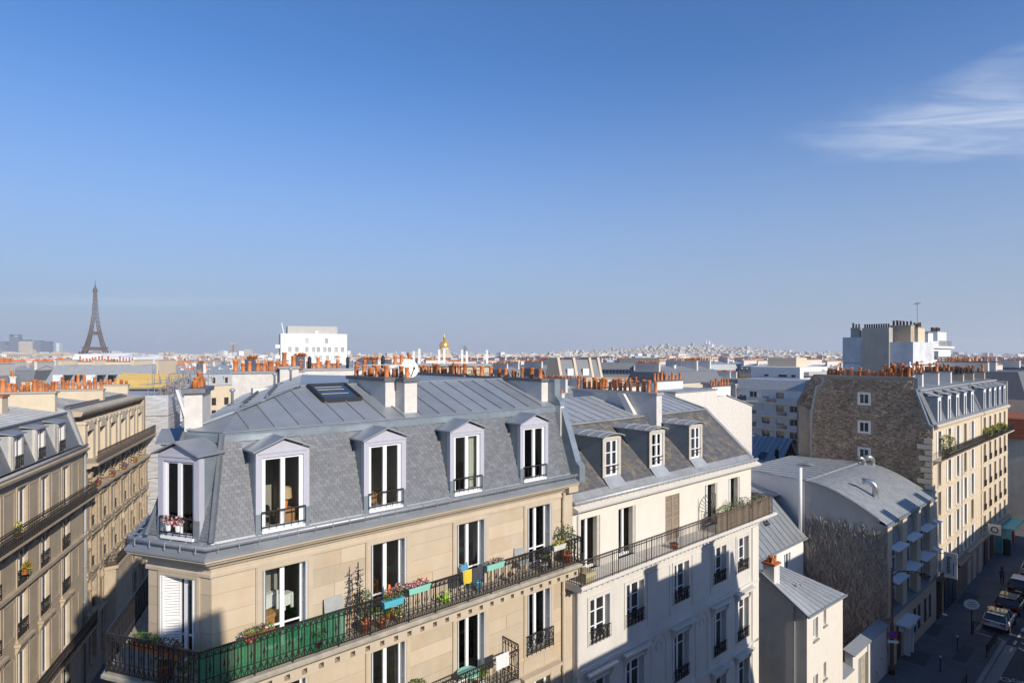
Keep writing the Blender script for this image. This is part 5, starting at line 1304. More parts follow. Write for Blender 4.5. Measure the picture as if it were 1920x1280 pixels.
def top_mansard(root, x0, x1, cols, yy, gy=.0):
    m = MB(); sweep(m, [(x0,yy-.3),(x1,yy-.3)], [(.3,17.1),(.05,17.15),(-.02,17.3),(-.08,17.4),(.1,17.5)], True); part('cornice', m, 'stone_cream', root)
    m = MB(); m.face((x0,yy+.05,17.55),(x1,yy+.05,17.55),(x1,yy+1.25,20.6),(x0,yy+1.25,20.6)); part('mansard_roof', m, 'slate', root)
    m = MB(); m.bar((x0,yy+.02,17.52),(x1,yy+.02,17.52),.5,.12); m.bar((x0,yy+1.2,20.62),(x1,yy+1.2,20.62),.35,.12); part('gutter', m, 'zinc_light', root)
    zinc_slope(root, ((x0,yy+1.25,20.65),(x1,yy+1.25,20.65),(x1,yy+6,21.3),(x0,yy+6,21.3)), 14, 'zinc_light', seam=.05)
    m = MB(); m.face((x0,yy+6,21.3),(x1,yy+6,21.3),(x1,yy+10.5,19),(x0,yy+10.5,19)); part('rear_roof', m, 'zinc', root)
    for x in cols:
        m = MB(); m.box(x-.55,x-.36,yy-.02,yy+.16,17.75,19.95); m.box(x+.36,x+.55,yy-.02,yy+.16,17.75,19.95); m.box(x-.36,x+.36,yy-.02,yy+.16,19.65,19.95); d = part('dormer', m, 'paint_white', root)
        for s in (-1,1):
            c = MB(); c.extr([(x+s*.53,yy,17.7),(x+s*.53,yy,20.0),(x+s*.53,yy+1.05,20.0),(x+s*.53,yy+.15,17.7)], (s*.03,0,0)); part('cheek', c, 'zinc_cheek', d)
        c = MB(); c.hexa([(x-.66,yy-.12,20.0),(x+.66,yy-.12,20.0),(x+.66,yy+1.25,20.35),(x-.66,yy+1.25,20.35),(x-.66,yy-.12,20.06),(x+.66,yy-.12,20.06),(x+.66,yy+1.25,20.45),(x-.66,yy+1.25,20.45)]); part('dormer_roof', c, 'zinc_light', d)
        g = MB(); g.box(x-.36, x+.36, yy+.08, yy+.1, 17.78, 19.65); part('pane', g, 'glass_dark', d); g = MB(); g.box(x-.04,x+.04,yy+.05,yy+.08,17.78,19.65); part('mullion', g, 'paint_white', d)
top_mansard(SB, SX0+.3, SX1, SC1, .3)
m = MB(); sweep(m, [(SX0,0),(SX1,0)], [(.3,14.12),(-.25,14.16),(-.4,14.25),(-.4,14.34),(.3,14.36)], True); sbb = part('balcony', m, 'stone_cream', SB)
for j in range(9): link('railing', rail_mesh(2.1, .92, 'scroll'), sbb, (SX0+.05+j*2.11, -.35, 14.35))
m = MB(); m.tube([(70.85,.2,14.1),(70.85,.2,3.6)], .07, 6); part('downpipe', m, 'plastic_white', SB)
for (xa, y0, y1, np) in ((60.75,1.9,4.4,9),(64.8,2.2,5.6,9),(70.5,2.2,6.0,9),(75.5,2.2,6,9)): chimney(SB, xa, xa+.5, y0, y1, 20.5, 22.0, np, kinds=(0,1,0,2,3), wall='plaster_chim', scale=1.15)
for k in range(30):
    o = link('chimney_pot', pot_mesh(prg.choice((0,1,0,2,3))), gb, (SX0+.15+prg.uniform(-.06,.06), 2.2+k*.245+prg.uniform(-.05,.05), 21.85)); s = prg.uniform(.75,1.15); o.scale = (s,)*3
m = MB(); m.lathe([(.16,0),(.16,.9),(.3,.95),(.3,1.25),(.12,1.4),(.2,1.5),(.05,1.7)], (62.2,2.6,21.6), 10); part('flue_cowl', m, 'steel', SB, smooth=True)
# shop front
m = MB(); m.box(SX0+.05, 67.0, -.05, .3, 0, 3.3); m.box(SX0+.05, 67.1, -.25, .3, 3.3, 3.55); shp = part('shop_front', m, 'shop_dark', SB)
for x in (62.9,64.3,65.7):
    m = MB(); m.box(x, x+1.1, -.075, -.052, .5, 2.9); part('shop_window', m, 'glass_blue', shp)
m = MB(); m.box(67.0, 71.8, -.02, .3, 0, 3.3); m.box(67.0,71.9,-.45,.3,3.3,3.5); part('shop_front', m, 'wood_grey', SB)
m = MB()
for x in (72.2,74.6,77.2): m.box(x, x+1.5, .05, .35, 0, 3.4)
m.box(71.9,79.6,.3,.5,0,3.4); part('ground_wall', m, 'stone_cream', SB)
m = MB(); m.box(71.95,79.6,-.15,.3,3.35,3.6); part('ledge', m, 'stone_old', SB)
SD = froot('balconet_building', 'cream stone building with balconets and dormers beyond the rubble gable building', 'building', 79.7)
street_front(SD, 79.65, 94.2, SC2, .25, srow, 17.3, 'stone_cream', None, (1,2,3), 6)
top_mansard(SD, 79.65, 94.2, SC2, .25)
m = MB(); sweep(m, [(79.7,0),(94.3,0)], [(.3,14.12),(-.3,14.16),(-.45,14.25),(-.45,14.34),(.3,14.36)], True); b2 = part('balcony', m, 'stone_cream', SD)
for j in range(7): link('railing', rail_mesh(2.07, .92, 'scroll'), b2, (79.75+j*2.08, -.40, 14.35))
for (xa, np) in ((81,8),(86,8),(92,8)): chimney(SD, xa, xa+.5, 2.2, 6, 20.5, 21.6, np, wall='stone_old', kinds=(0,1,0,2), scale=1.15, sooty=xa < 90)
m = MB(); m.box(79.65,94.2,.3,.6,0,3.4); m.box(79.65,94.3,-.2,.3,3.35,3.6); part('ground_wall', m, 'stone_dirty', SD)
for x in (81.0,84.2): 
    m = MB(); m.box(x, x+1.6, .2, .31, 0, 2.8); part('door', m, 'wood_dark', SD)
m = MB(); m.box(87.5, 94.0, -.3, .3, 0, 3.0); m.box(87.5,94.1,-1.4,.3,3.0,3.2); sf_ = part('shop_front', m, 'shop_teal', SD)
m = MB(); m.box(93.6, 94.1, -.5, -.3, 0, 3.1); part('shop_pier', m, 'shop_red', sf_)
m = MB(); m.box(94.2, 94.4, .25, 10, 0, 20.5); part('wall', m, 'plaster_beige', SD)
# white tower block behind
TW = froot('white_terraced_block', 'white stepped apartment block with roof terraces and patchy grey gable, topped by chimney stacks', 'building', 107, 13.8)
TX, TY = 107.05, 13.85
m = MB(); m.box(TX, TX+7, 20.2, 24.3, 0, 26.8); part('gable_wall', m, 'wall_patchy', TW)
m = MB(); m.box(TX-.25, TX+1.6, 17.2, 21.2, 0, 28.3); tc_ = part('chimney', m, 'cement', TW)
for i in range(11):
    o = link('chimney_pot', pot_sooty(), tc_, (TX+.6, 17.5+i*.35, 28.3)); o.scale = (1.1,)*3
m = MB(); m.box(TX, TX+12, 13.9, 17.2, 0, 25.9); part('gable_wall', m, 'wall_patchy', TW)
m = MB(); m.box(TX+.05, TX+34, TY, 24, 0, 22.3); part('wall', m, 'wall_white', TW)
m = MB(); m.box(TX+2, TX+25.5, TY+.6, 23, 22.55, 25.0); part('wall', m, 'wall_white', TW)
m = MB(); m.box(TX+1.5, TX+26, TY+.1, 22, 25.0, 25.35); m.box(TX, TX+35, TY-.5, 24, 22.3, 22.55); part('terrace_slab', m, 'wall_white', TW)
m = MB(); m.box(TX+14, TX+25, TY+1, 22, 25.35, 26.2); part('wall', m, 'wall_white', TW)
for i, (x, w, z) in enumerate(((8,4,20.3),(15,3,20.3),(24,4,20.3),(29,3,20.3),(9,3,23.0),(14,3,23.0))):
    m = MB(); m.box(TX+x, TX+x+w, TY-.02 if z < 22 else TY+.57, TY+.1 if z < 22 else TY+.7, z, z+1.5); part('window', m, 'glass_dark', TW)
for (x0, x1, y, z) in ((12,34,TY-.4,22.55),(16,25,TY+.3,25.36)):
    for j in range(int((x1-x0)/2.2)): link('railing', rail_mesh(2.15, 1.0, 'plain', mat='steel'), TW, (TX+x0+j*2.2, y, z))
chimney(TW, TX+3, TX+5, 15, 18.0, 25, 28.6, 6, wall='stone_old', cap='cement', sooty=True, scale=1.3); chimney(TW, TX+7, TX+11, 15, 16.2, 25, 28.4, 6, wall='stone_cream', cap='cement', sooty=True, scale=1.3)
chimney(TW, TX+19, TX+25, 15, 17, 25.5, 28.0, 8, wall='wall_white', cap='cement', sooty=True, scale=1.3); chimney(TW, TX+13, TX+16, 15, 17, 25.5, 27.6, 0, wall='wall_white', cap='cement')
chimney(TW, TX+.5, TX+1.5, 21.8, 23.2, 26.8, 28.3, 3, wall='cement', cap='cement', sooty=True, scale=1.2)
an = froot('roof_antenna', 'tall thin television antenna on the terraced white block', 'antenna', TX+9, 15.6)
an.location.z = 28.5; m = MB(); m.tube([(0,0,0),(0,0,4.2)], .06, 6); part('mast', m, 'pipe_grey', an, (TX+9, 15.6, 0))
m = MB(); m.bar((-1.0,0,3.9),(.9,0,4.3),.06)
for k in range(7): m.bar((-.9+k*.28,-.35,3.92+k*.06),(-.9+k*.28,.35,3.92+k*.06),.03)
part('aerial', m, 'pipe_grey', an, (TX+9, 15.6, 0))
# ---------------------------------------------------------------- the opposite side of the street (behind and beside the viewpoint)
def plain_block(name, label, x0, x1, y0, y1, h, wall, roof='zinc', group=None, face=-1, step=2.9, root=froot, dz=2.95, base=3.6):
    """building whose street face is y1 (face=+1) or y0 (face=-1), windows cut in that face and the ends"""
    o = root(name, label, 'building', x0, y0, group)
    n = max(1, int((x1-x0-1)/step)); s = (x1-x0)/n; cols = [x0+s*(i+.5) for i in range(n)]
    zs = []; z = base
    while z+2.2 < h-.3: zs.append(z); z += dz
    hs = [(x-.5, x+.5, z, z+1.9) for x in cols for z in zs]; m = MB(); yy = y0 if face < 0 else y1
    wall_holes(m, x0, x1, -.5, h, hs, 0, .25)
    if face > 0: m.v = [(x0+x1-v[0], y1-v[1], v[2]) for v in m.v]
    else: m.v = [(v[0], v[1]+y0, v[2]) for v in m.v]
    a, b = (y0, y1)
    m.face((x0,a,-.5),(x0,a,h),(x0,b,h),(x0,b,-.5)); m.face((x1,a,-.5),(x1,b,-.5),(x1,b,h),(x1,a,h)); yb = y1 if face < 0 else y0
    m.face((x0,yb,-.5),(x1,yb,-.5),(x1,yb,h),(x0,yb,h)); part('wall', m, wall, o)
    pm = cached(('pp', 'glass_dark'), lambda: MB().box(-.5,.5,0,.04,0,1.9).mesh('pane', 'glass_dark'))
    for x in cols:
        for z in zs: link('window', pm, o, (x if face < 0 else x0+x1-x, y0+.22 if face < 0 else y1-.26, z))
    m = MB(); m.box(x0-.1, x1+.1, y0-.15, y1+.15, h, h+.25); part('cornice', m, wall, o)
    m = MB(); zc = h+.25; i = min(1.2, (y1-y0)*.2)
    m.hexa([(x0,y0,zc),(x1,y0,zc),(x1,y1,zc),(x0,y1,zc),(x0+.05,y0+i,zc+.35),(x1-.05,y0+i,zc+.35),(x1-.05,y1-i,zc+.35),(x0+.05,y1-i,zc+.35)]); part('roof', m, roof, o)
    return o
OB = plain_block('terrace_building', 'pale building with flat roof terrace directly opposite the limestone corner building', -22, 6.2, -26, -14.0, 18.4, 'stone_cream', face=1)
m = MB(); m.box(-2.1, -.25, -21.8, -20.1, 18.0, 28.15); part('shade_tower', m, 'plaster_white', OB)  # unseen tower added on the roof to throw a shadow on the chamfered corner
O2 = plain_block('tall_opposite_building', 'tall pale building across the street facing the cream building', 9.4, 23.6, -26, -14.0, 19.1, 'stone_cream', face=1)
m = MB(); m.box(15.3, 23.5, -20, -14.3, 19.3, 21.5); m.box(16.4,17.4,-16.2,-14.8,21.5,22.5); m.box(20.9,22,-16.2,-14.8,21.5,22.6); m.hexa([(23.6,-20,12),(26.6,-20,12),(26.6,-14.1,12),(23.6,-14.1,12),(23.6,-20,21.3),(23.9,-20,21.3),(23.9,-14.2,21.3),(23.6,-14.2,21.3)]); m.box(23.7,26.6,-26,-14.1,-.5,12); part('attic', m, 'zinc', O2)
O3 = plain_block('low_opposite_building', 'low garage building across the street facing the small white house', 30, 42.5, -24, -14.0, 6.2, 'plaster_beige', face=1)
O4 = plain_block('mid_opposite_building', 'brick toned building across the street facing the vine covered building', 42.8, 61.2, -26, -14.0, 17.3, 'stone_old', face=1)
m = MB()
for (x, w) in ((48,1.1),(52,2.5),(56.5,1.2),(58.9,1.8)): m.box(x, x+w, -16.2, -14.6, 17.4, 19.5)
part('chimney', m, 'plaster_chim', O4)
O5 = plain_block('far_opposite_building', 'grey building across the street facing the rubble gable building', 61.9, 97, -26, -14.0, 11.6, 'stone_dirty', face=1)

# ---------------------------------------------------------------- roofs just behind the corner building
RB = lroot('rear_wing_building', 'apartment building behind the corner building with white party walls and rows of clay pots', 'building', -18, -12)
m = MB(); m.box(-18.2, 0, -26, -11.1, -.5, 18.9); m.box(-18.15, -.05, -25.9, -14.5, 18.9, 21.7); part('wall', m, 'plaster_white', RB)
zinc_slope(RB, ((0,-11.0,19.0),(-18.2,-11.0,19.0),(-18.2,-14.4,21.8),(0,-14.4,21.8)), 26, 'zinc')
zinc_slope(RB, ((0,-14.4,21.85),(-18.2,-14.4,21.85),(-18.2,-18,22.5),(0,-18,22.5)), 26, 'zinc_light')
zinc_slope(RB, ((-18.2,-26,21.5),(0,-26,21.5),(0,-18,22.5),(-18.2,-18,22.5)), 20, 'zinc_light')
chimney(RB, -15.3, -14.9, -13.6, -11.2, 21.5, 22.95, 7, kinds=(0,0,1), cap='zinc', along='y'); chimney(RB, -15.7, -15.2, -14.5, -13.55, 21.5, 23.2, 2, cap='zinc', kinds=(1,), along='y')
chimney(RB, -12.3, -11.9, -19.6, -14.8, 21.8, 23.0, 9, kinds=(1,0,3,4,3), cap='zinc', along='y'); chimney(RB, -10.3, -9.8, -21.6, -20.2, 21.8, 23.1, 3, kinds=(0,1), cap='zinc', along='y')
chimney(RB, -5.3, -4.8, -17.0, -11.5, 21.3, 22.7, 12, kinds=(0,1,3), cap='zinc', along='y')
AC = lroot('rooftop_fan_unit', 'white rooftop ventilation unit with round fan grille inside steel guard rails', 'fan unit', -13.6, -20.2)
m = MB(); m.box(-14.2, -13.0, -21.0, -19.3, 22.45, 23.35); part('casing', m, 'plastic_white', AC)
m = MB()
for k in range(16):
    a, b = k*math.pi/8, (k+1)*math.pi/8; m.bar((-14.23,-20.1+.36*math.cos(a),22.92+.36*math.sin(a)),(-14.23,-20.1+.36*math.cos(b),22.92+.36*math.sin(b)),.05)
    m.bar((-14.23,-20.1,22.92),(-14.23,-20.1+.36*math.cos(a),22.92+.36*math.sin(a)),.02)
m.tube([(-14.26,-20.1,22.92),(-14.2,-20.1,22.92)], .12, 10); part('fan_grille', m, 'steel', AC)
GR = lroot('roof_guard_rail', 'galvanised steel guard rail around the rooftop fan unit', 'guard rail', -15, -20)
m = MB()
for z in (22.9, 23.35): m.tube([(-14.6,-22.2,z),(-14.6,-18.2,z),(-11,-18.2,z)], .025, 6)
for y in (-22.2,-20.9,-19.5,-18.2): m.tube([(-14.6,y,22.3),(-14.6,y,23.35)], .025, 6)
part('rails', m, 'steel', GR)
# scaffolded building with the yellow temporary roof
SF = lroot('scaffolded_building', 'building wrapped in white scaffold netting next to the carved stone building', 'building', 17.5)
m = MB(); m.box(17.3, 34, .2, 12, -.5, 19.6); part('wall', m, 'stone_old', SF)
m = MB(); m.box(17.3, 34, .2, 12, 19.6, 19.9); part('roof', m, 'zinc_light', SF)
SCF = lroot('scaffold', 'white netted tube scaffold with sheeted hoist tower along the left street', 'scaffold', 17.6, -1.5)
def net(pts, name='netting', mat='net_white'):
    a, b, c, d = [Vector(p) for p in pts]; m = MB(); nx, nz_ = 5, 10; g = random.Random(int(a.x*10)+7); nrm = (b-a).cross(d-a).normalized()
    G = [[a.lerp(b, i/nx).lerp(d.lerp(c, i/nx), j/nz_) + nrm*g.uniform(-.06,.06)*(0 < i < nx) for i in range(nx+1)] for j in range(nz_+1)]
    for j in range(nz_):
        for i in range(nx): m.face(G[j][i], G[j][i+1], G[j+1][i+1], G[j+1][i])
    return part(name, m, mat, SCF)
for j in range(9):
    z0, z1 = 1.5+j*2.05, 1.5+(j+1)*2.05-.06
    net(((17.35,.1,z0),(17.35,-1.9,z0),(17.35,-1.9,z1),(17.35,.1,z1)))
    net(((17.35,-1.9,z0),(34,-1.9,z0),(34,-1.9,z1),(17.35,-1.9,z1)))
    m = MB(); m.box(17.4, 34, -1.8, -.1, z0, z0+.06); part('deck', m, 'wood_grey', SCF)
for j in range(3):
    net(((17.6,-2.9,12+j*2.6),(19.4,-3.6,12+j*2.6),(19.4,-3.6,14.4+j*2.6),(17.6,-2.9,14.4+j*2.6)), 'hoist_sheet', 'tarp_white')
for x in (17.4,19.9,22.4,24.9,27.4,29.9,32.4):
    for y in (-1.85,-.15):
        m = MB(); m.tube([(x,y,0),(x,y,21.6)], .03, 5); part('pole', m, 'steel', SCF)
m = MB(); jg = random.Random(4)
for i in range(150):
    a = Vector((jg.uniform(17.3,32), jg.uniform(-4.2,-.2), jg.uniform(19.4,21.2))); d = jg.choice((Vector((0,1,0)),Vector((1,0,0)),Vector((0,0,1)),Vector((.6,.2,.7)))); m.bar(a, a+d*jg.uniform(.6,2.2), .05)
tag(part('tubes', m, 'steel', SCF), kind='stuff')
m = MB()
for i in range(26):
    a = Vector((jg.uniform(17.3,32), jg.uniform(-4.2,-.2), jg.uniform(19.6,20.9))); m.box(a.x, a.x+.12, a.y, a.y+.12, a.z, a.z+.12)
part('couplers', m, 'sign_red', SCF)
for (x, y, z) in ((17.5,-3.4,19.2),(18.2,-4.6,18.6)):
    m = MB(); m.hexa([(x,y,z-2),(x+.9,y,z-2),(x+.9,y-.25,z-2),(x,y-.25,z-2),(x,y+.9,z+1.2),(x+.9,y+.9,z+1.2),(x+.9,y+.65,z+1.2),(x,y+.65,z+1.2)]); part('chute', m, 'tarp_white', SCF)
YR = thing('yellow_roof_cover', 'corrugated yellow temporary roof sheeting over the scaffolded building', 'roof cover', (-44, 66, 20.2))
A, B, C_, D = Vector((-.5,0,0)), Vector((5.9,0,.0)), Vector((-.2,16,.75)), Vector((-9.5,16,.95))
ny = 11
for i in range(ny):
    p0, p1 = A.lerp(D, i/ny), A.lerp(D, (i+1)/ny); q0, q1 = B.lerp(C_, i/ny), B.lerp(C_, (i+1)/ny); m = MB(); up = Vector((0,0,.28))
    pm_, qm = p0.lerp(p1,.5)+up, q0.lerp(q1,.5)+up
    m.face(p0, q0, qm, pm_); m.face(pm_, qm, q1, p1); part('sheet', m, 'yellow_sheet', YR)
m = MB()
for i in range(8): m.bar(A.lerp(D,i/7)+Vector((0,0,-.1)), B.lerp(C_,i/7)+Vector((0,0,-.1)), .12)
part('truss', m, 'steel', YR)
for i in range(16):
    a = D.lerp(A, i/15)+Vector((-.6,0,-.15)); m.bar(a, a+Vector((-5.5,.6,-.1)), .1)

# ---------------------------------------------------------------- landmarks
def wx(px, Y): return (px-960)/1120.*Y
def lat(mb, a, b, c, d, w):    # X-braced panel between chords a-b and c-d
    mb.bar(a, d, w); mb.bar(c, b, w); mb.bar(a, c, w)
def iron_tower():
    Y = 2230.; X = wx(178.5, Y); g = terrain_z(X, Y); T = thing('iron_lattice_tower', 'tall brown iron lattice tower rising above the far city roofs', 'tower', (X, Y, g), R(33))
    k = .965
    def o(z):
        pts = [(0,62.5),(28,46),(57,34.5),(85,26),(116,19.5),(150,14.2),(190,9.8),(230,7.2),(276,5.2)]
        for (a, b) in zip(pts, pts[1:]):
            if a[0] <= z <= b[0]: return a[1]+(b[1]-a[1])*(z-a[0])/(b[0]-a[0])
        return 5
    def inn(z):
        pts = [(0,38),(57,20),(116,8.5),(180,0),(300,0)]
        for (a, b) in zip(pts, pts[1:]):
            if a[0] <= z <= b[0]: return a[1]+(b[1]-a[1])*(z-a[0])/(b[0]-a[0])
        return 0
    for sx in (-1, 1):
        for sy in (-1, 1):
            m = MB(); zs = [0,14,28,42,57,72,87,102,116,130,145,160,176,192,210,228,246,262,276]
            for z0, z1 in zip(zs, zs[1:]):
                c0 = [(sx*a, sy*b, z0*k) for (a, b) in ((o(z0),o(z0)),(o(z0),inn(z0)),(inn(z0),inn(z0)),(inn(z0),o(z0)))]
                c1 = [(sx*a, sy*b, z1*k) for (a, b) in ((o(z1),o(z1)),(o(z1),inn(z1)),(inn(z1),inn(z1)),(inn(z1),o(z1)))]
                w = 2.2 if z0 < 116 else 1.5
                for i in range(4):
                    j = (i+1) % 4; m.bar(c0[i], c1[i], w); lat(m, Vector(c0[i]), Vector(c1[i]), Vector(c0[j]), Vector(c1[j]), w*.65)
                    h0, h1 = Vector(c0[i]).lerp(Vector(c0[j]), .5), Vector(c1[i]).lerp(Vector(c1[j]), .5); m.bar(h0, h1, w*.5)
            part('leg', m, 'iron_brown', T)
    def deck(z0, z1, h, name):
        m = MB(); m.hexa([(-h,-h,z0*k),(h,-h,z0*k),(h,h,z0*k),(-h,h,z0*k),(-h-1,-h-1,z1*k),(h+1,-h-1,z1*k),(h+1,h+1,z1*k),(-h-1,h+1,z1*k)]); part(name, m, 'iron_brown', T)
    m = MB()
    for (z0, z1, h, t) in ((50,63,35.5,3.0),(60,63,37.5,6)):
        for s in (-1, 1): m.box(-h, h, s*h-t/2, s*h+t/2, z0*k, z1*k); m.box(s*h-t/2, s*h+t/2, -h, h, z0*k, z1*k)
    part('first_platform', m, 'iron_brown', T)
    deck(111,119,20.5,'second_platform'); deck(119,123,17,'second_platform'); deck(276,283,7.6,'top_platform')
    m = MB(); m.lathe([(6.5,283*k),(6,289*k),(3.5,294*k),(2.4,300*k),(1.2,302*k),(.9,318*k),(.3,326*k)], n=10); part('mast', m, 'iron_brown', T)
    m = MB()
    for s in (-1, 1):          # arches between the legs
        for ax in (0, 1):
            pr = None
            for i in range(13):
                a = math.pi*i/12; p = (37*math.cos(a), s*48 , (8+37*math.sin(a))*k) if ax == 0 else (s*48, 37*math.cos(a), (8+37*math.sin(a))*k)
                if pr: m.bar(pr, p, 3)
                pr = p
    part('arch', m, 'iron_brown', T)
iron_tower()
def dome_church():
    Y = 1850.; X = wx(833, Y); g = terrain_z(X, Y); T = thing('golden_domed_church', 'classical stone church with tall gilded dome and lantern', 'church', (X, Y, g), .2)
    m = MB(); m.box(-29,29,-29,29,0,30); m.box(-18,18,-34,-29,0,36); part('nave', m, 'stone_cream', T)
    m = MB(); m.lathe([(15,30),(15,48),(16,48),(16,50),(13.5,50),(13.5,57),(14.5,58)], n=24)
    for i in range(16):
        a = i*math.pi/8; m.lathe([(1.3,32),(1.1,47)], (16*math.cos(a),16*math.sin(a),0), 6)
    part('drum', m, 'stone_cream', T)
    m = MB(); m.lathe([(14.2,57),(14.4,60),(13.6,65),(11.4,70),(8,74),(4.2,76.5),(3.6,77)], n=24)
    for i in range(12):
        a = i*math.pi/6; P = [(14.5,58),(13.9,65),(11.7,70),(8.2,74.3),(4,77)]
        for p, q in zip(P, P[1:]): m.bar((p[0]*math.cos(a),p[0]*math.sin(a),p[1]),(q[0]*math.cos(a),q[0]*math.sin(a),q[1]),.8)
    part('dome', m, 'gold', T, smooth=True)
    m = MB(); m.lathe([(3.4,77),(3.2,86),(3.8,86.5),(3.0,88),(1.2,93),(.3,102)], n=12); part('lantern', m, 'gold', T, smooth=True)
dome_church()
def basilica():
    Y = 5300.; X = wx(1330, Y); g = terrain_z(X, Y)+6; T = thing('white_hilltop_basilica', 'white many domed basilica on the crest of the far hill', 'church', (X, Y, g), .3)
    m = MB(); m.box(-25,25,-40,40,0,24); m.box(-30,30,-52,-38,0,14); part('nave', m, 'wall_white', T)
    for (x, y, r, z, h) in ((0,5,11,24,34),(-17,-15,6,22,18),(17,-15,6,22,18),(-17,25,6,22,18),(17,25,6,22,18)):
        m = MB(); m.lathe([(r,z),(r,z+h*.45),(r*1.05,z+h*.5),(r*.9,z+h*.75),(r*.45,z+h),(r*.2,z+h*1.05),(.5,z+h*1.25)], (x,y,0), 12); part('dome', m, 'wall_white', T, smooth=True)
    m = MB(); m.box(-6,6,44,56,0,52); m.lathe([(7,52),(5,62),(.5,72)], (0,50,0), 8); part('bell_tower', m, 'wall_white', T)
basilica()
# business district towers far to the west
for (px, w, ytop, mat, lab) in ((4,90,640,'glass_tower','dark cluster tower at the edge of the far business district'),(13,60,645,'glass_tower','short dark tower next to the cluster tower, far business district'),(29.5,82,627,'glass_tower','tall glass tower with open frame top in the far business district'),(51,120,640,'stone_cream','broad pale tower with dark crown in the far business district'),(73,60,638,'glass_tower','slim dark tower in the far business district'),(88,85,640,'glass_blue','blue glass tower beside the slim dark tower'),(111,30,643,'wall_white','thin white tower at the end of the far business district'),(438,52,643,'stone_cream','faint pale twin slab on the far horizon'),(874,44,648,'glass_tower','pale blue court tower on the far horizon behind twin church towers')):
    Y = 6000.; X = wx(px, Y); g = terrain_z(X, Y); top = 24+(663-ytop)*Y/1120
    T = thing('skyscraper', lab, 'skyscraper', (X, Y, g), .25)
    m = MB(); h = top-g; w2 = w/2
    if px == 29.5:
        m.box(-w2,w2,-30,30,0,h-26); m.box(-w2,-w2+9,-30,30,h-26,h); m.box(w2-9,w2,-30,30,h-26,h); m.box(-w2,w2,-30,30,h-7,h)
    elif px == 438: m.box(-w2,-4,-20,20,0,h); m.box(4,w2,-20,20,0,h-8)
    elif px == 874: m.box(-w2,w2,-20,20,0,h*.6); m.box(-w2,w2*.5,-20,20,h*.6,h*.82); m.box(-w2,0,-20,20,h*.82,h)
    else: m.box(-w2,w2,-30,30,0,h)
    part('shaft', m, mat, T)
    m = MB()
    for k in range(1, 9): m.box(-w2-1, w2+1, -31, 31, h*k/9-1.2, h*k/9+1.2)
    part('floor_bands', m, 'concrete' if mat != 'stone_cream' else 'glass_tower', T)
    if px == 51: m = MB(); m.box(-w2*.6,w2*.6,-20,20,h,h+18); part('crown', m, 'glass_tower', T)
# palace wings on the far slope
for (px, w, lab) in ((40,150,'curved colonnaded palace wing on the far slope, the western one'),(88,150,'straight colonnaded palace wing beside the domed pavilion'),(113,70,'square palace pavilion at the end of the colonnade')):
    Y = 2900.; X = wx(px, Y); T = thing('palace_wing' if w > 100 else 'palace_pavilion', lab, 'palace', (X, Y, terrain_z(X, Y)), -.1)
    h = 34 if w > 100 else 42; m = MB(); m.box(-w/2,w/2,-10,10,0,h); part('body', m, 'stone_cream', T); m = MB()
    for k in range(int(w/9)): m.box(-w/2+3+k*9,-w/2+6+k*9,-11,-9.9,4,h-6)
    part('tall_windows', m, 'glass_tower', T); m = MB(); m.box(-w/2-1,w/2+1,-11,11,h,h+2); part('cornice', m, 'stone_cream', T)
# church towers
for (px, Y, h, wd, lab, spire) in ((871,1250,26,6,'pair of square belfries of a distant church',0),(1110,1900,22,5,'pair of sharp church spires left of the far hill',1)):
    X = wx(px, Y); T = thing('twin_tower_church', lab, 'church', (X, Y, terrain_z(X, Y)), .1)
    for s in (-1, 1):
        m = MB(); m.box(s*9-wd/2,s*9+wd/2,-wd/2,wd/2,0,h)
        if spire: m.lathe([(wd*.55,h),(.3,h+20)], (s*9,0,0), 6)
        else: m.box(s*9-wd/2-.6,s*9+wd/2+.6,-wd/2-.6,wd/2+.6,h-1.5,h)
        part('bell_tower', m, 'stone_dirty', T)
    m = MB(); m.box(-8,8,-2,40,0,16); part('nave', m, 'stone_dirty', T)

# ---------------------------------------------------------------- named mid-distance buildings
def holes_box(mb, w, d, h, cols, zs, ww, wh, dep=.25):
    hs = [(x-ww/2, x+ww/2, z, z+wh) for x in cols for z in zs]; wall_holes(mb, -w/2, w/2, 0, h, hs, -d/2, dep)
    mb.face((-w/2,-d/2,0),(-w/2,-d/2,h),(-w/2,d/2,h),(-w/2,d/2,0)); mb.face((w/2,-d/2,0),(w/2,d/2,0),(w/2,d/2,h),(w/2,-d/2,h)); mb.face((-w/2,d/2,0),(w/2,d/2,0),(w/2,d/2,h),(-w/2,d/2,h)); mb.face((-w/2,-d/2,h),(w/2,-d/2,h),(w/2,d/2,h),(-w/2,d/2,h))
    return hs
EXC = []        # (x, y, r) kept clear of generic buildings
def wthing(name, label, px, Y, rot=0, cat='building', r=14): 
    X = wx(px, Y); EXC.append((X, Y, r)); return thing(name, label, cat, (X, Y, terrain_z(X, Y)), rot)
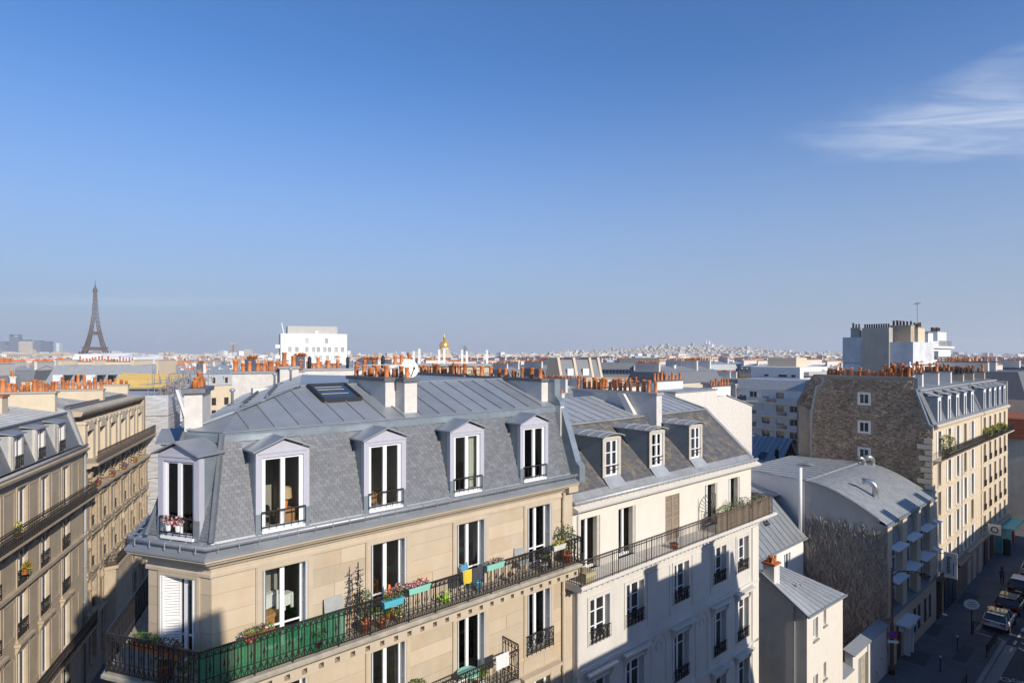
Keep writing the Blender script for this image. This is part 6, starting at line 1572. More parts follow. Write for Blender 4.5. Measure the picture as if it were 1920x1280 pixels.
# white cube
T = wthing('white_cube_building', 'tall bright white block with small scattered windows and grey penthouse', 586, 180, .40, r=18)
gz = T.location.z; h = 29.8-gz; m = MB()
hs = [(a, a+.9, z-gz, z-gz+1.4) for (a, z) in ((-2.6,27.0),(2.9,27.0),(-7.2,24.5),(-5.3,24.5),(-2.6,24.5),(-.7,24.5),(.6,24.5),(2.4,24.5),(3.7,24.5),(5.6,24.5),(7.4,24.5),(-5.9,22.0),(-2.6,22.0),(-.1,22.0),(1.2,22.0),(3.1,22.0),(5.6,22.0),(-7.2,19.5),(-4.6,19.5),(-2.7,19.5),(.2,19.5),(3.0,19.5))]
wall_holes(m, -9.2, 9.2, 0, h, hs, -7, .2); m.face((-9.2,-7,0),(-9.2,-7,h),(-9.2,9,h),(-9.2,9,0)); m.face((9.2,-7,0),(9.2,9,0),(9.2,9,h),(9.2,-7,h)); m.face((-9.2,-7,h),(9.2,-7,h),(9.2,9,h),(-9.2,9,h)); part('wall', m, 'wall_white', T)
for (a, b, c, d) in hs: 
    m = MB(); m.box(a, b, -6.82, -6.79, c, d); part('window', m, prg.choice(('pipe_grey','pipe_grey','shutter_grey','concrete')), T)
m = MB(); m.box(-7.2,6.8,-4,6,h,h+2.3); part('penthouse', m, 'concrete', T)
m = MB(); m.box(.2,1.1,-6.5,-5.6,h,h+.9); part('chimney', m, 'wall_white', T)
m = MB(); m.tube([(-8.3,-6,h),(-8.9,-6,h+3)], .14, 6); part('aerial', m, 'plastic_white', T)
for z in (h-4.2, h-7.2, h-10.2): m = MB(); m.box(-10.6,-9.2,-6.5,-2,z,z+1.0); part('balcony', m, 'wall_white', T)
# covered roofs below the tower
for (px, Y, w, z1, hh, lab) in ((182,140,6.8,23.9,2.2,'long white sheeted roof cover below the iron tower'),(240,138,7.6,23.2,1.9,'lower white sheeted roof cover right of the iron tower')):
    T = wthing('sheeted_building', lab, px, Y, .05, r=9); g = T.location.z; m = MB(); m.box(-w/2-1,w/2+1,-4,9,0,z1-hh-g); part('wall', m, 'stone_cream', T)
    m = MB(); m.hexa([(-w/2,-4.2,z1-hh-g),(w/2,-4.2,z1-hh-g),(w/2,8,z1-hh-g),(-w/2,8,z1-hh-g),(-w/2+.4,-3,z1-g),(w/2-.4,-3,z1-g),(w/2,8,z1-g+.3),(-w/2,8,z1-g+.3)]); part('roof_sheeting', m, 'tarp_white', T)
    chimney(T, -w/2, w/2, -5.2, -4.6, 15, z1-hh-g-.1, 9, along='x', wall='stone_cream', scale=1.3)
T = wthing('grey_mansard_building', 'long building with broad pale zinc mansard slope and row of dormer windows', 215, 118, .0, r=16)
g = T.location.z; m = MB(); m.box(-10,9.5,-5,8,0,18.2-g); part('wall', m, 'stone_cream', T); m = MB(); m.hexa([(-10,-5.2,18.2-g),(9.5,-5.2,18.2-g),(9.5,8,18.2-g),(-10,8,18.2-g),(-10,-2.2,21.8-g),(9.5,-2.2,21.8-g),(9.5,5,21.9-g),(-10,5,21.9-g)]); part('roof', m, 'zinc_light', T)
for k in range(9): m = MB(); x = -8.5+k*2.1; m.box(x,x+1,-4.9,-3,18.7-g,20-g); part('dormer', m, 'glass_dark' if k % 3 else 'paint_white', T)
for x in (-9.6,-3,4.5,9.2): chimney(T, x, x+.6, -2, 4, 20-g, 22.7-g, 0, wall='stone_cream', cap='cement')
chimney(T, -8, 3, 1.0, 1.6, 21-g, 22.4-g, 18, along='x', wall='stone_cream', scale=1.3)
# terraced modern building with chimneys
T = wthing('terraced_modern_building', 'cream modern block with planted roof terraces and row of white chimneys', 855, 150, .03, r=20)
g = T.location.z; m = MB(); zs = [8.5-g,11.5-g,14.5-g]; hs = holes_box(m, 19, 12, 18.2-g, [-8+2.3*i for i in range(8)], zs, 1.5, 1.6); part('wall', m, 'stone_cream', T)
for (a, b, c, d) in hs: m = MB(); m.box(a,b,-5.8,-5.77,c,d); part('window', m, prg.choice(('glass_dark','shutter_white','shutter_white')), T)
m = MB(); hs = [(-8+i*2.2,-6.8+i*2.2,18.6-g,20-g) for i in range(7)]; wall_holes(m, -9, 8.5, 18.2-g, 21-g, hs, -4, .3); m.box(-9,8.5,-3.7,6,18.25-g,21-g); part('wall', m, 'stone_cream', T)
m = MB(); m.box(-9.4,9,-4.5,6.4,21-g,21.5-g); m.box(-9.6,9.6,-6.2,-5.9,18.2-g,19.0-g); part('terrace_edge', m, 'zinc_light', T)
for k in range(9): m = MB(); m.leaves((-8+k*2,-5.4,19.1-g),(.7,.3,.4),60,.16,prg); part('planting', m, 'leaf_bright', T)
for x in (-11,-9.6,-4.6,-3.3,1.2,2.4,7.5): chimney(T, x, x+.55, 1, 1.8, 21-g, 25.2-g+prg.uniform(-.5,.3), 0, wall='wall_white', cap='cement')
# dark twin mansard
T = wthing('dark_mansard_building', 'building with steep dark slate mansard between tall stone chimney walls', 1075, 165, .35, r=12)
g = T.location.z; m = MB(); m.box(-6,6,-5,5,0,17.5-g); part('wall', m, 'stone_cream', T); m = MB(); m.hexa([(-6,-5,17.5-g),(6,-5,17.5-g),(6,5,17.5-g),(-6,5,17.5-g),(-6,-2.6,22.4-g),(6,-2.6,22.4-g),(6,2.6,22.4-g),(-6,2.6,22.4-g)]); part('roof', m, 'slate', T)
for x in (-6.2,-1.6,3.2,5.8): m = MB(); m.extr([(x,-5.1,17.4-g),(x,-2.9,23-g),(x,3,23-g),(x,5,17.4-g)], (.7,0,0)); part('party_wall', m, 'stone_cream', T)
for x in (-4,0.6,-3.2,1.4): m = MB(); m.box(x,x+.9,-4.8,-3,18.2-g,20-g); part('dormer', m, 'paint_white', T)
# dark roofed office
T = wthing('dark_roofed_office', 'long office building with dark slate attic and ribbon windows', 1185, 175, -.12, r=18)
g = T.location.z; m = MB(); m.box(-11.5,11.5,-6,6,0,17.5-g); part('wall', m, 'cement', T); m = MB(); m.hexa([(-11.5,-6.1,17.5-g),(0,-6.1,17.5-g),(0,6,17.5-g),(-11.5,6,17.5-g),(-11.2,-4.5,21.4-g),(0,-4.5,21.4-g),(0,4.5,21.4-g),(-11.2,4.5,21.4-g)]); part('roof', m, 'slate', T)
m = MB(); m.box(-4,7.5,-3,5,21-g,22.8-g); part('upper_storey', m, 'slate', T); m = MB(); m.box(0,11.5,-6.2,6,17.5-g,20.6-g); part('attic', m, 'concrete', T)
for i in range(12): m = MB(); x = -11+i*.92; m.box(x,x+.5,-6.02,-5.0,18.3-g,19.6-g); part('window', m, 'glass_blue', T)
for i in range(5): m = MB(); x = .8+i*2.1; m.box(x,x+1.1,-6.26,-6.2,18.4-g,19.6-g); part('window', m, 'glass_dark', T)
for i in range(18): m = MB(); x = -11+i*1.25; m.box(x,x+.8,-6.05,-6.0,14.6-g,16.6-g); part('window', m, 'glass_dark' if i % 3 else 'shutter_white', T)
# pale long block right
T = wthing('shaded_white_block', 'plain white block with slit windows and stepped terrace beyond the balcony flats', 1480, 150, .72, r=13)
g = T.location.z; m = MB(); m.box(-8,8,-6,6,0,20.8-g); part('wall', m, 'wall_white', T); m = MB(); m.box(-3,3,-3,4,20.8-g,23-g); part('upper_storey', m, 'stone_cream', T)
for (a, z) in ((-5,18.5),(-3,18.5),(-2,18.5),(1.5,18.5),(-5,15.8),(-3,15.8),(1.5,15.8),(3.5,15.8)): 
    m = MB(); m.box(-8.04,-8.0,a,a+1,z-g,z+.5-g); part('window', m, 'glass_dark', T)
for z in (16.5,18.8): m = MB(); m.box(-6,8.8,-7.2,-6,z-g,z+.9-g); part('balcony', m, 'concrete', T)
# white gable behind the cream building
WG = froot('blank_gable_building', 'bare white rendered building behind the cream building', 'building', 46, 17)
m = MB(); m.box(45, 52.5, 17, 26, 0, 20.3); m.extr([(52.5,17.02,0),(60,17.02,0),(60,17.02,18.2),(54.5,17.02,19.6),(52.5,17.02,19.6)], (0,8.9,0)); part('wall', m, 'plaster_chim', WG)
m = MB(); m.box(44.9,52.6,16.9,26,20.3,20.42); m.bar((54.5,17.0,19.66),(60.1,17.0,18.26),.2,.12); part('capping', m, 'zinc', WG)
m = MB(); m.box(42.2,44.95,17.6,25,0,19.4); part('side_wing', m, 'plaster_grey', WG); m = MB(); m.box(43.2,44.2,17.55,17.6,17.2,18.8); part('window', m, 'glass_dark', WG)
chimney(WG, 33, 41.5, 18.4, 19.0, 16, 21.0, 12, along='x', kinds=(1,0,3), wall='plaster_white'); chimney(WG, 55, 59, 19, 19.5, 17, 20.4, 7, along='x', kinds=(1,0,3), wall='wall_white'); chimney(WG, 46, 51, 20, 20.5, 20, 21.2, 8, along='x', kinds=(1,0), wall='wall_white')
# balcony flats
FXp = 120.6
BF = froot('balcony_flats', 'shaded white flats with long glazed balconies on four floors', 'building', FXp, 37)
m = MB(); hs = [(-a-.8, -a+.8, z, z+1.5) for a in (38.4,41.2,44.2,47.0,49.4) for z in (6.3,9.0,11.7,14.4)]
wall_holes(m, -50.6, -36.6, 0, 16.4, hs, 0, .3); m.v = [(FXp+v[1], -v[0], v[2]) for v in m.v]; m.box(FXp+.35,FXp+12,36.6,50.6,0,16.4); part('wall', m, 'wall_white', BF)
m = MB(); m.hexa([(FXp-.2,36.4,16.4),(FXp+12,36.4,16.4),(FXp+12,50.8,16.4),(FXp-.2,50.8,16.4),(FXp+1.0,36.4,18.5),(FXp+10,36.4,18.5),(FXp+10,50.8,18.5),(FXp+1.0,50.8,18.5)]); part('roof', m, 'zinc_light', BF)
frg = random.Random(12)
for (a, b, c, d) in hs:
    m = MB(); m.box(FXp+.25,FXp+.3,-b,-a,c,d); wn_ = part('window', m, 'glass_dark', BF); m = MB(); m.box(FXp+.2,FXp+.25,-(a+b)/2-.04,-(a+b)/2+.04,c,d); part('mullion', m, 'paint_white', wn_)
    if frg.random() < .35: m = MB(); m.box(FXp+.12,FXp+.2,-b,-a,c+.6*frg.random(),d); part('blind', m, 'shutter_white', wn_)
for z in (5.6,8.3,11.0,13.7):
    m = MB(); m.box(FXp-1.4,FXp,37.0,49.9,z,z+.18); b_ = part('balcony', m, 'wall_white', BF)
    for k in range(6): m = MB(); m.box(FXp-1.38,FXp-1.34,37.05+k*2.15,39.1+k*2.15,z+.25,z+1.05); part('parapet_panel', m, 'shutter_grey' if (k+int(z)) % 3 else 'glass_blue', b_)
    link('railing', rail_mesh(12.9, 1.1, 'plain', mat='steel'), b_, (FXp-1.36,37.0,z+.1), R(90))
BG = froot('grey_flats', 'grey flats with rounded corner and small dark balconies beside the balcony flats', 'building', FXp, 54)
m = MB(); hs = [(-a-.75, -a+.75, z, z+1.9) for a in (52.3,55.3) for z in (5.2,8.2,11.2,14.0)]; wall_holes(m, -57.2, -50.7, 0, 17.0, hs, 0, .3); m.v = [(FXp-.8+v[1], -v[0], v[2]) for v in m.v]; m.box(FXp-.4,FXp+12,50.75,58.8,0,17.0)
for k in range(6):
    t0, t1 = k*math.pi/12, (k+1)*math.pi/12; m.face((FXp+1-1.8*math.cos(t0),57.2+1.8*math.sin(t0),0),(FXp+1-1.8*math.cos(t1),57.2+1.8*math.sin(t1),0),(FXp+1-1.8*math.cos(t1),57.2+1.8*math.sin(t1),17),(FXp+1-1.8*math.cos(t0),57.2+1.8*math.sin(t0),17))
part('wall', m, 'concrete', BG)
for (a, b, c, d) in hs: m = MB(); m.box(FXp-.55,FXp-.5,-b,-a,c,d); wn_ = part('window', m, 'glass_dark', BG); m = MB(); m.box(FXp-.6,FXp-.55,-(a+b)/2-.05,-(a+b)/2+.05,c,d); part('mullion', m, 'paint_white', wn_)
for z in (4.9,7.9,10.9): m = MB(); m.box(FXp-1.9,FXp-.8,51.2,56.6,z,z+.15); b_ = part('balcony', m, 'concrete', BG); link('railing', rail_mesh(5.4, .95, 'plain'), b_, (FXp-1.85,51.2,z+.15), R(90))
m = MB(); m.box(FXp-1,FXp+12,50.6,59,17.0,17.4); m.box(FXp+3,FXp+7,52,56,17.4,18.3); part('roof', m, 'roof_flat', BG)
EXC.append((-45, 74, 13)); EXC.append((-42, 66, 9))
# timber framed house and conifer in the courtyard
TH = froot('timber_framed_house', 'half timbered house with shaded blue grey seam roof in the courtyard', 'house', 66, 17.5)
m = MB(); m.box(66,78,17.5,24,0,10.4); part('wall', m, 'wall_white', TH)
zinc_slope(TH, ((65.4,24.6,10.2),(65.4,17.0,10.2),(70.5,17.0,13.6),(70.5,24.6,13.6)), 12, 'zinc', seam=.06); zinc_slope(TH, ((78.4,17.0,9.8),(78.4,24.6,9.8),(70.5,24.6,13.6),(70.5,17.0,13.6)), 12, 'zinc', seam=.06)
m = MB(); m.face((66,17.4,10.3),(78,17.4,10.0),(70.5,17.4,13.4)); part('gable', m, 'plaster_white', TH); m = MB()
for (a, b) in (((66,0,10.2),(78,0,10.0)),((67,0,5),(67,0,10.8)),((70.5,0,5),(70.5,0,13.3)),((74,0,5),(74,0,11.8)),((68,0,10.3),(70.5,0,12.6)),((73,0,10.2),(70.5,0,12.6))): m.bar((a[0],17.35,a[2]),(b[0],17.35,b[2]),.25)
for y in (18,20,22,24): m.bar((65.95,y,4),(65.95,y,10.2),.25)
m.bar((65.95,17.5,10.1),(65.95,24,10.1),.25); part('timber_frame', m, 'wood_dark', TH)
for (y, z) in ((19,11.2),(22,11.2)): m = MB(); x = 65.4+(z-10.2)*1.5; m.hexa([(x,y,z+.03),(x,y+.8,z+.03),(x+1,y+.8,z+.7),(x+1,y,z+.7),(x,y,z+.12),(x,y+.8,z+.12),(x+1,y+.8,z+.79),(x+1,y,z+.79)]); part('skylight', m, 'glass_dark', TH)
def conifer(name, label, loc, h, r, seed):
    t = thing(name, label, 'tree', loc); g = random.Random(seed); m = MB(); m.tube([(0,0,0),(.05,0,h*.5),(0,.03,h)], [.22,.14,.03], 7); part('trunk', m, 'bark', t); m = MB()
    for i in range(60):
        z = h*(.12+.86*i/60); rr = r*(1-i/62)*g.uniform(.75,1.1); a = g.uniform(0,6.28); d = Vector((math.cos(a),math.sin(a),-.25)); b0 = Vector((0,0,z))
        for k in range(9):
            p = b0+d*rr*(k+.6)/9; m.leaves(p, (.16,.16,.14), 5, .15, g, up=.2)
    part('crown', m, 'leaf_dark', t); return t
conifer('conifer', 'dark conifer standing against the rubble gable in the courtyard', fw(63.5, 15.8), 13.5, 2.0, 4)
# end building beyond the cross street
EB = froot('red_tiled_house', 'tan rendered house with red tiled roof beyond the cross street', 'house', 101, 0)
m = MB(); m.box(101,113,-4.5,9,0,12.6); part('wall', m, 'plaster_beige', EB); m = MB(); m.hexa([(100.6,-5,12.6),(113.4,-5,12.6),(113.4,9.4,12.6),(100.6,9.4,12.6),(102,-.5,15.2),(112,-.5,15.2),(112,4,15.2),(102,4,15.2)]); rt = part('roof', m, 'roof_tile', EB)
for k in range(9): m = MB(); t = k/9; m.bar((100.6+1.4*t,-5+4.5*t,12.66+2.6*t),(100.6+1.4*t,9.4-5.4*t,12.66+2.6*t),.14); part('tile_course', m, 'roof_tile', rt)
DM = froot('dark_slate_house', 'building with tall dark slate mansard beyond the red tiled house', 'building', 116, 4)
m = MB(); m.box(114,130,1,14,0,17); part('wall', m, 'stone_cream', DM); m = MB(); m.hexa([(114,1,17),(130,1,17),(130,14,17),(114,14,17),(115.2,2.2,21.2),(129,2.2,21.2),(129,13,21.2),(115.2,13,21.2)]); part('roof', m, 'slate', DM)
chimney(DM, 116, 117, 6, 13, 20, 22.6, 14, along='y', kinds=(0,1)); chimney(DM, 122, 123, 6, 13, 20, 22.6, 14, along='y', kinds=(0,1))
# ---------------------------------------------------------------- generic city blocks
mk('city_wall', (.62,.56,.46), (.50,.45,.37), .9, scale=.3, streak=.3, pv=.1)
mk('city_white', (.72,.69,.63), (.64,.61,.56), .9, scale=.3, streak=.2, pv=.1)
mk('city_pink', (.58,.50,.41), (.48,.41,.34), .9, scale=.3, streak=.3, pv=.1)
def far_wall(name, c):
    m = mk(name, c, tuple(v*.88 for v in c), .9, scale=.02, pv=.12); nt = m.node_tree; N = nt.nodes; L = nt.links; b = N['Principled BSDF']
    src = b.inputs['Base Color'].links[0].from_socket
    g = N.new('ShaderNodeNewGeometry'); s = N.new('ShaderNodeSeparateXYZ'); L.new(g.outputs['Position'], s.inputs[0])
    def mt(op, a, bb, c2=None):
        n = N.new('ShaderNodeMath'); n.operation = op
        for i, v in enumerate((a, bb, c2)):
            if v is None: continue
            if isinstance(v, (int, float)): n.inputs[i].default_value = v
            else: L.new(v, n.inputs[i])
        return n.outputs[0]
    fz = mt('FRACT', mt('DIVIDE', s.outputs[2], 3.1), None); fx = mt('FRACT', mt('DIVIDE', mt('ADD', s.outputs[0], mt('MULTIPLY', s.outputs[1], .8)), 2.8), None)
    msk = mt('MULTIPLY', mt('COMPARE', fz, .5, .24), mt('COMPARE', fx, .5, .2))
    mx = N.new('ShaderNodeMix'); mx.data_type = 'RGBA'; L.new(msk, mx.inputs[0]); L.new(src, mx.inputs[6]); mx.inputs[7].default_value = (.10,.11,.13,1); L.new(mx.outputs[2], b.inputs['Base Color'])
far_wall('far_wall', (.68,.62,.52)); far_wall('far_white', (.82,.80,.75)); far_wall('far_tan', (.56,.50,.41))
mk('far_zinc', (.50,.52,.54), (.38,.40,.42), .55, .1, scale=.05, pv=.2)
mk('far_slate', (.13,.14,.16), (.10,.105,.12), .7, scale=.05, pv=.2)
mk('far_flat', (.48,.46,.43), (.36,.35,.33), .95, scale=.05, pv=.2)
cg = random.Random(77)
SEEN = set()
def city_variant(i, tr=0):
    """parts of one kind of town building, built about its base centre"""
    g = random.Random(100+i+tr*50); w = g.uniform(15,24); d = g.uniform(10,13); h = g.uniform(13.5,18.0); kind = i % 5
    wall = ['city_wall','city_white','city_pink','stone_cream','plaster_white'][g.randrange(5)]; out = []
    if (wall, kind if kind != 3 else 0, int(w/2.7)) in SEEN: return city_variant(i, tr+1)
    SEEN.add((wall, kind if kind != 3 else 0, int(w/2.7)))
    m = MB(); zs = []; z = 1.2
    while z+2.4 < h: zs.append(z); z += 2.95
    n = int(w/2.7); cols = [-w/2+w/n*(k+.5) for k in range(n)]
    for side in (0, 1):
        q = MB(); hs = [(x-.5,x+.5,z,z+1.8) for x in cols for z in zs]; wall_holes(q, -w/2, w/2, -6, h, hs, -d/2, .25); q.cur = 1
        for (a,b,c,e) in hs: q.face((a,-d/2+.2,c),(b,-d/2+.2,c),(b,-d/2+.2,e),(a,-d/2+.2,e))
        q.cur = 0; off = len(m.v); r = 1 if side == 0 else -1
        m.v += [(v[0]*r, v[1]*r, v[2]) for v in q.v]; m.f += [tuple(k+off for k in f) for f in q.f]; m.m += q.m
    m.cur = 0
    for s in (-1,1): m.face((s*w/2,-d/2*s,-6),(s*w/2,d/2*s,-6),(s*w/2,d/2*s,h),(s*w/2,-d/2*s,h))
    out.append(('wall', m.mesh('wall', [wall, 'glass_dark'])))
    m = MB(); e = .25
    if kind in (0, 1, 3):      # mansard with zinc top
        t = 2.6; m.hexa([(-w/2,-d/2-e,h),(w/2,-d/2-e,h),(w/2,d/2+e,h),(-w/2,d/2+e,h),(-w/2,-d/2+1.0,h+t),(w/2,-d/2+1.0,h+t),(w/2,d/2-1.0,h+t),(-w/2,d/2-1.0,h+t)]); out.append(('mansard_roof', m.mesh('mansard_roof', 'slate' if kind != 1 else 'zinc')))
        m = MB(); a, b = -d/2+.9, d/2-.9
        for s in (1,-1):
            for k in range(int(w/1.1)):
                x0, x1 = -w/2+k*1.1, -w/2+(k+1)*1.1; y0 = a if s > 0 else b
                m.face(*([(x0,y0,h+t+.02),(x1,y0,h+t+.02),(x1,0,h+t+1.1),(x0,0,h+t+1.1)][::s])); m.bar((x0,y0,h+t+.05),(x0,0,h+t+1.12),.07,.07)
        out.append(('roof', m.mesh('roof', 'zinc_light'))); top = h+t+1.1
        for x in cols[::1]:
            m = MB(); m.box(x-.5,x+.5,-d/2-.05,-d/2+.9,h+.4,h+2.1); m.cur = 1; m.box(x-.32,x+.32,-d/2-.08,-d/2-.05,h+.55,h+1.9); out.append(('dormer', m.mesh('dormer', ['paint_cream','glass_dark'])))
    elif kind == 2:            # low zinc gable
        for s in (1,-1):
            for k in range(int(w/1.0)):
                x0, x1 = -w/2+k, -w/2+k+1; y0 = -s*(d/2+e)
                m.face(*([(x0,y0,h),(x1,y0,h),(x1,0,h+2.3),(x0,0,h+2.3)][::s])); m.bar((x0,y0,h+.04),(x0,0,h+2.34),.06,.06)
        for s in (-1,1): m.face((s*w/2,-d/2,h),(s*w/2,d/2,h),(s*w/2,0,h+2.3))
        out.append(('roof', m.mesh('roof', 'zinc_light'))); top = h+2.3
    else:                      # flat roof with parapet and plant room
        m.box(-w/2-.2,w/2+.2,-d/2-.2,d/2+.2,h,h+.7); out.append(('parapet', m.mesh('parapet', wall)))
        m = MB(); m.box(-w/5,w/5,-d/4,d/4,h+.7,h+3.0); out.append(('plant_room', m.mesh('plant_room', 'city_white'))); top = h+1.5
    for x in ([-w/2+.07, -w/2+w*.36, w/2-.67] if kind != 4 else [w*.3]):
        m = MB(); l = d*g.uniform(.45,.8); y0 = -l/2; m.box(x,x+.6,y0,y0+l,h,top+g.uniform(.6,1.5)); zt = m.v[-1][2]; m.box(x-.08,x+.68,y0-.08,y0+l+.08,zt,zt+.14); m.cur = 1
        k = y0+.3
        while k < y0+l-.2:
            m.lathe([(.14,zt+.14),(.12,zt+.14+g.uniform(.35,.8))], (x+.3,k,0), 6); k += g.uniform(.3,.55)
        out.append(('chimney', m.mesh('chimney', ['plaster_chim','pot'])))
    for q in range(4):
        m = MB(); m.box(-.3,.3,-.25,.25,0,g.uniform(.4,1.0)); m.v = [(v[0]+(q-1.5)*w*.2, v[1]+(-1)**q*d*.12, v[2]+top-.5) for v in m.v]; out.append(('roof_vent', m.mesh('roof_vent', g.choice(('zinc_light','plastic_white','cement')))))
    m = MB(); ax0 = g.uniform(-w*.3,w*.3); m.tube([(ax0,.3,top-.3),(ax0,.3,top+2.4)], .03, 4); m.bar((ax0-.6,.3,top+2.3),(ax0+.6,.3,top+2.3),.03)
    for q in range(5): m.bar((ax0-.5+q*.25,.05,top+2.3),(ax0-.5+q*.25,.55,top+2.3),.02)
    out.append(('aerial', m.mesh('aerial', 'pipe_grey')))
    tone = {'city_wall':'tan walls','city_white':'off white walls','city_pink':'dull beige walls','stone_cream':'cream walls','plaster_white':'whitewashed walls'}[wall]
    form = ['slate mansard','zinc mansard','low zinc gable','slate mansard','flat parapet roof'][kind]
    return out, (tone, form, n, sum(1 for q in out if q[0] == 'chimney')), w, d
VAR = [city_variant(i) for i in range(16)]
def clear(x, y, r):
    # keep out of the streets, the built row and named buildings
    dx, dy = x-FO.x, y-FO.y; a = dx*math.cos(FA)+dy*math.sin(FA); b = -dx*math.sin(FA)+dy*math.cos(FA)
    if -30 < a < 145 and -30 < b < 18+r: return False
    if 60 < a < 136 and b < 60+r*.5: return False
    if 18 < a < 61 and b < 27+r: return False
    if 105 < a < 145 and b < 26+r*.6: return False
    dx, dy = x-LO.x, y-LO.y; a = dx*math.cos(LA)+dy*math.sin(LA); b = -dx*math.sin(LA)+dy*math.cos(LA)
    if -60 < a < 36+r*.6 and -27-r*.5 < b < 13+r*.6: return False
    return all(math.hypot(x-ex, y-ey) > er+r*.75 for (ex, ey, er) in EXC)
placed = []; count = 0; USED = set()
ZONES = [(60,'below the far business district'),(140,'left of the iron tower'),(230,'below the iron tower'),(330,'right of the iron tower'),(430,'behind the yellow roof cover'),(520,'left of the white cube block'),(640,'around the white cube block'),(720,'right of the white cube block'),(800,'left of the golden dome'),(870,'below the golden dome'),(940,'right of the golden dome'),(1030,'left of the dark mansard'),(1110,'behind the dark mansard'),(1200,'behind the dark roofed office'),(1280,'left of the far hill'),(1360,'below the hilltop basilica'),(1430,'right of the far hill'),(1520,'behind the balcony flats'),(1600,'left of the terraced block'),(1700,'behind the terraced block'),(1810,'right of the terraced block'),(1870,'behind the balconet building'),(99999,'beyond the red tiled house')]
def put(x, y, zmax=20.6):
    global count
    r = 10.5
    if not clear(x, y, r): return
    for (px, py, pr) in placed:
        if math.hypot(x-px, y-py) < (pr+r)*.80: return
    u = x/y*1120+960; ring = 0 if y < 130 else (1 if y < 270 else 2)
    zone = next(q for (lim, q) in ZONES if u < lim); near = ('near, ', '', 'far, ')[ring]
    order = list(range(len(VAR))); cg.shuffle(order)
    for v in order:
        parts_, lb, w, d = VAR[v]; lab = '%s, %s, %d bays, %s%s' % (lb[0], lb[1], lb[2], near, zone)
        if lab not in USED: break
    USED.add(lab); r = max(w, d)*.5
    placed.append((x, y, r)); count += 1
    sect = int((x+2000)//160)*7+int(y//160)*3; rot = FA if sect % 3 == 0 else (LA if sect % 3 == 1 else .25)
    rot += cg.choice((0, math.pi/2, math.pi, 0))
    z = terrain_z(x, y); o = thing('town_building', lab, 'building', (x, y, z+cg.uniform(-2.6,.5)), rot, 'town buildings behind the street row')
    for (nm, me) in parts_: link(nm, me, o)
cells = []
Y = 58.
while Y < 270:
    x = -.93*Y-10
    while x < .93*Y+20: cells.append((x+cg.uniform(-4,4), Y+cg.uniform(-3,3))); x += 18.5
    Y += 15.
cells.sort(key=lambda c: math.hypot(*c))
for c in cells: put(*c)
Y = 272.
cells = []
while Y < 620:
    x = -.90*Y
    while x < .90*Y: cells.append((x+cg.uniform(-6,6), Y+cg.uniform(-6,6))); x += 25
    Y += 24
cells.sort(key=lambda c: math.hypot(*c))
for c in cells:
    if count >= 296: break
    put(*c)
# the rest of the city reads as one mass
mats = ['far_wall','far_white','far_tan','far_zinc','far_slate','far_flat','plaster_chim','pot']
fc = MB(); fg = random.Random(5)
def fbox(x, y, z, w, d, h, rot, wm, rm, near):
    c, s = math.cos(rot), math.sin(rot)
    def P(a, b, zz): return (x+a*c-b*s, y+a*s+b*c, zz)
    b0 = len(fc.v); fc.v += [P(-w,-d,z-8),P(w,-d,z-8),P(w,d,z-8),P(-w,d,z-8),P(-w,-d,z+h),P(w,-d,z+h),P(w,d,z+h),P(-w,d,z+h)]
    for f in ((0,1,5,4),(1,2,6,5),(2,3,7,6),(3,0,4,7)): fc.f.append(tuple(b0+i for i in f)); fc.m.append(wm)
    if rm == 5 or not near: fc.f.append((b0+4,b0+5,b0+6,b0+7)); fc.m.append(rm)
    else:
        t = fg.uniform(2.0,4.0); i = d*.35; b1 = len(fc.v); fc.v += [P(-w,-i,z+h+t),P(w,-i,z+h+t),P(w,i,z+h+t),P(-w,i,z+h+t)]
        for f in ((b0+4,b0+5,b1+1,b1),(b0+6,b0+7,b1+3,b1+2)): fc.f.append(f); fc.m.append(rm)
        fc.f.append((b1,b1+1,b1+2,b1+3)); fc.m.append(3)
        for f in ((b0+5,b0+6,b1+2,b1+1),(b0+7,b0+4,b1,b1+3)): fc.f.append(f); fc.m.append(6)
        for k in range(fg.choice((1,2,2)) if y < 1500 else fg.choice((0,1))):
            a = fg.uniform(-w,w-.8); tt = z+h+t; fc.cur = 6; l = d*fg.uniform(.4,.8); H = tt+fg.uniform(.6,1.8); pp = y < 1000 and fg.random() < .55
            fc.hexa([P(a,-l,z+h),P(a+.8,-l,z+h),P(a+.8,l,z+h),P(a,l,z+h),P(a,-l,H),P(a+.8,-l,H),P(a+.8,l,H),P(a,l,H)]); fc.cur = 7
            if pp: fc.hexa([P(a+.2,-l+.2,H),P(a+.55,-l+.2,H),P(a+.55,l-.2,H),P(a+.2,l-.2,H),P(a+.2,-l+.2,H+.6),P(a+.55,-l+.2,H+.6),P(a+.55,l-.2,H+.6),P(a+.2,l-.2,H+.6)])
ymax_named = max(p[1] for p in placed)
Y = 120.
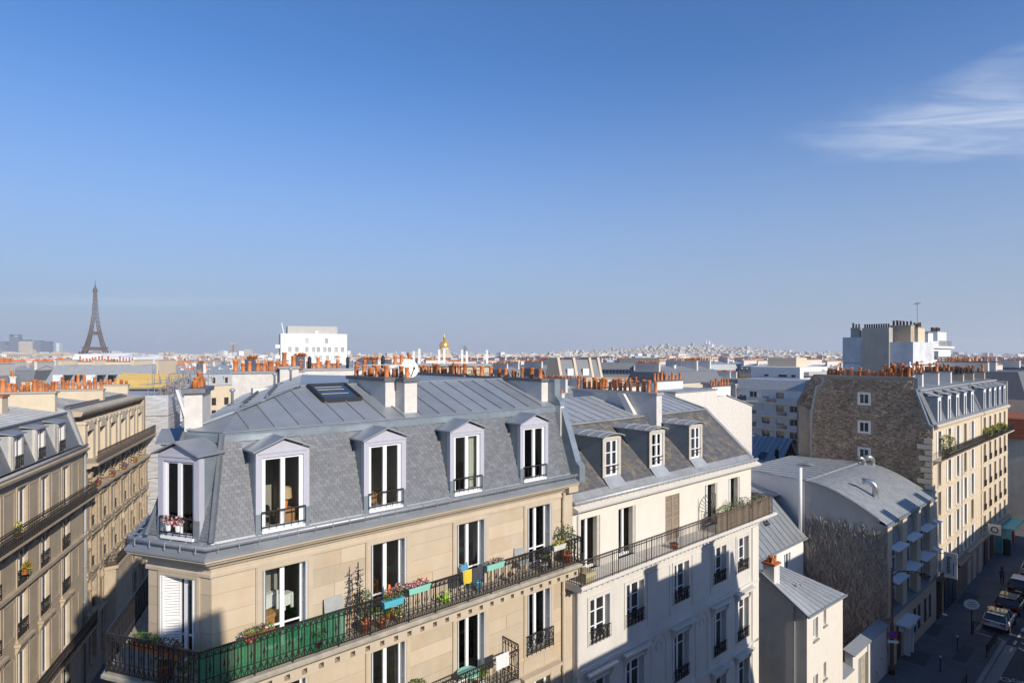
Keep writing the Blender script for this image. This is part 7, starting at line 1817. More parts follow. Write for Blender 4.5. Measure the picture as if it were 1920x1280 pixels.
while Y < 9500:
    st_ = 23 if Y < 900 else (28 if Y < 2200 else (44 if Y < 4300 else (36 if Y < 6100 else 74)))
    x = -.93*Y-20
    while x < .93*Y+20:
        px, py = x+fg.uniform(-.3,.3)*st_, Y+fg.uniform(-.3,.3)*st_; x += st_
        if py < 700:
            if not clear(px, py, 13): continue
            if any(abs(px-a) < 30 and abs(py-b) < 30 and math.hypot(px-a, py-b) < (r+12)*.85 for (a, b, r) in placed): continue
            if py < 300: continue
        if math.hypot(px-wx(178.5,2230), py-2230) < 110 or math.hypot(px-wx(833,1850), py-1850) < 60 or math.hypot(px-wx(1330,5300), py-5300) < 70: continue
        if 560 < py < 2100 and abs(px-wx(833,py)) < 6: pass
        if 4300 < py < 6100 and math.hypot((px-1656)/1500, (py-5300)/900) > 1 and fg.random() < .55: continue
        z = terrain_z(px, py); w = fg.uniform(.28,.5)*st_; d = fg.uniform(.2,.36)*st_; h = fg.choice((13,14,15,16,17,18,18.5)) + (fg.uniform(0,14) if fg.random() < .05 and py > 1700 else 0)
        if py > 2200: h += fg.uniform(-2,6)
        if py > 3000 and fg.random() < .02: h += fg.uniform(10,30)
        wm = fg.choices((0,1,2),(4,4,2) if py < 4300 else (3,1,6))[0]; rm = fg.choices((3,4,5),(5,2,2))[0]
        fbox(px, py, z, w, d, h, FA*fg.choice((0,1,1.6,.5))+fg.choice((0,math.pi/2)), wm, rm, py < 2200)
    Y += st_*.9
tag(part('far_city', fc, mats), 'pale roofs and walls of the far city reaching the horizon', 'city', kind='stuff')
# far-off park trees
def round_tree(name, label, loc, h, r, seed, mat='leaf_far', n=420, group=None):
    t = thing(name, label, 'tree', loc, 0, group); g = random.Random(seed); m = MB(); m.tube([(0,0,0),(.1,0,h*.3),(0,.1,h*.75)], [r*.09,r*.07,r*.02], 7)
    for k in range(5):
        a = k*1.26; m.tube([(0,0,h*.32),(r*.4*math.cos(a),r*.4*math.sin(a),h*.62)], [r*.05,r*.015], 5)
    part('trunk', m, 'bark', t); m = MB()
    for k in range(14):
        a = g.uniform(0,6.28); q = g.uniform(0,.65)*r; m.leaves((q*math.cos(a),q*math.sin(a),h*g.uniform(.5,.88)),(r*.45,r*.45,h*.16),n//14,r*.085,g)
    part('crown', m, mat, t); return t
for i, (px, Y, zt, r) in enumerate(((75,260,19.5,9),(62,270,18.5,7),(86,255,17.8,6),(1418,165,19.2,6),(1440,162,18.6,4.5),(1404,168,18.2,4),(1829,175,21.0,5),(1818,178,20.0,3.5),(945,700,17,12),(960,690,16,9),(1230,900,19,22),(1262,905,20,20),(1285,910,19,17),(420,640,17,9))):
    X = wx(px, Y); g = terrain_z(X, Y); lab = ('broad olive green tree among the roofs left of the sheeted roof cover','rounded olive tree left of the broad olive tree','small olive tree right of the broad olive tree','largest yellow green tree behind the shaded balcony flats','yellow green tree right of the largest one behind the balcony flats','small yellow green tree left of the largest one behind the balcony flats','bright green terrace tree behind the rubble gable building','small bright shrub tree left of the terrace tree','dark tree clump in the far city right of the golden dome','smaller dark tree right of the dark tree clump','widest dark park tree in front of the far hill','middle dark park tree in front of the far hill','smallest dark park tree in front of the far hill','single dark tree in the far city left of the white cube block')[i]
    round_tree('broadleaf_tree', lab, (X, Y, g), zt-g, r, 300+i, 'leaf_bright' if 3 <= i <= 7 else 'leaf_far', 900, 'broadleaf trees among the roofs')
# ---------------------------------------------------------------- things on the balconies and in the windows
dg = random.Random(42)
def planter(name, label, pos, ang=0, L=.55, box='terracotta', leaf=('leaf',), bloom=(), hh=.18, n=150, cat='planter', spread=.12, z=None, lsize=.045):
    o = thing(name, label, cat, fw(*pos), FA+ang); m = MB()
    m.hexa([(-L/2+.02,-.08,0),(L/2-.02,-.08,0),(L/2-.02,.08,0),(-L/2+.02,.08,0),(-L/2,-.10,.17),(L/2,-.10,.17),(L/2,.10,.17),(-L/2,.10,.17)]); m.box(-L/2-.01,L/2+.01,-.11,.11,.15,.18); part('trough', m, box, o)
    m = MB(); m.leaves((0,0,.18+hh*.5), (L/2+.02, spread, hh*.65), n, lsize, dg, mats=list(range(len(leaf)))); part('foliage', m, list(leaf), o)
    if bloom: m = MB(); m.leaves((0,0,.2+hh*.75), (L/2, spread+.01, hh*.55), n//3, lsize*.8, dg, mats=list(range(len(bloom)))); tag(part('blooms', m, list(bloom), o), kind='stuff')
    return o
def pot_plant(name, label, pos, r=.14, h=.26, pot='terracotta', leaf=('leaf',), ph=.5, pr=.22, n=160, bloom=(), lsize=.05, cat='potted plant', stems=4):
    o = thing(name, label, cat, fw(*pos), FA); m = MB(); m.lathe([(r*.72,0),(r*.95,h*.85),(r*1.05,h*.86),(r*1.05,h),(r*.85,h),(r*.8,h*.8)], n=12); part('pot', m, pot, o, smooth=True)
    m = MB()
    for k in range(stems): a = k*6.28/stems; m.tube([(0,0,h*.8),(pr*.5*math.cos(a),pr*.5*math.sin(a),h+ph*.6)], .008, 4)
    part('stems', m, 'bark', o); m = MB(); m.leaves((0,0,h+ph*.55), (pr,pr,ph*.5), n, lsize, dg, mats=list(range(len(leaf)))); part('foliage', m, list(leaf), o)
    if bloom: m = MB(); m.leaves((0,0,h+ph*.7), (pr,pr,ph*.4), n//3, lsize*.8, dg, mats=list(range(len(bloom)))); tag(part('blooms', m, list(bloom), o), kind='stuff')
    return o
BZ = 16.475
def chp(t, inw=.12):       # on the chamfer railing, t from the left corner
    a, b = Vector(rp_[1]), Vector(rp_[2]); p = a.lerp(b, t); d = (b-a).normalized(); return p.x-d.y*inw, p.y+d.x*inw
x, y = chp(.40); planter('flower_trough', 'orange trough of yellow green geraniums on the chamfered corner railing', (x,y,17.12), CANG, .8, 'orange', ('leaf_bright','leaf_bright','leaf'), (), .2, 200)
x, y = chp(.66); planter('flower_trough', 'brown trough of red leaved plants on the chamfered corner railing', (x,y,17.08), CANG, .75, 'terracotta', ('leaf_red','leaf_red','leaf'), (), .22, 200)
x, y = chp(.56,.25); pot_plant('potted_plant', 'large dark clay pot with bushy plant behind the corner railing', (x,y,BZ), .2, .36, 'terracotta', ('leaf','leaf_grey'), .4, .26)
x, y = chp(.74,.3); pot_plant('potted_plant', 'low pale pot of trailing green behind the corner railing', (x,y,BZ), .17, .24, 'stone_pot', ('leaf','leaf_bright'), .4, .25)
ns = froot('privacy_net', 'green privacy netting tied inside the iron balcony railing', 'netting', 1.5, -.3); ns.location.z = BZ; m = MB()
for i in range(18):
    xa, xb = -.22+3.5*i/18, -.22+3.5*(i+1)/18
    for j in range(4):
        za, zb = BZ+.05+.85*j/4, BZ+.05+.85*(j+1)/4; w = lambda x, z: -.295+.018*math.sin(x*7+z*3)
        m.face((xa,w(xa,za),za-BZ),(xb,w(xb,za),za-BZ),(xb,w(xb,zb),zb-BZ),(xa,w(xa,zb),zb-BZ))
part('net', m, 'net_green', ns)
planter('flower_trough', 'clay trough with short green plants behind the green netting', (1.15,-.2,17.2), 0, .7, 'terracotta', ('leaf_bright','leaf'), ('leaf_red',), .16, 140)
pot_plant('potted_plant', 'dark round pot plant behind the green netting', (2.55,-.15,BZ), .2, .3, 'plastic_black', ('leaf_dark','leaf'), .35, .28)
bd = froot('grey_board', 'grey cloth covered board leaning on the limestone wall', 'board', 3.25, .3); bd.location.z = BZ
m = MB(); m.hexa([(2.98,.18,0),(3.55,.18,0),(3.55,.20,0),(2.98,.20,0),(3.0,.36,1.0),(3.52,.36,1.02),(3.52,.38,1.02),(3.0,.38,1.0)]); part('panel', m, 'cloth_grey', bd); m = MB(); m.bar((3.6,-.1,.5),(3.8,.35,1.35),.03); part('pole', m, 'wood', bd)
tr = froot('trellis_tower', 'tall thin iron trellis with dry climber on the corner building balcony', 'trellis', 3.75, -.1); tr.location.z = BZ
m = MB()
for (dx, dy) in ((-.07,-.05),(.07,-.05),(0,.07)): m.bar((3.75+dx,-.1+dy,0),(3.75,-.1,1.95),.02)
for k in range(11):
    z = .2+k*.15; m.bar((3.6,-.1,z),(3.9,-.12,z+.03),.014); m.bar((3.75,-.25,z+.05),(3.75,.03,z+.07),.014)
part('frame', m, 'iron', tr); m = MB(); m.leaves((3.75,-.1,1.0),(.12,.12,.9),130,.05,dg,mats=[0,1]); tag(part('climber', m, ['leaf_dark','twig'], tr), kind='stuff')
pot_plant('potted_plant', 'tall grey leaved bush beside the iron trellis', (3.98,-.05,BZ), .17, .3, 'terracotta', ('leaf_grey','leaf_grey','leaf'), .85, .2, 260)
planter('flower_trough', 'turquoise trough of mixed red flowers hung on the iron railing', (4.62,-.42,17.12), 0, .62, 'turquoise', ('leaf','leaf_grey'), ('bloom_magenta','bloom_yellow'), .24, 220)
pot_plant('potted_plant', 'pink flowering bush above the iron railing', (5.05,-.12,16.95), .12, .2, 'terracotta', ('leaf',), .35, .24, 120, ('bloom_pink','bloom_magenta'))
planter('flower_trough', 'pale green trough of dusty pink plants on the iron railing', (5.52,-.3,17.22), 0, .72, 'mint', ('leaf_red','bloom_pink'), (), .15, 220)
pot_plant('potted_plant', 'leafy yellow green plants on the balcony floor behind the railing', (4.45,-.1,BZ), .15, .2, 'terracotta', ('leaf_bright','leaf'), .5, .28, 200)
pot_plant('potted_plant', 'broad leaved plant with orange bloom on the balcony floor', (5.0,-.12,BZ), .15, .2, 'stone_pot', ('leaf_bright',), .45, .26, 160, ('orange',))
wc = froot('watering_can', 'lime green watering can on the stone balcony', 'watering can', 6.75, .05); wc.location.z = BZ
m = MB(); m.lathe([(.11,0),(.12,.2),(.09,.24),(.07,.24)], (6.75,.05,0), 12); part('body', m, 'lime', wc, smooth=True); m = MB(); m.tube([(6.66,.05,.06),(6.5,.05,.18),(6.44,.05,.28)], [.03,.022,.03], 6); part('spout', m, 'lime', wc); m = MB(); m.tube([(6.85,.05,.2),(6.93,.05,.3),(6.86,.05,.38),(6.72,.05,.33)], .014, 6); part('handle', m, 'lime', wc)
cn = froot('orange_lantern', 'tall orange and white lantern pot by the open balcony door', 'lantern', 5.15, .2); cn.location.z = BZ
m = MB(); m.lathe([(.12,0),(.10,.3),(.06,.75),(.03,.95)], (4.9,.25,0), 10); part('body', m, 'orange', cn, smooth=True); m = MB(); m.lathe([(.095,.35),(.08,.5)], (4.9,.25,0), 10); part('band', m, 'cloth_white', cn)
def folding_chair(name, label, x, y, ang, seat, frame='steel'):
    o = thing(name, label, 'chair', fw(x, y, BZ), FA+ang); 
    for s in (-1, 1):
        m = MB(); m.bar((s*.2,-.2,0),(s*.2,.2,.45),.025); part('leg', m, frame, o); m = MB(); m.bar((s*.2,.2,0),(s*.2,-.15,.45),.025); part('leg', m, frame, o); m = MB(); m.bar((s*.2,.2,.42),(s*.2,.28,.88),.025); part('back_post', m, frame, o)
    m = MB(); m.box(-.21,.21,-.2,.2,.44,.47); part('seat', m, seat, o); m = MB(); m.box(-.2,.2,.25,.27,.6,.86); part('backrest', m, seat, o); return o
folding_chair('folding_chair', 'bright blue folding chair on the limestone balcony', 7.72, .08, .4, 'blue_soft')
folding_chair('folding_chair', 'grey metal folding chair by the last balcony window', 9.95, .1, -.3, 'cloth_grey')
cl = froot('draped_jacket', 'yellow and dark jackets draped over the iron railing', 'jacket', 7.3, -.35); cl.location.z = 17.0
for (xa, w, mt) in ((7.05,.34,'bloom_yellow'),(7.4,.42,'cloth_dark')):
    m = MB(); n = 8
    for i in range(n):
        u0, u1 = xa+w*i/n, xa+w*(i+1)/n; b = lambda u: .03*math.sin(u*30)
        m.face((u0,-.40+b(u0),.05),(u1,-.40+b(u1),.05),(u1,-.37,.45),(u0,-.37,.45)); m.face((u0,-.37,.45),(u1,-.37,.45),(u1,-.28+b(u1),.2),(u0,-.28+b(u0),.2))
    part('garment', m, mt, cl)
planter('flower_trough', 'mint green trough of dry brown plants on the iron railing', (8.32,-.32,17.22), 0, .72, 'mint', ('leaf_red','twig'), (), .12, 200)
pot_plant('potted_plant', 'blue glazed pot against the balcony wall', (8.05,.2,BZ), .16, .3, 'blue_soft', ('leaf',), .3, .18)
pot_plant('potted_plant', 'small white and red pot on the balcony floor', (9.25,-.05,BZ), .1, .18, 'cloth_white', ('leaf_red',), .15, .1, 60)
planter('flower_trough', 'grey trough with yellow green sedum on the railing near the party wall', (11.25,-.3,17.18), 0, .6, 'plaster_grey', ('leaf_bright','bloom_yellow'), (), .08, 160)
for (x, y, lab) in ((10.75,-.05,'grey bucket plant by the last balcony window'),(11.1,.1,'black pot of dark foliage by the last balcony window')): pot_plant('potted_plant', lab, (x,y,BZ), .17, .28, 'cloth_grey' if x < 11 else 'plastic_black', ('leaf_dark','leaf_grey'), .3, .2)
pot_plant('olive_tree', 'small olive tree in a pot at the end of the limestone balcony', (12.0,.0,BZ), .2, .34, 'terracotta', ('leaf_grey','leaf'), 1.0, .36, 420, lsize=.055)
# lower balcony
tb_ = froot('bistro_table', 'round mint green table on the lower balcony', 'table', 7.4, -.1); tb_.location.z = 13.375
m = MB(); m.lathe([(.36,.70),(.36,.73)], (7.55,-.0,0), 18); part('tabletop', m, 'mint', tb_); m = MB(); m.tube([(7.55,0,0),(7.55,0,.7)], .03, 6); part('leg', m, 'iron', tb_)
pot_plant('potted_shrub', 'bushy green shrub on the lower balcony', (5.75,.05,13.375), .2, .35, 'terracotta', ('leaf','leaf_bright'), .75, .32, 420)
pot_plant('potted_plant', 'small bright plant beside the mint table', (8.1,.0,13.375), .12, .25, 'cloth_white', ('leaf_bright',), .45, .15)
bg_ = froot('hanging_cloth', 'white cloth hung on the lower balcony railing', 'cloth', 8.6, -.36); bg_.location.z = 13.9
m = MB()
for i in range(6): m.face((8.35+.09*i,-.40+.02*(i%2),.1),(8.44+.09*i,-.40+.02*((i+1)%2),.1),(8.44+.09*i,-.38,.55),(8.35+.09*i,-.38,.55))
part('cloth', m, 'cloth_white', bg_)
# interior items seen through the panes
tl = froot('table_lamp', 'orange table lamp with tan drum shade in the dormer window', 'lamp', 2.2, .95); tl.location.z = 19.6
m = MB(); m.box(1.98,2.42,.8,1.15,0,.32); part('cabinet', m, 'wood', tl); m = MB(); m.lathe([(.08,.32),(.05,.36),(.07,.5),(.04,.62)], (2.2,.95,0), 10); part('base', m, 'orange', tl, smooth=True); m = MB(); m.lathe([(.17,.6),(.15,.88)], (2.2,.95,0), 14, False); part('shade', m, 'tan', tl, smooth=True)
fl = thing('cut_flowers', 'pink flower bunches on the guard rail of the chamfer dormer', 'flowers', fw(cm[0], cm[1], 19.75), FA+CANG); m = MB()
for dx in (-.2, .1): m.leaves((dx,-.10,.25),(.16,.1,.13),90,.04,dg,mats=[0,0,1])
tag(part('blooms', m, ['bloom_pink','leaf'], fl), kind='stuff')
for dx in (-.2,.1): m = MB(); m.lathe([(.05,0),(.07,.15)], (dx,-.10,0), 8); part('vase', m, 'cloth_white', fl)
for i, (x, y, z, w, d, h, mt, lab) in enumerate(((4.75,.95,19.6,.4,.3,.35,'wood','wooden crate inside the second dormer on the front'),(4.62,1.0,19.95,.1,.1,.6,'cloth_white','pale bottle rack inside the second dormer on the front'),(1.7,1.1,16.5,.7,.4,.75,'wood','wooden desk inside the balcony window by the corner'),(2.3,1.2,17.2,.3,.25,.4,'cloth_white','white lamp shade inside the balcony window by the corner'),(1.85,1.3,17.2,.5,.3,.5,'cloth_white','draped white cloth inside the balcony window by the corner'),(7.7,1.1,16.5,.9,.5,.5,'cloth_white','white bed inside the open balcony door'),(7.75,1.2,17.0,.6,.3,.25,'cloth_dark','striped dark blanket inside the open balcony door'),(4.7,1.2,16.5,.8,.4,.7,'wood_dark','dark shelf inside the balcony window behind the pink flowers'))):
    o = thing('indoor_furniture', lab, 'furniture', fw(x, y, z), FA+.1*i); m = MB(); m.box(-w/2,w/2,-d/2,d/2,h*.88,h)
    for sx in (-1,1):
        for sy in (-1,1): m.box(sx*w*.42-.03,sx*w*.42+.03,sy*d*.4-.03,sy*d*.4+.03,0,h*.88)
    m.box(-w*.4,w*.4,-d*.3,d*.3,h*.2,h*.86); part('body', m, mt, o)
# satellite dish on the roof
sd = froot('satellite_dish', 'white satellite dish behind the paired chimney stacks', 'satellite dish', 7.3, 3.1); sd.location.z = 22.5
m = MB(); n = 20; c0 = Vector((7.3,3.0,1.0)); ax_ = Vector((-.15,-.93,.33)).normalized(); u_ = ax_.cross(Vector((0,0,1))).normalized(); v_ = u_.cross(ax_)
rings = [(0,-.07),(.14,-.06),(.25,-.03),(.31,0)]; 
for (r0, h0), (r1, h1) in zip(rings, rings[1:]):
    for k in range(n):
        a, b = 2*math.pi*k/n, 2*math.pi*(k+1)/n; P = lambda r, h, t: c0+ax_*h+u_*r*math.cos(t)+v_*r*math.sin(t)*1.08
        m.face(P(r0,h0,a),P(r1,h1,a),P(r1,h1,b),P(r0,h0,b))
part('reflector', m, 'plastic_white', sd, smooth=True); m = MB(); m.bar(c0-v_*.3,c0+ax_*.32-v_*.12,.025); m.lathe([(.035,0),(.035,.1)], tuple(c0+ax_*.32-v_*.16), 8); part('feed_arm', m, 'plastic_black', sd); m = MB(); m.tube([(7.3,3.2,-.1),(7.3,3.15,1.0)], .025, 6); part('mast', m, 'steel', sd)
# cream building balcony
sp_ = froot('stone_urn', 'square pale stone planter at the end of the cream building balcony', 'planter', 12.85, -.15); sp_.location.z = 15.6
m = MB(); m.hexa([(12.68,-.32,0),(13.02,-.32,0),(13.02,.02,0),(12.68,.02,0),(12.55,-.45,.42),(13.15,-.45,.42),(13.15,.15,.42),(12.55,.15,.42)]); part('urn', m, 'stone_pot', sp_); m = MB(); m.leaves((12.85,-.15,.44),(.22,.22,.06),50,.05,dg); part('dry_plants', m, 'twig', sp_)
pot_plant('potted_plant', 'red clay bowl alone on the cream building balcony', (18.6,-.15,15.6), .2, .2, 'terracotta', ('leaf_red',), .06, .14, 40)
fs = froot('iron_fan_screen', 'quarter fan iron privacy screen dividing the cream building balcony', 'screen', 21.75, .0); fs.location.z = 15.6
m = MB(); m.bar((21.75,-.3,0),(21.75,-.3,1.9),.03)
for k in range(9): a = k*math.pi/2/8; m.bar((21.75,-.3,.95),(21.75,-.3+.85*math.sin(a),.95+.95*math.cos(a)),.018)
for k in range(8): a, b = k*math.pi/16, (k+1)*math.pi/16; m.bar((21.75,-.3+.85*math.sin(a),.95+.95*math.cos(a)),(21.75,-.3+.85*math.sin(b),.95+.95*math.cos(b)),.02)
for k in range(7): m.bar((21.75,-.3+k*.14,0),(21.75,-.3+k*.14,.95),.014)
part('bars', m, 'iron', fs)
planter('flower_trough', 'long trough of bright green leaves behind the timber screen', (22.9,-.12,16.15), 0, 1.5, 'wood_grey', ('leaf_bright','leaf'), (), .35, 420, spread=.16)
for k, (x, lab) in enumerate(((24.3,'feathery green shrub behind the timber screen'),(25.1,'tall thin shrub behind the timber screen near the gable end'),(26.0,'wispy shrub behind the timber screen at the gable end'))): pot_plant('potted_shrub', lab, (x,-.05,15.6), .2, .4, 'plastic_black', ('leaf','leaf_grey'), .85-.1*k, .36, 260)
# flowers on the left street
def lplant(name, label, x, y, z, leaf, bloom, r=.22, h=.2, n=120):
    o = thing(name, label, 'window box', lw_(x, y, z), LA); m = MB(); m.hexa([(-.26,-.1,-.16),(.26,-.1,-.16),(.26,.1,-.16),(-.26,.1,-.16),(-.3,-.12,0),(.3,-.12,0),(.3,.12,0),(-.3,.12,0)]); part('box', m, 'terracotta', o)
    m = MB(); m.leaves((0,0,h*.4),(r*1.2,r*.7,h),n,.07,dg); part('foliage', m, leaf, o); m = MB(); m.leaves((0,0,h*.6),(r*1.1,r*.7,h*.8),n//2,.06,dg); tag(part('blooms', m, bloom, o), kind='stuff')
for (x, z, b, lab) in ((2.1,14.45,'bloom_magenta','magenta window box on the carved cornice nearest the downpipe'),(5.6,14.45,'bloom_magenta','magenta window box on the carved cornice, second along'),(8.9,14.45,'bloom_violet','violet window box on the carved cornice'),(12.2,14.45,'bloom_yellow','yellow green window box on the carved cornice')): lplant('window_box', lab, x, -.28, z, 'leaf', b, .26, .22)
lplant('window_box', 'orange flowered window box on the balconied building', -9.75, -.2, 12.0, 'leaf_bright', 'orange', .34, .4, 160); lplant('window_box', 'green window box on the upper long balcony', -11.6, -.5, 14.5, 'leaf_bright', 'bloom_yellow', .3, .5)
for (x, y, lab) in ((63.5,-.1,'large green bush at the corner of the rubble gable building balcony'),(80.6,-.1,'green bush on the balcony of the balconet building'),(84,-.15,'leafy planter on the balcony of the balconet building'),(88,-.15,'flowering planter on the balcony of the balconet building')): pot_plant('potted_shrub', lab, (x,y,14.37), .25, .4, 'terracotta', ('leaf','leaf_bright'), 1.6 if x < 70 else .9, .8 if x < 70 else .6, 420, ('bloom_yellow',), .11)

# ---------------------------------------------------------------- street furniture, signs, cars, person
lp = froot('street_lamp', 'tall brown street lamp with single arm in front of the vine covered building', 'street lamp', 47.0, -.3); lp.location.z = .13
P0 = fw(47.0,-.3); m = MB(); m.lathe([(.2,0),(.2,.5),(.13,.6),(.12,3.6),(.10,3.7),(.075,7.6),(.05,7.9)], (47.0,-.3,0), 10); part('post', m, 'lamp_brown', lp, smooth=True)
m = MB(); m.tube([(47.0,-.3,7.3),(47.3,-.7,7.7),(47.9,-1.4,7.75),(48.3,-1.9,7.6)], .045, 8); part('arm', m, 'lamp_brown', lp, smooth=True); m = MB(); m.lathe([(.05,.2),(.25,.1),(.38,-.05),(.3,-.12),(.1,-.14)], (48.4,-2.05,7.5), 12); part('lantern', m, 'plastic_black', lp, smooth=True)
def disc(mb, c, r, nrm, n=20, th=.02, mats=(0,)):
    nrm = Vector(nrm).normalized(); u = nrm.cross(Vector((0,0,1))).normalized(); v = u.cross(nrm); c = Vector(c); R_ = [c+u*r*math.cos(2*math.pi*k/n)+v*r*math.sin(2*math.pi*k/n) for k in range(n)]
    mb.extr(R_, tuple(nrm*th))
ns_ = froot('no_parking_sign', 'round blue and red no parking sign with white plate on the lamp post', 'road sign', 46.9, -.45); ns_.location.z = 2.4
nv = (-.80,-.60,.0); c = Vector((46.86,-.42,.75))
m = MB(); disc(m, c, .32, nv); part('rim', m, 'sign_red', ns_); m = MB(); disc(m, c+Vector(nv)*.021, .25, nv, th=.006); part('face', m, 'sign_blue', ns_)
m = MB(); u = Vector(nv).cross(Vector((0,0,1))).normalized(); a, b = c+Vector(nv)*.03+u*.18+Vector((0,0,.18)), c+Vector(nv)*.03-u*.18-Vector((0,0,.18)); m.bar(a, b, .055, .006, up=Vector(nv)); part('bar', m, 'sign_red', ns_)
m = MB(); q = c+Vector((0,0,-.52)); m.extr([q+u*.36+Vector((0,0,-.1)),q-u*.36+Vector((0,0,-.1)),q-u*.36+Vector((0,0,.1)),q+u*.36+Vector((0,0,.1))], tuple(Vector(nv)*.015)); part('plate', m, 'plastic_white', ns_)
def text_mesh(txt, size, mat, name, parent, loc, rot, bold=0.0):
    cu = bpy.data.curves.new(name, 'FONT'); cu.body = txt; cu.size = size; cu.align_x = 'CENTER'; cu.align_y = 'CENTER'; cu.extrude = .004; cu.offset = bold
    tmp = bpy.data.objects.new('tmp', cu); COL.objects.link(tmp); dg_ = bpy.context.evaluated_depsgraph_get(); me = bpy.data.meshes.new_from_object(tmp.evaluated_get(dg_)); bpy.data.objects.remove(tmp)
    me.materials.clear(); me.materials.append(M_(mat)); o = link(name, me, parent, loc); o.rotation_euler = rot; return o
# direction of the projecting boards: faces look along the street towards the corner building
ds = froot('information_disc', 'white oval notice sign on a dark post by the parking bay', 'sign', 59.3, -2.75); ds.location.z = .13
m = MB(); m.tube([(59.3,-2.75,0),(59.3,-2.75,2.25)], .05, 8); part('post', m, 'plastic_black', ds)
m = MB(); n = 22; cc = Vector((59.28,-2.75,2.55)); nv = Vector((-.80,-.60,.12)).normalized(); u = nv.cross(Vector((0,0,1))).normalized(); v = u.cross(nv)
m.extr([cc+u*.60*math.cos(2*math.pi*k/n)+v*.42*math.sin(2*math.pi*k/n) for k in range(n)], tuple(nv*.03)); part('board', m, 'plastic_white', ds)
for k, (wd) in enumerate((.42,.7,.6)):
    q = cc+nv*.034+v*(.17-.17*k); m = MB(); m.bar(q-u*wd/2, q+u*wd/2, .06, .004, up=nv); part('lettering', m, 'pipe_grey', ds)
bn = froot('banner_sign', 'tall white projecting shop sign with dark vertical lettering', 'sign', 62.2, -.4); bn.location.z = 3.6
m = MB(); m.box(62.17,62.25,-1.15,-.15,0,2.3); part('board', m, 'plastic_white', bn); m = MB(); m.bar((62.2,-.15,2.1),(62.2,.3,2.1),.04); m.bar((62.2,-.15,.2),(62.2,.3,.2),.04); part('bracket', m, 'plastic_black', bn)
text_mesh('Sounado', .46, 'sign_navy', 'lettering', bn, (62.163,-.52,1.15), (R(90), R(90), R(-90)), .012)
m = MB()
for k in range(9): m.box(62.158,62.17,-.94,-.84,.28+k*.13,.36+k*.13)
tag(part('small_lettering', m, 'sign_blue', bn), kind='stuff')
lg = froot('logo_sign', 'square pale projecting sign with dark round logo near the teal shop', 'sign', 80.4, -.6); lg.location.z = 3.9
m = MB(); m.box(80.36,80.44,-1.35,-.2,0,1.15); part('board', m, 'plastic_white', lg); m = MB()
for k in range(14):
    a, b = k*math.pi/7, (k+1)*math.pi/7; m.bar((80.34,-.78+.3*math.cos(a),.58+.3*math.sin(a)),(80.34,-.78+.3*math.cos(b),.58+.3*math.sin(b)),.09)
part('logo', m, 'sign_navy', lg); m = MB(); m.bar((80.4,-.2,.9),(80.4,.2,.9),.05); part('bracket', m, 'plastic_black', lg)
def bollard_mesh():
    m = MB(); m.lathe([(.055,0),(.055,.08),(.042,.1),(.042,1.05),(.06,1.07),(.06,1.12),(.03,1.18)], n=10); return m.mesh('post', 'plastic_black', True)
bo_m = bollard_mesh(); cap_m = MB().lathe([(.061,0),(.066,.05),(.05,.11),(.01,.14)], n=10).mesh('ball_cap', 'plastic_white', True)
for i, (x, y) in enumerate(((54.94,-2.66),(50.06,-2.62))):
    o = thing('bollard', ('slim black bollard with white top, the one nearer the oval sign','slim black bollard with white top, the one nearer the street lamp')[i], 'bollard', fw(x, y, .13), FA, 'slim bollards on the pavement'); link('post', bo_m, o); link('ball_cap', cap_m, o, (0,0,1.1))
def barrier(label, x, y, ang, L):
    o = thing('street_barrier', label, 'barrier', fw(x, y, .13), FA+ang); m = MB()
    for q in (0, L): m.tube([(q,0,0),(q,0,1.05)], .04, 8)
    part('posts', m, 'plastic_black', o); m = MB(); m.tube([(0,0,1.0),(L,0,1.0)], .03, 6); m.tube([(0,0,.25),(L,0,.25)], .02, 6)
    for k in range(1, int(L/.14)): m.bar((k*.14,0,.25),(k*.14,0,1.0),.016)
    m.bar((0,0,.3),(L,0,.95),.02); m.bar((0,0,.95),(L,0,.3),.02); part('rails', m, 'plastic_black', o)
barrier('black steel barrier along the kerb of the pavement build out', 55.4, -4.45, 0, 3.2); barrier('short black steel barrier across the end of the build out by the white car', 59.6, -4.4, R(90), 1.6); barrier('black steel barrier at the cycle marking', 46.5, -4.45, 0, 2.4)
bi = froot('litter_bin', 'dark green litter bin beside the teal shop', 'bin', 87.2, -.8); m = MB(); m.lathe([(.35,0),(.38,1.6),(.3,1.75)], (87.2,-.8,.13), 12); part('body', m, 'leaf_dark', bi); m = MB(); m.lathe([(.4,1.7),(.42,1.8),(.1,1.95)], (87.2,-.8,.13), 12); part('lid', m, 'plastic_black', bi)
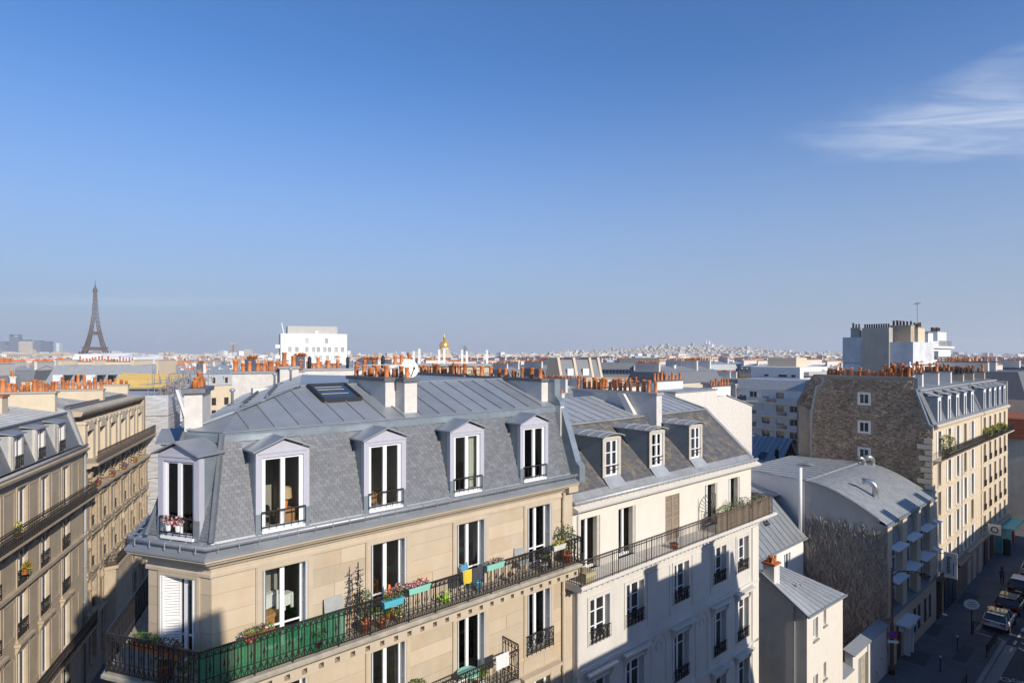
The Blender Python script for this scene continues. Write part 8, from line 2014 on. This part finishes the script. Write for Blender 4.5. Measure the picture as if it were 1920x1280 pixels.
# cars: lofted bodies
def car(label, x, y, body, roof, seed, length=4.3, width=1.82, height=1.56, rot=0):
    o = thing('parked_car', label, 'car', fw(x, y, .034), FA+rot); L, W, H = length, width/2, height
    # stations: x, half width, bottom z, shoulder z, (top half width, top z) ; x=0 is the tail
    def ring(xx, hw, z0, zs, zb): return [(xx,-hw*.93,z0),(xx,-hw,z0+.16),(xx,-hw,zs-.10),(xx,-hw*.955,zs),(xx,0,zb),(xx,hw*.955,zs),(xx,hw,zs-.10),(xx,hw,z0+.16),(xx,hw*.93,z0)]
    S = [(0.0,W*.84,.42,.86,.88),(.10,W*.93,.34,.95,.97),(.45,W*.99,.24,1.0,1.02),(1.2,W,.22,.99,1.01),(2.4,W,.22,.96,.98),(3.1,W,.22,.93,.97),(3.7,W*.97,.24,.84,.90),(4.1,W*.9,.30,.72,.76),(4.3,W*.78,.40,.62,.63)]
    m = MB(); k = L/4.3; RR = [ring(a*k,b,c,d,e) for (a,b,c,d,e) in S]
    for r in RR: m.v += r
    n = 9
    for i in range(len(RR)-1):
        for j in range(n-1): m.f.append((i*n+j, (i+1)*n+j, (i+1)*n+j+1, i*n+j+1)[::-1]); m.m.append(0)
        m.f.append((i*n, i*n+n-1, (i+1)*n+n-1, (i+1)*n)[::-1]); m.m.append(0)
    m.f.append(tuple(range(n))); m.m.append(0); m.f.append(tuple((len(RR)-1)*n+j for j in reversed(range(n)))); m.m.append(0)
    b = part('body', m, body, o, smooth=True)
    md = b.modifiers.new('round', 'SUBSURF'); md.levels = 1; md.render_levels = 1
    # glasshouse
    m = MB(); zs = .97; g = [(.18*k,zs),(.52*k,H-.10),(1.0*k,H-.02),(2.0*k,H-.02),(2.45*k,H-.14),(3.2*k,zs-.03)]; wb, wt = W*.90, W*.70
    def half(s): return [(a, s*(wb if z < zs+.05 else wt+(wb-wt)*(H-z)/(H-zs)*.6), z) for (a, z) in g]
    A_, B_ = half(-1), half(1); m.face(*A_[::-1]); m.face(*B_)
    for i in range(5): m.face(A_[i], A_[i+1], B_[i+1], B_[i])
    part('windows', m, 'glass_dark', o)
    m = MB(); P = [(.46*k,H-.11),(.98*k,H-.005),(2.02*k,H-.005),(2.42*k,H-.13)]
    for (a, b_) in zip(P, P[1:]): m.hexa([(a[0],-wt-.03,a[1]),(b_[0],-wt-.03,b_[1]),(b_[0],wt+.03,b_[1]),(a[0],wt+.03,a[1]),(a[0],-wt,a[1]+.03),(b_[0],-wt,b_[1]+.03),(b_[0],wt,b_[1]+.03),(a[0],wt,a[1]+.03)])
    part('roof', m, roof, o)
    for s in (-1, 1):
        for (p, q) in (((.18*k,wb,zs),(.5*k,wt+.04,H-.1)),((1.35*k,wb+.005,zs),(1.4*k,wt+.03,H-.03)),((3.18*k,wb,zs-.02),(2.44*k,wt+.03,H-.13))): part('pillar', MB().bar((p[0],s*p[1],p[2]),(q[0],s*q[1],q[2]),.07), body, o)
    for (wxx, s) in ((.82*k,-1),(.82*k,1),(3.42*k,-1),(3.42*k,1)):
        wm = cached('tyre', lambda: MB().tube([(0,-.11,0),(0,-.10,0),(0,.10,0),(0,.11,0)], [.27,.33,.33,.27], 18).mesh('wheel', 'tyre', True)); w = link('wheel', wm, o, (wxx, s*(W-.10), .33))
        rm_ = cached('rim', lambda: MB().tube([(0,-.118,0),(0,.118,0)], .2, 12).mesh('rim', 'rim')); link('rim', rm_, w)
    for s in (-1, 1):
        m = MB(); m.box(-.012, .16, s*W*.62-.2, s*W*.62+.2, .80, .90); part('tail_light', m, 'red_lamp', o)
        m = MB(); m.box(3.05*k,3.2*k,s*(W+.04)-.07,s*(W+.04)+.07,.95,1.08); part('mirror', m, body, o)
        m = MB(); m.box(4.08*k,4.22*k,s*W*.58-.16,s*W*.58+.16,.58,.68); part('headlight', m, 'plastic_white', o)
    m = MB(); m.box(-.03,.05,-.26,.26,.58,.69); part('number_plate', m, 'plastic_white', o); m = MB(); m.box(-.02,.3,-W*.82,W*.82,.36,.50); part('bumper', m, 'plastic_black', o)
    m = MB(); m.box(.36*k,.62*k,-wt*.9,wt*.9,H-.09,H-.05); part('spoiler', m, body, o)
car('white hatchback with black glass roof parked nearest the barrier', 61.3, -3.95, 'car_white', 'car_black', 1)
car('glossy black hatchback parked ahead of the white hatchback', 66.4, -3.95, 'car_black', 'car_black', 2)
car('black car with white roof parked ahead of the black hatchback', 72.5, -3.95, 'car_black', 'car_white', 3, 4.5, 1.9, 1.66)
car('white car with red tail lights parked farthest along the bay', 79.6, -3.95, 'car_white', 'car_white', 4)
# person walking away along the pavement
def person():
    o = thing('person', 'person in denim jacket and dark trousers walking along the pavement', 'person', fw(75.5,-2.2,.13), FA+R(-90))
    J = {'pel':(0,0,.95),'sp':(0,-.02,1.15),'ch':(0,-.02,1.36),'nk':(0,0,1.50),'hd':(0,.03,1.60),'ht':(0,.02,1.72),
         'hl':(-.10,0,.90),'kl':(-.11,.14,.50),'al':(-.11,.05,.10),'tl':(-.11,.20,.03),'hr':(.10,0,.90),'kr':(.11,.02,.48),'ar':(.11,-.24,.14),'tr':(.11,-.12,.04),
         'sl':(-.19,-.02,1.40),'el':(-.25,-.12,1.14),'wl':(-.24,.0,.92),'fl':(-.23,.05,.84),'sr':(.19,-.02,1.40),'er':(.25,.06,1.14),'wr':(.23,.18,.94),'fr':(.22,.22,.87)}
    E_ = [('pel','sp'),('sp','ch'),('ch','nk'),('nk','hd'),('hd','ht'),('pel','hl'),('hl','kl'),('kl','al'),('al','tl'),('pel','hr'),('hr','kr'),('kr','ar'),('ar','tr'),('ch','sl'),('sl','el'),('el','wl'),('wl','fl'),('ch','sr'),('sr','er'),('er','wr'),('wr','fr')]
    rad = {'pel':(.15,.12),'sp':(.15,.11),'ch':(.18,.12),'nk':(.06,.06),'hd':(.085,.10),'ht':(.07,.08),'hl':(.10,.10),'hr':(.10,.10),'kl':(.065,.065),'kr':(.065,.065),'al':(.045,.045),'ar':(.045,.045),'tl':(.04,.03),'tr':(.04,.03),'sl':(.075,.075),'sr':(.075,.075),'el':(.05,.05),'er':(.05,.05),'wl':(.035,.035),'wr':(.035,.035),'fl':(.03,.02),'fr':(.03,.02)}
    ks = list(J); me = bpy.data.meshes.new('body'); me.from_pydata([J[k] for k in ks], [(ks.index(a), ks.index(b)) for a, b in E_], [])
    t = bpy.data.objects.new('tmp', me); COL.objects.link(t); t.modifiers.new('s', 'SKIN'); sv = me.skin_vertices[0].data
    for i, k in enumerate(ks): sv[i].radius = rad[k]; sv[i].use_root = (k == 'pel')
    ss = t.modifiers.new('u', 'SUBSURF'); ss.levels = 2; ss.render_levels = 2
    d_ = bpy.context.evaluated_depsgraph_get(); me2 = bpy.data.meshes.new_from_object(t.evaluated_get(d_)); bpy.data.objects.remove(t)
    me2.materials.clear()
    for q in ('trouser','denim','skin','shop_dark'): me2.materials.append(M_(q))
    for p in me2.polygons:
        c = p.center; p.use_smooth = True
        p.material_index = 3 if c.z < .09 else (2 if c.z > 1.49 or (abs(c.x) > .19 and c.z < .93) else (1 if c.z > .93 or abs(c.x) > .19 else 0))
    b = link('body', me2, o); m = MB(); m.lathe([(.02,1.79),(.09,1.76),(.115,1.68),(.11,1.58),(.12,1.46),(.08,1.40)], (0,-.015,0), 12); hr_ = part('hair', m, 'hair', o, smooth=True)
    m = MB(); m.box(-.14,.14,-.24,-.12,1.06,1.36); part('backpack', m, 'cloth_dark', o)
person()
# ---------------------------------------------------------------- air
hz = MB(); hz.box(-14000, 14000, -900, 15000, -40, 345)
ho = tag(part('haze', hz, 'paint_white'), 'thin pale morning haze over the city', 'haze', kind='stuff')
ho.data.materials.clear()
hm = bpy.data.materials.new('haze'); hm.use_nodes = True; hn = hm.node_tree.nodes; hl = hm.node_tree.links; hn.clear()
hout = hn.new('ShaderNodeOutputMaterial'); hv = hn.new('ShaderNodeVolumePrincipled')
hv.inputs['Color'].default_value = (.80,.84,.90,1); hv.inputs['Density'].default_value = 0.9e-4; hv.inputs['Anisotropy'].default_value = .2
hl.new(hv.outputs[0], hout.inputs['Volume']); ho.data.materials.append(hm)
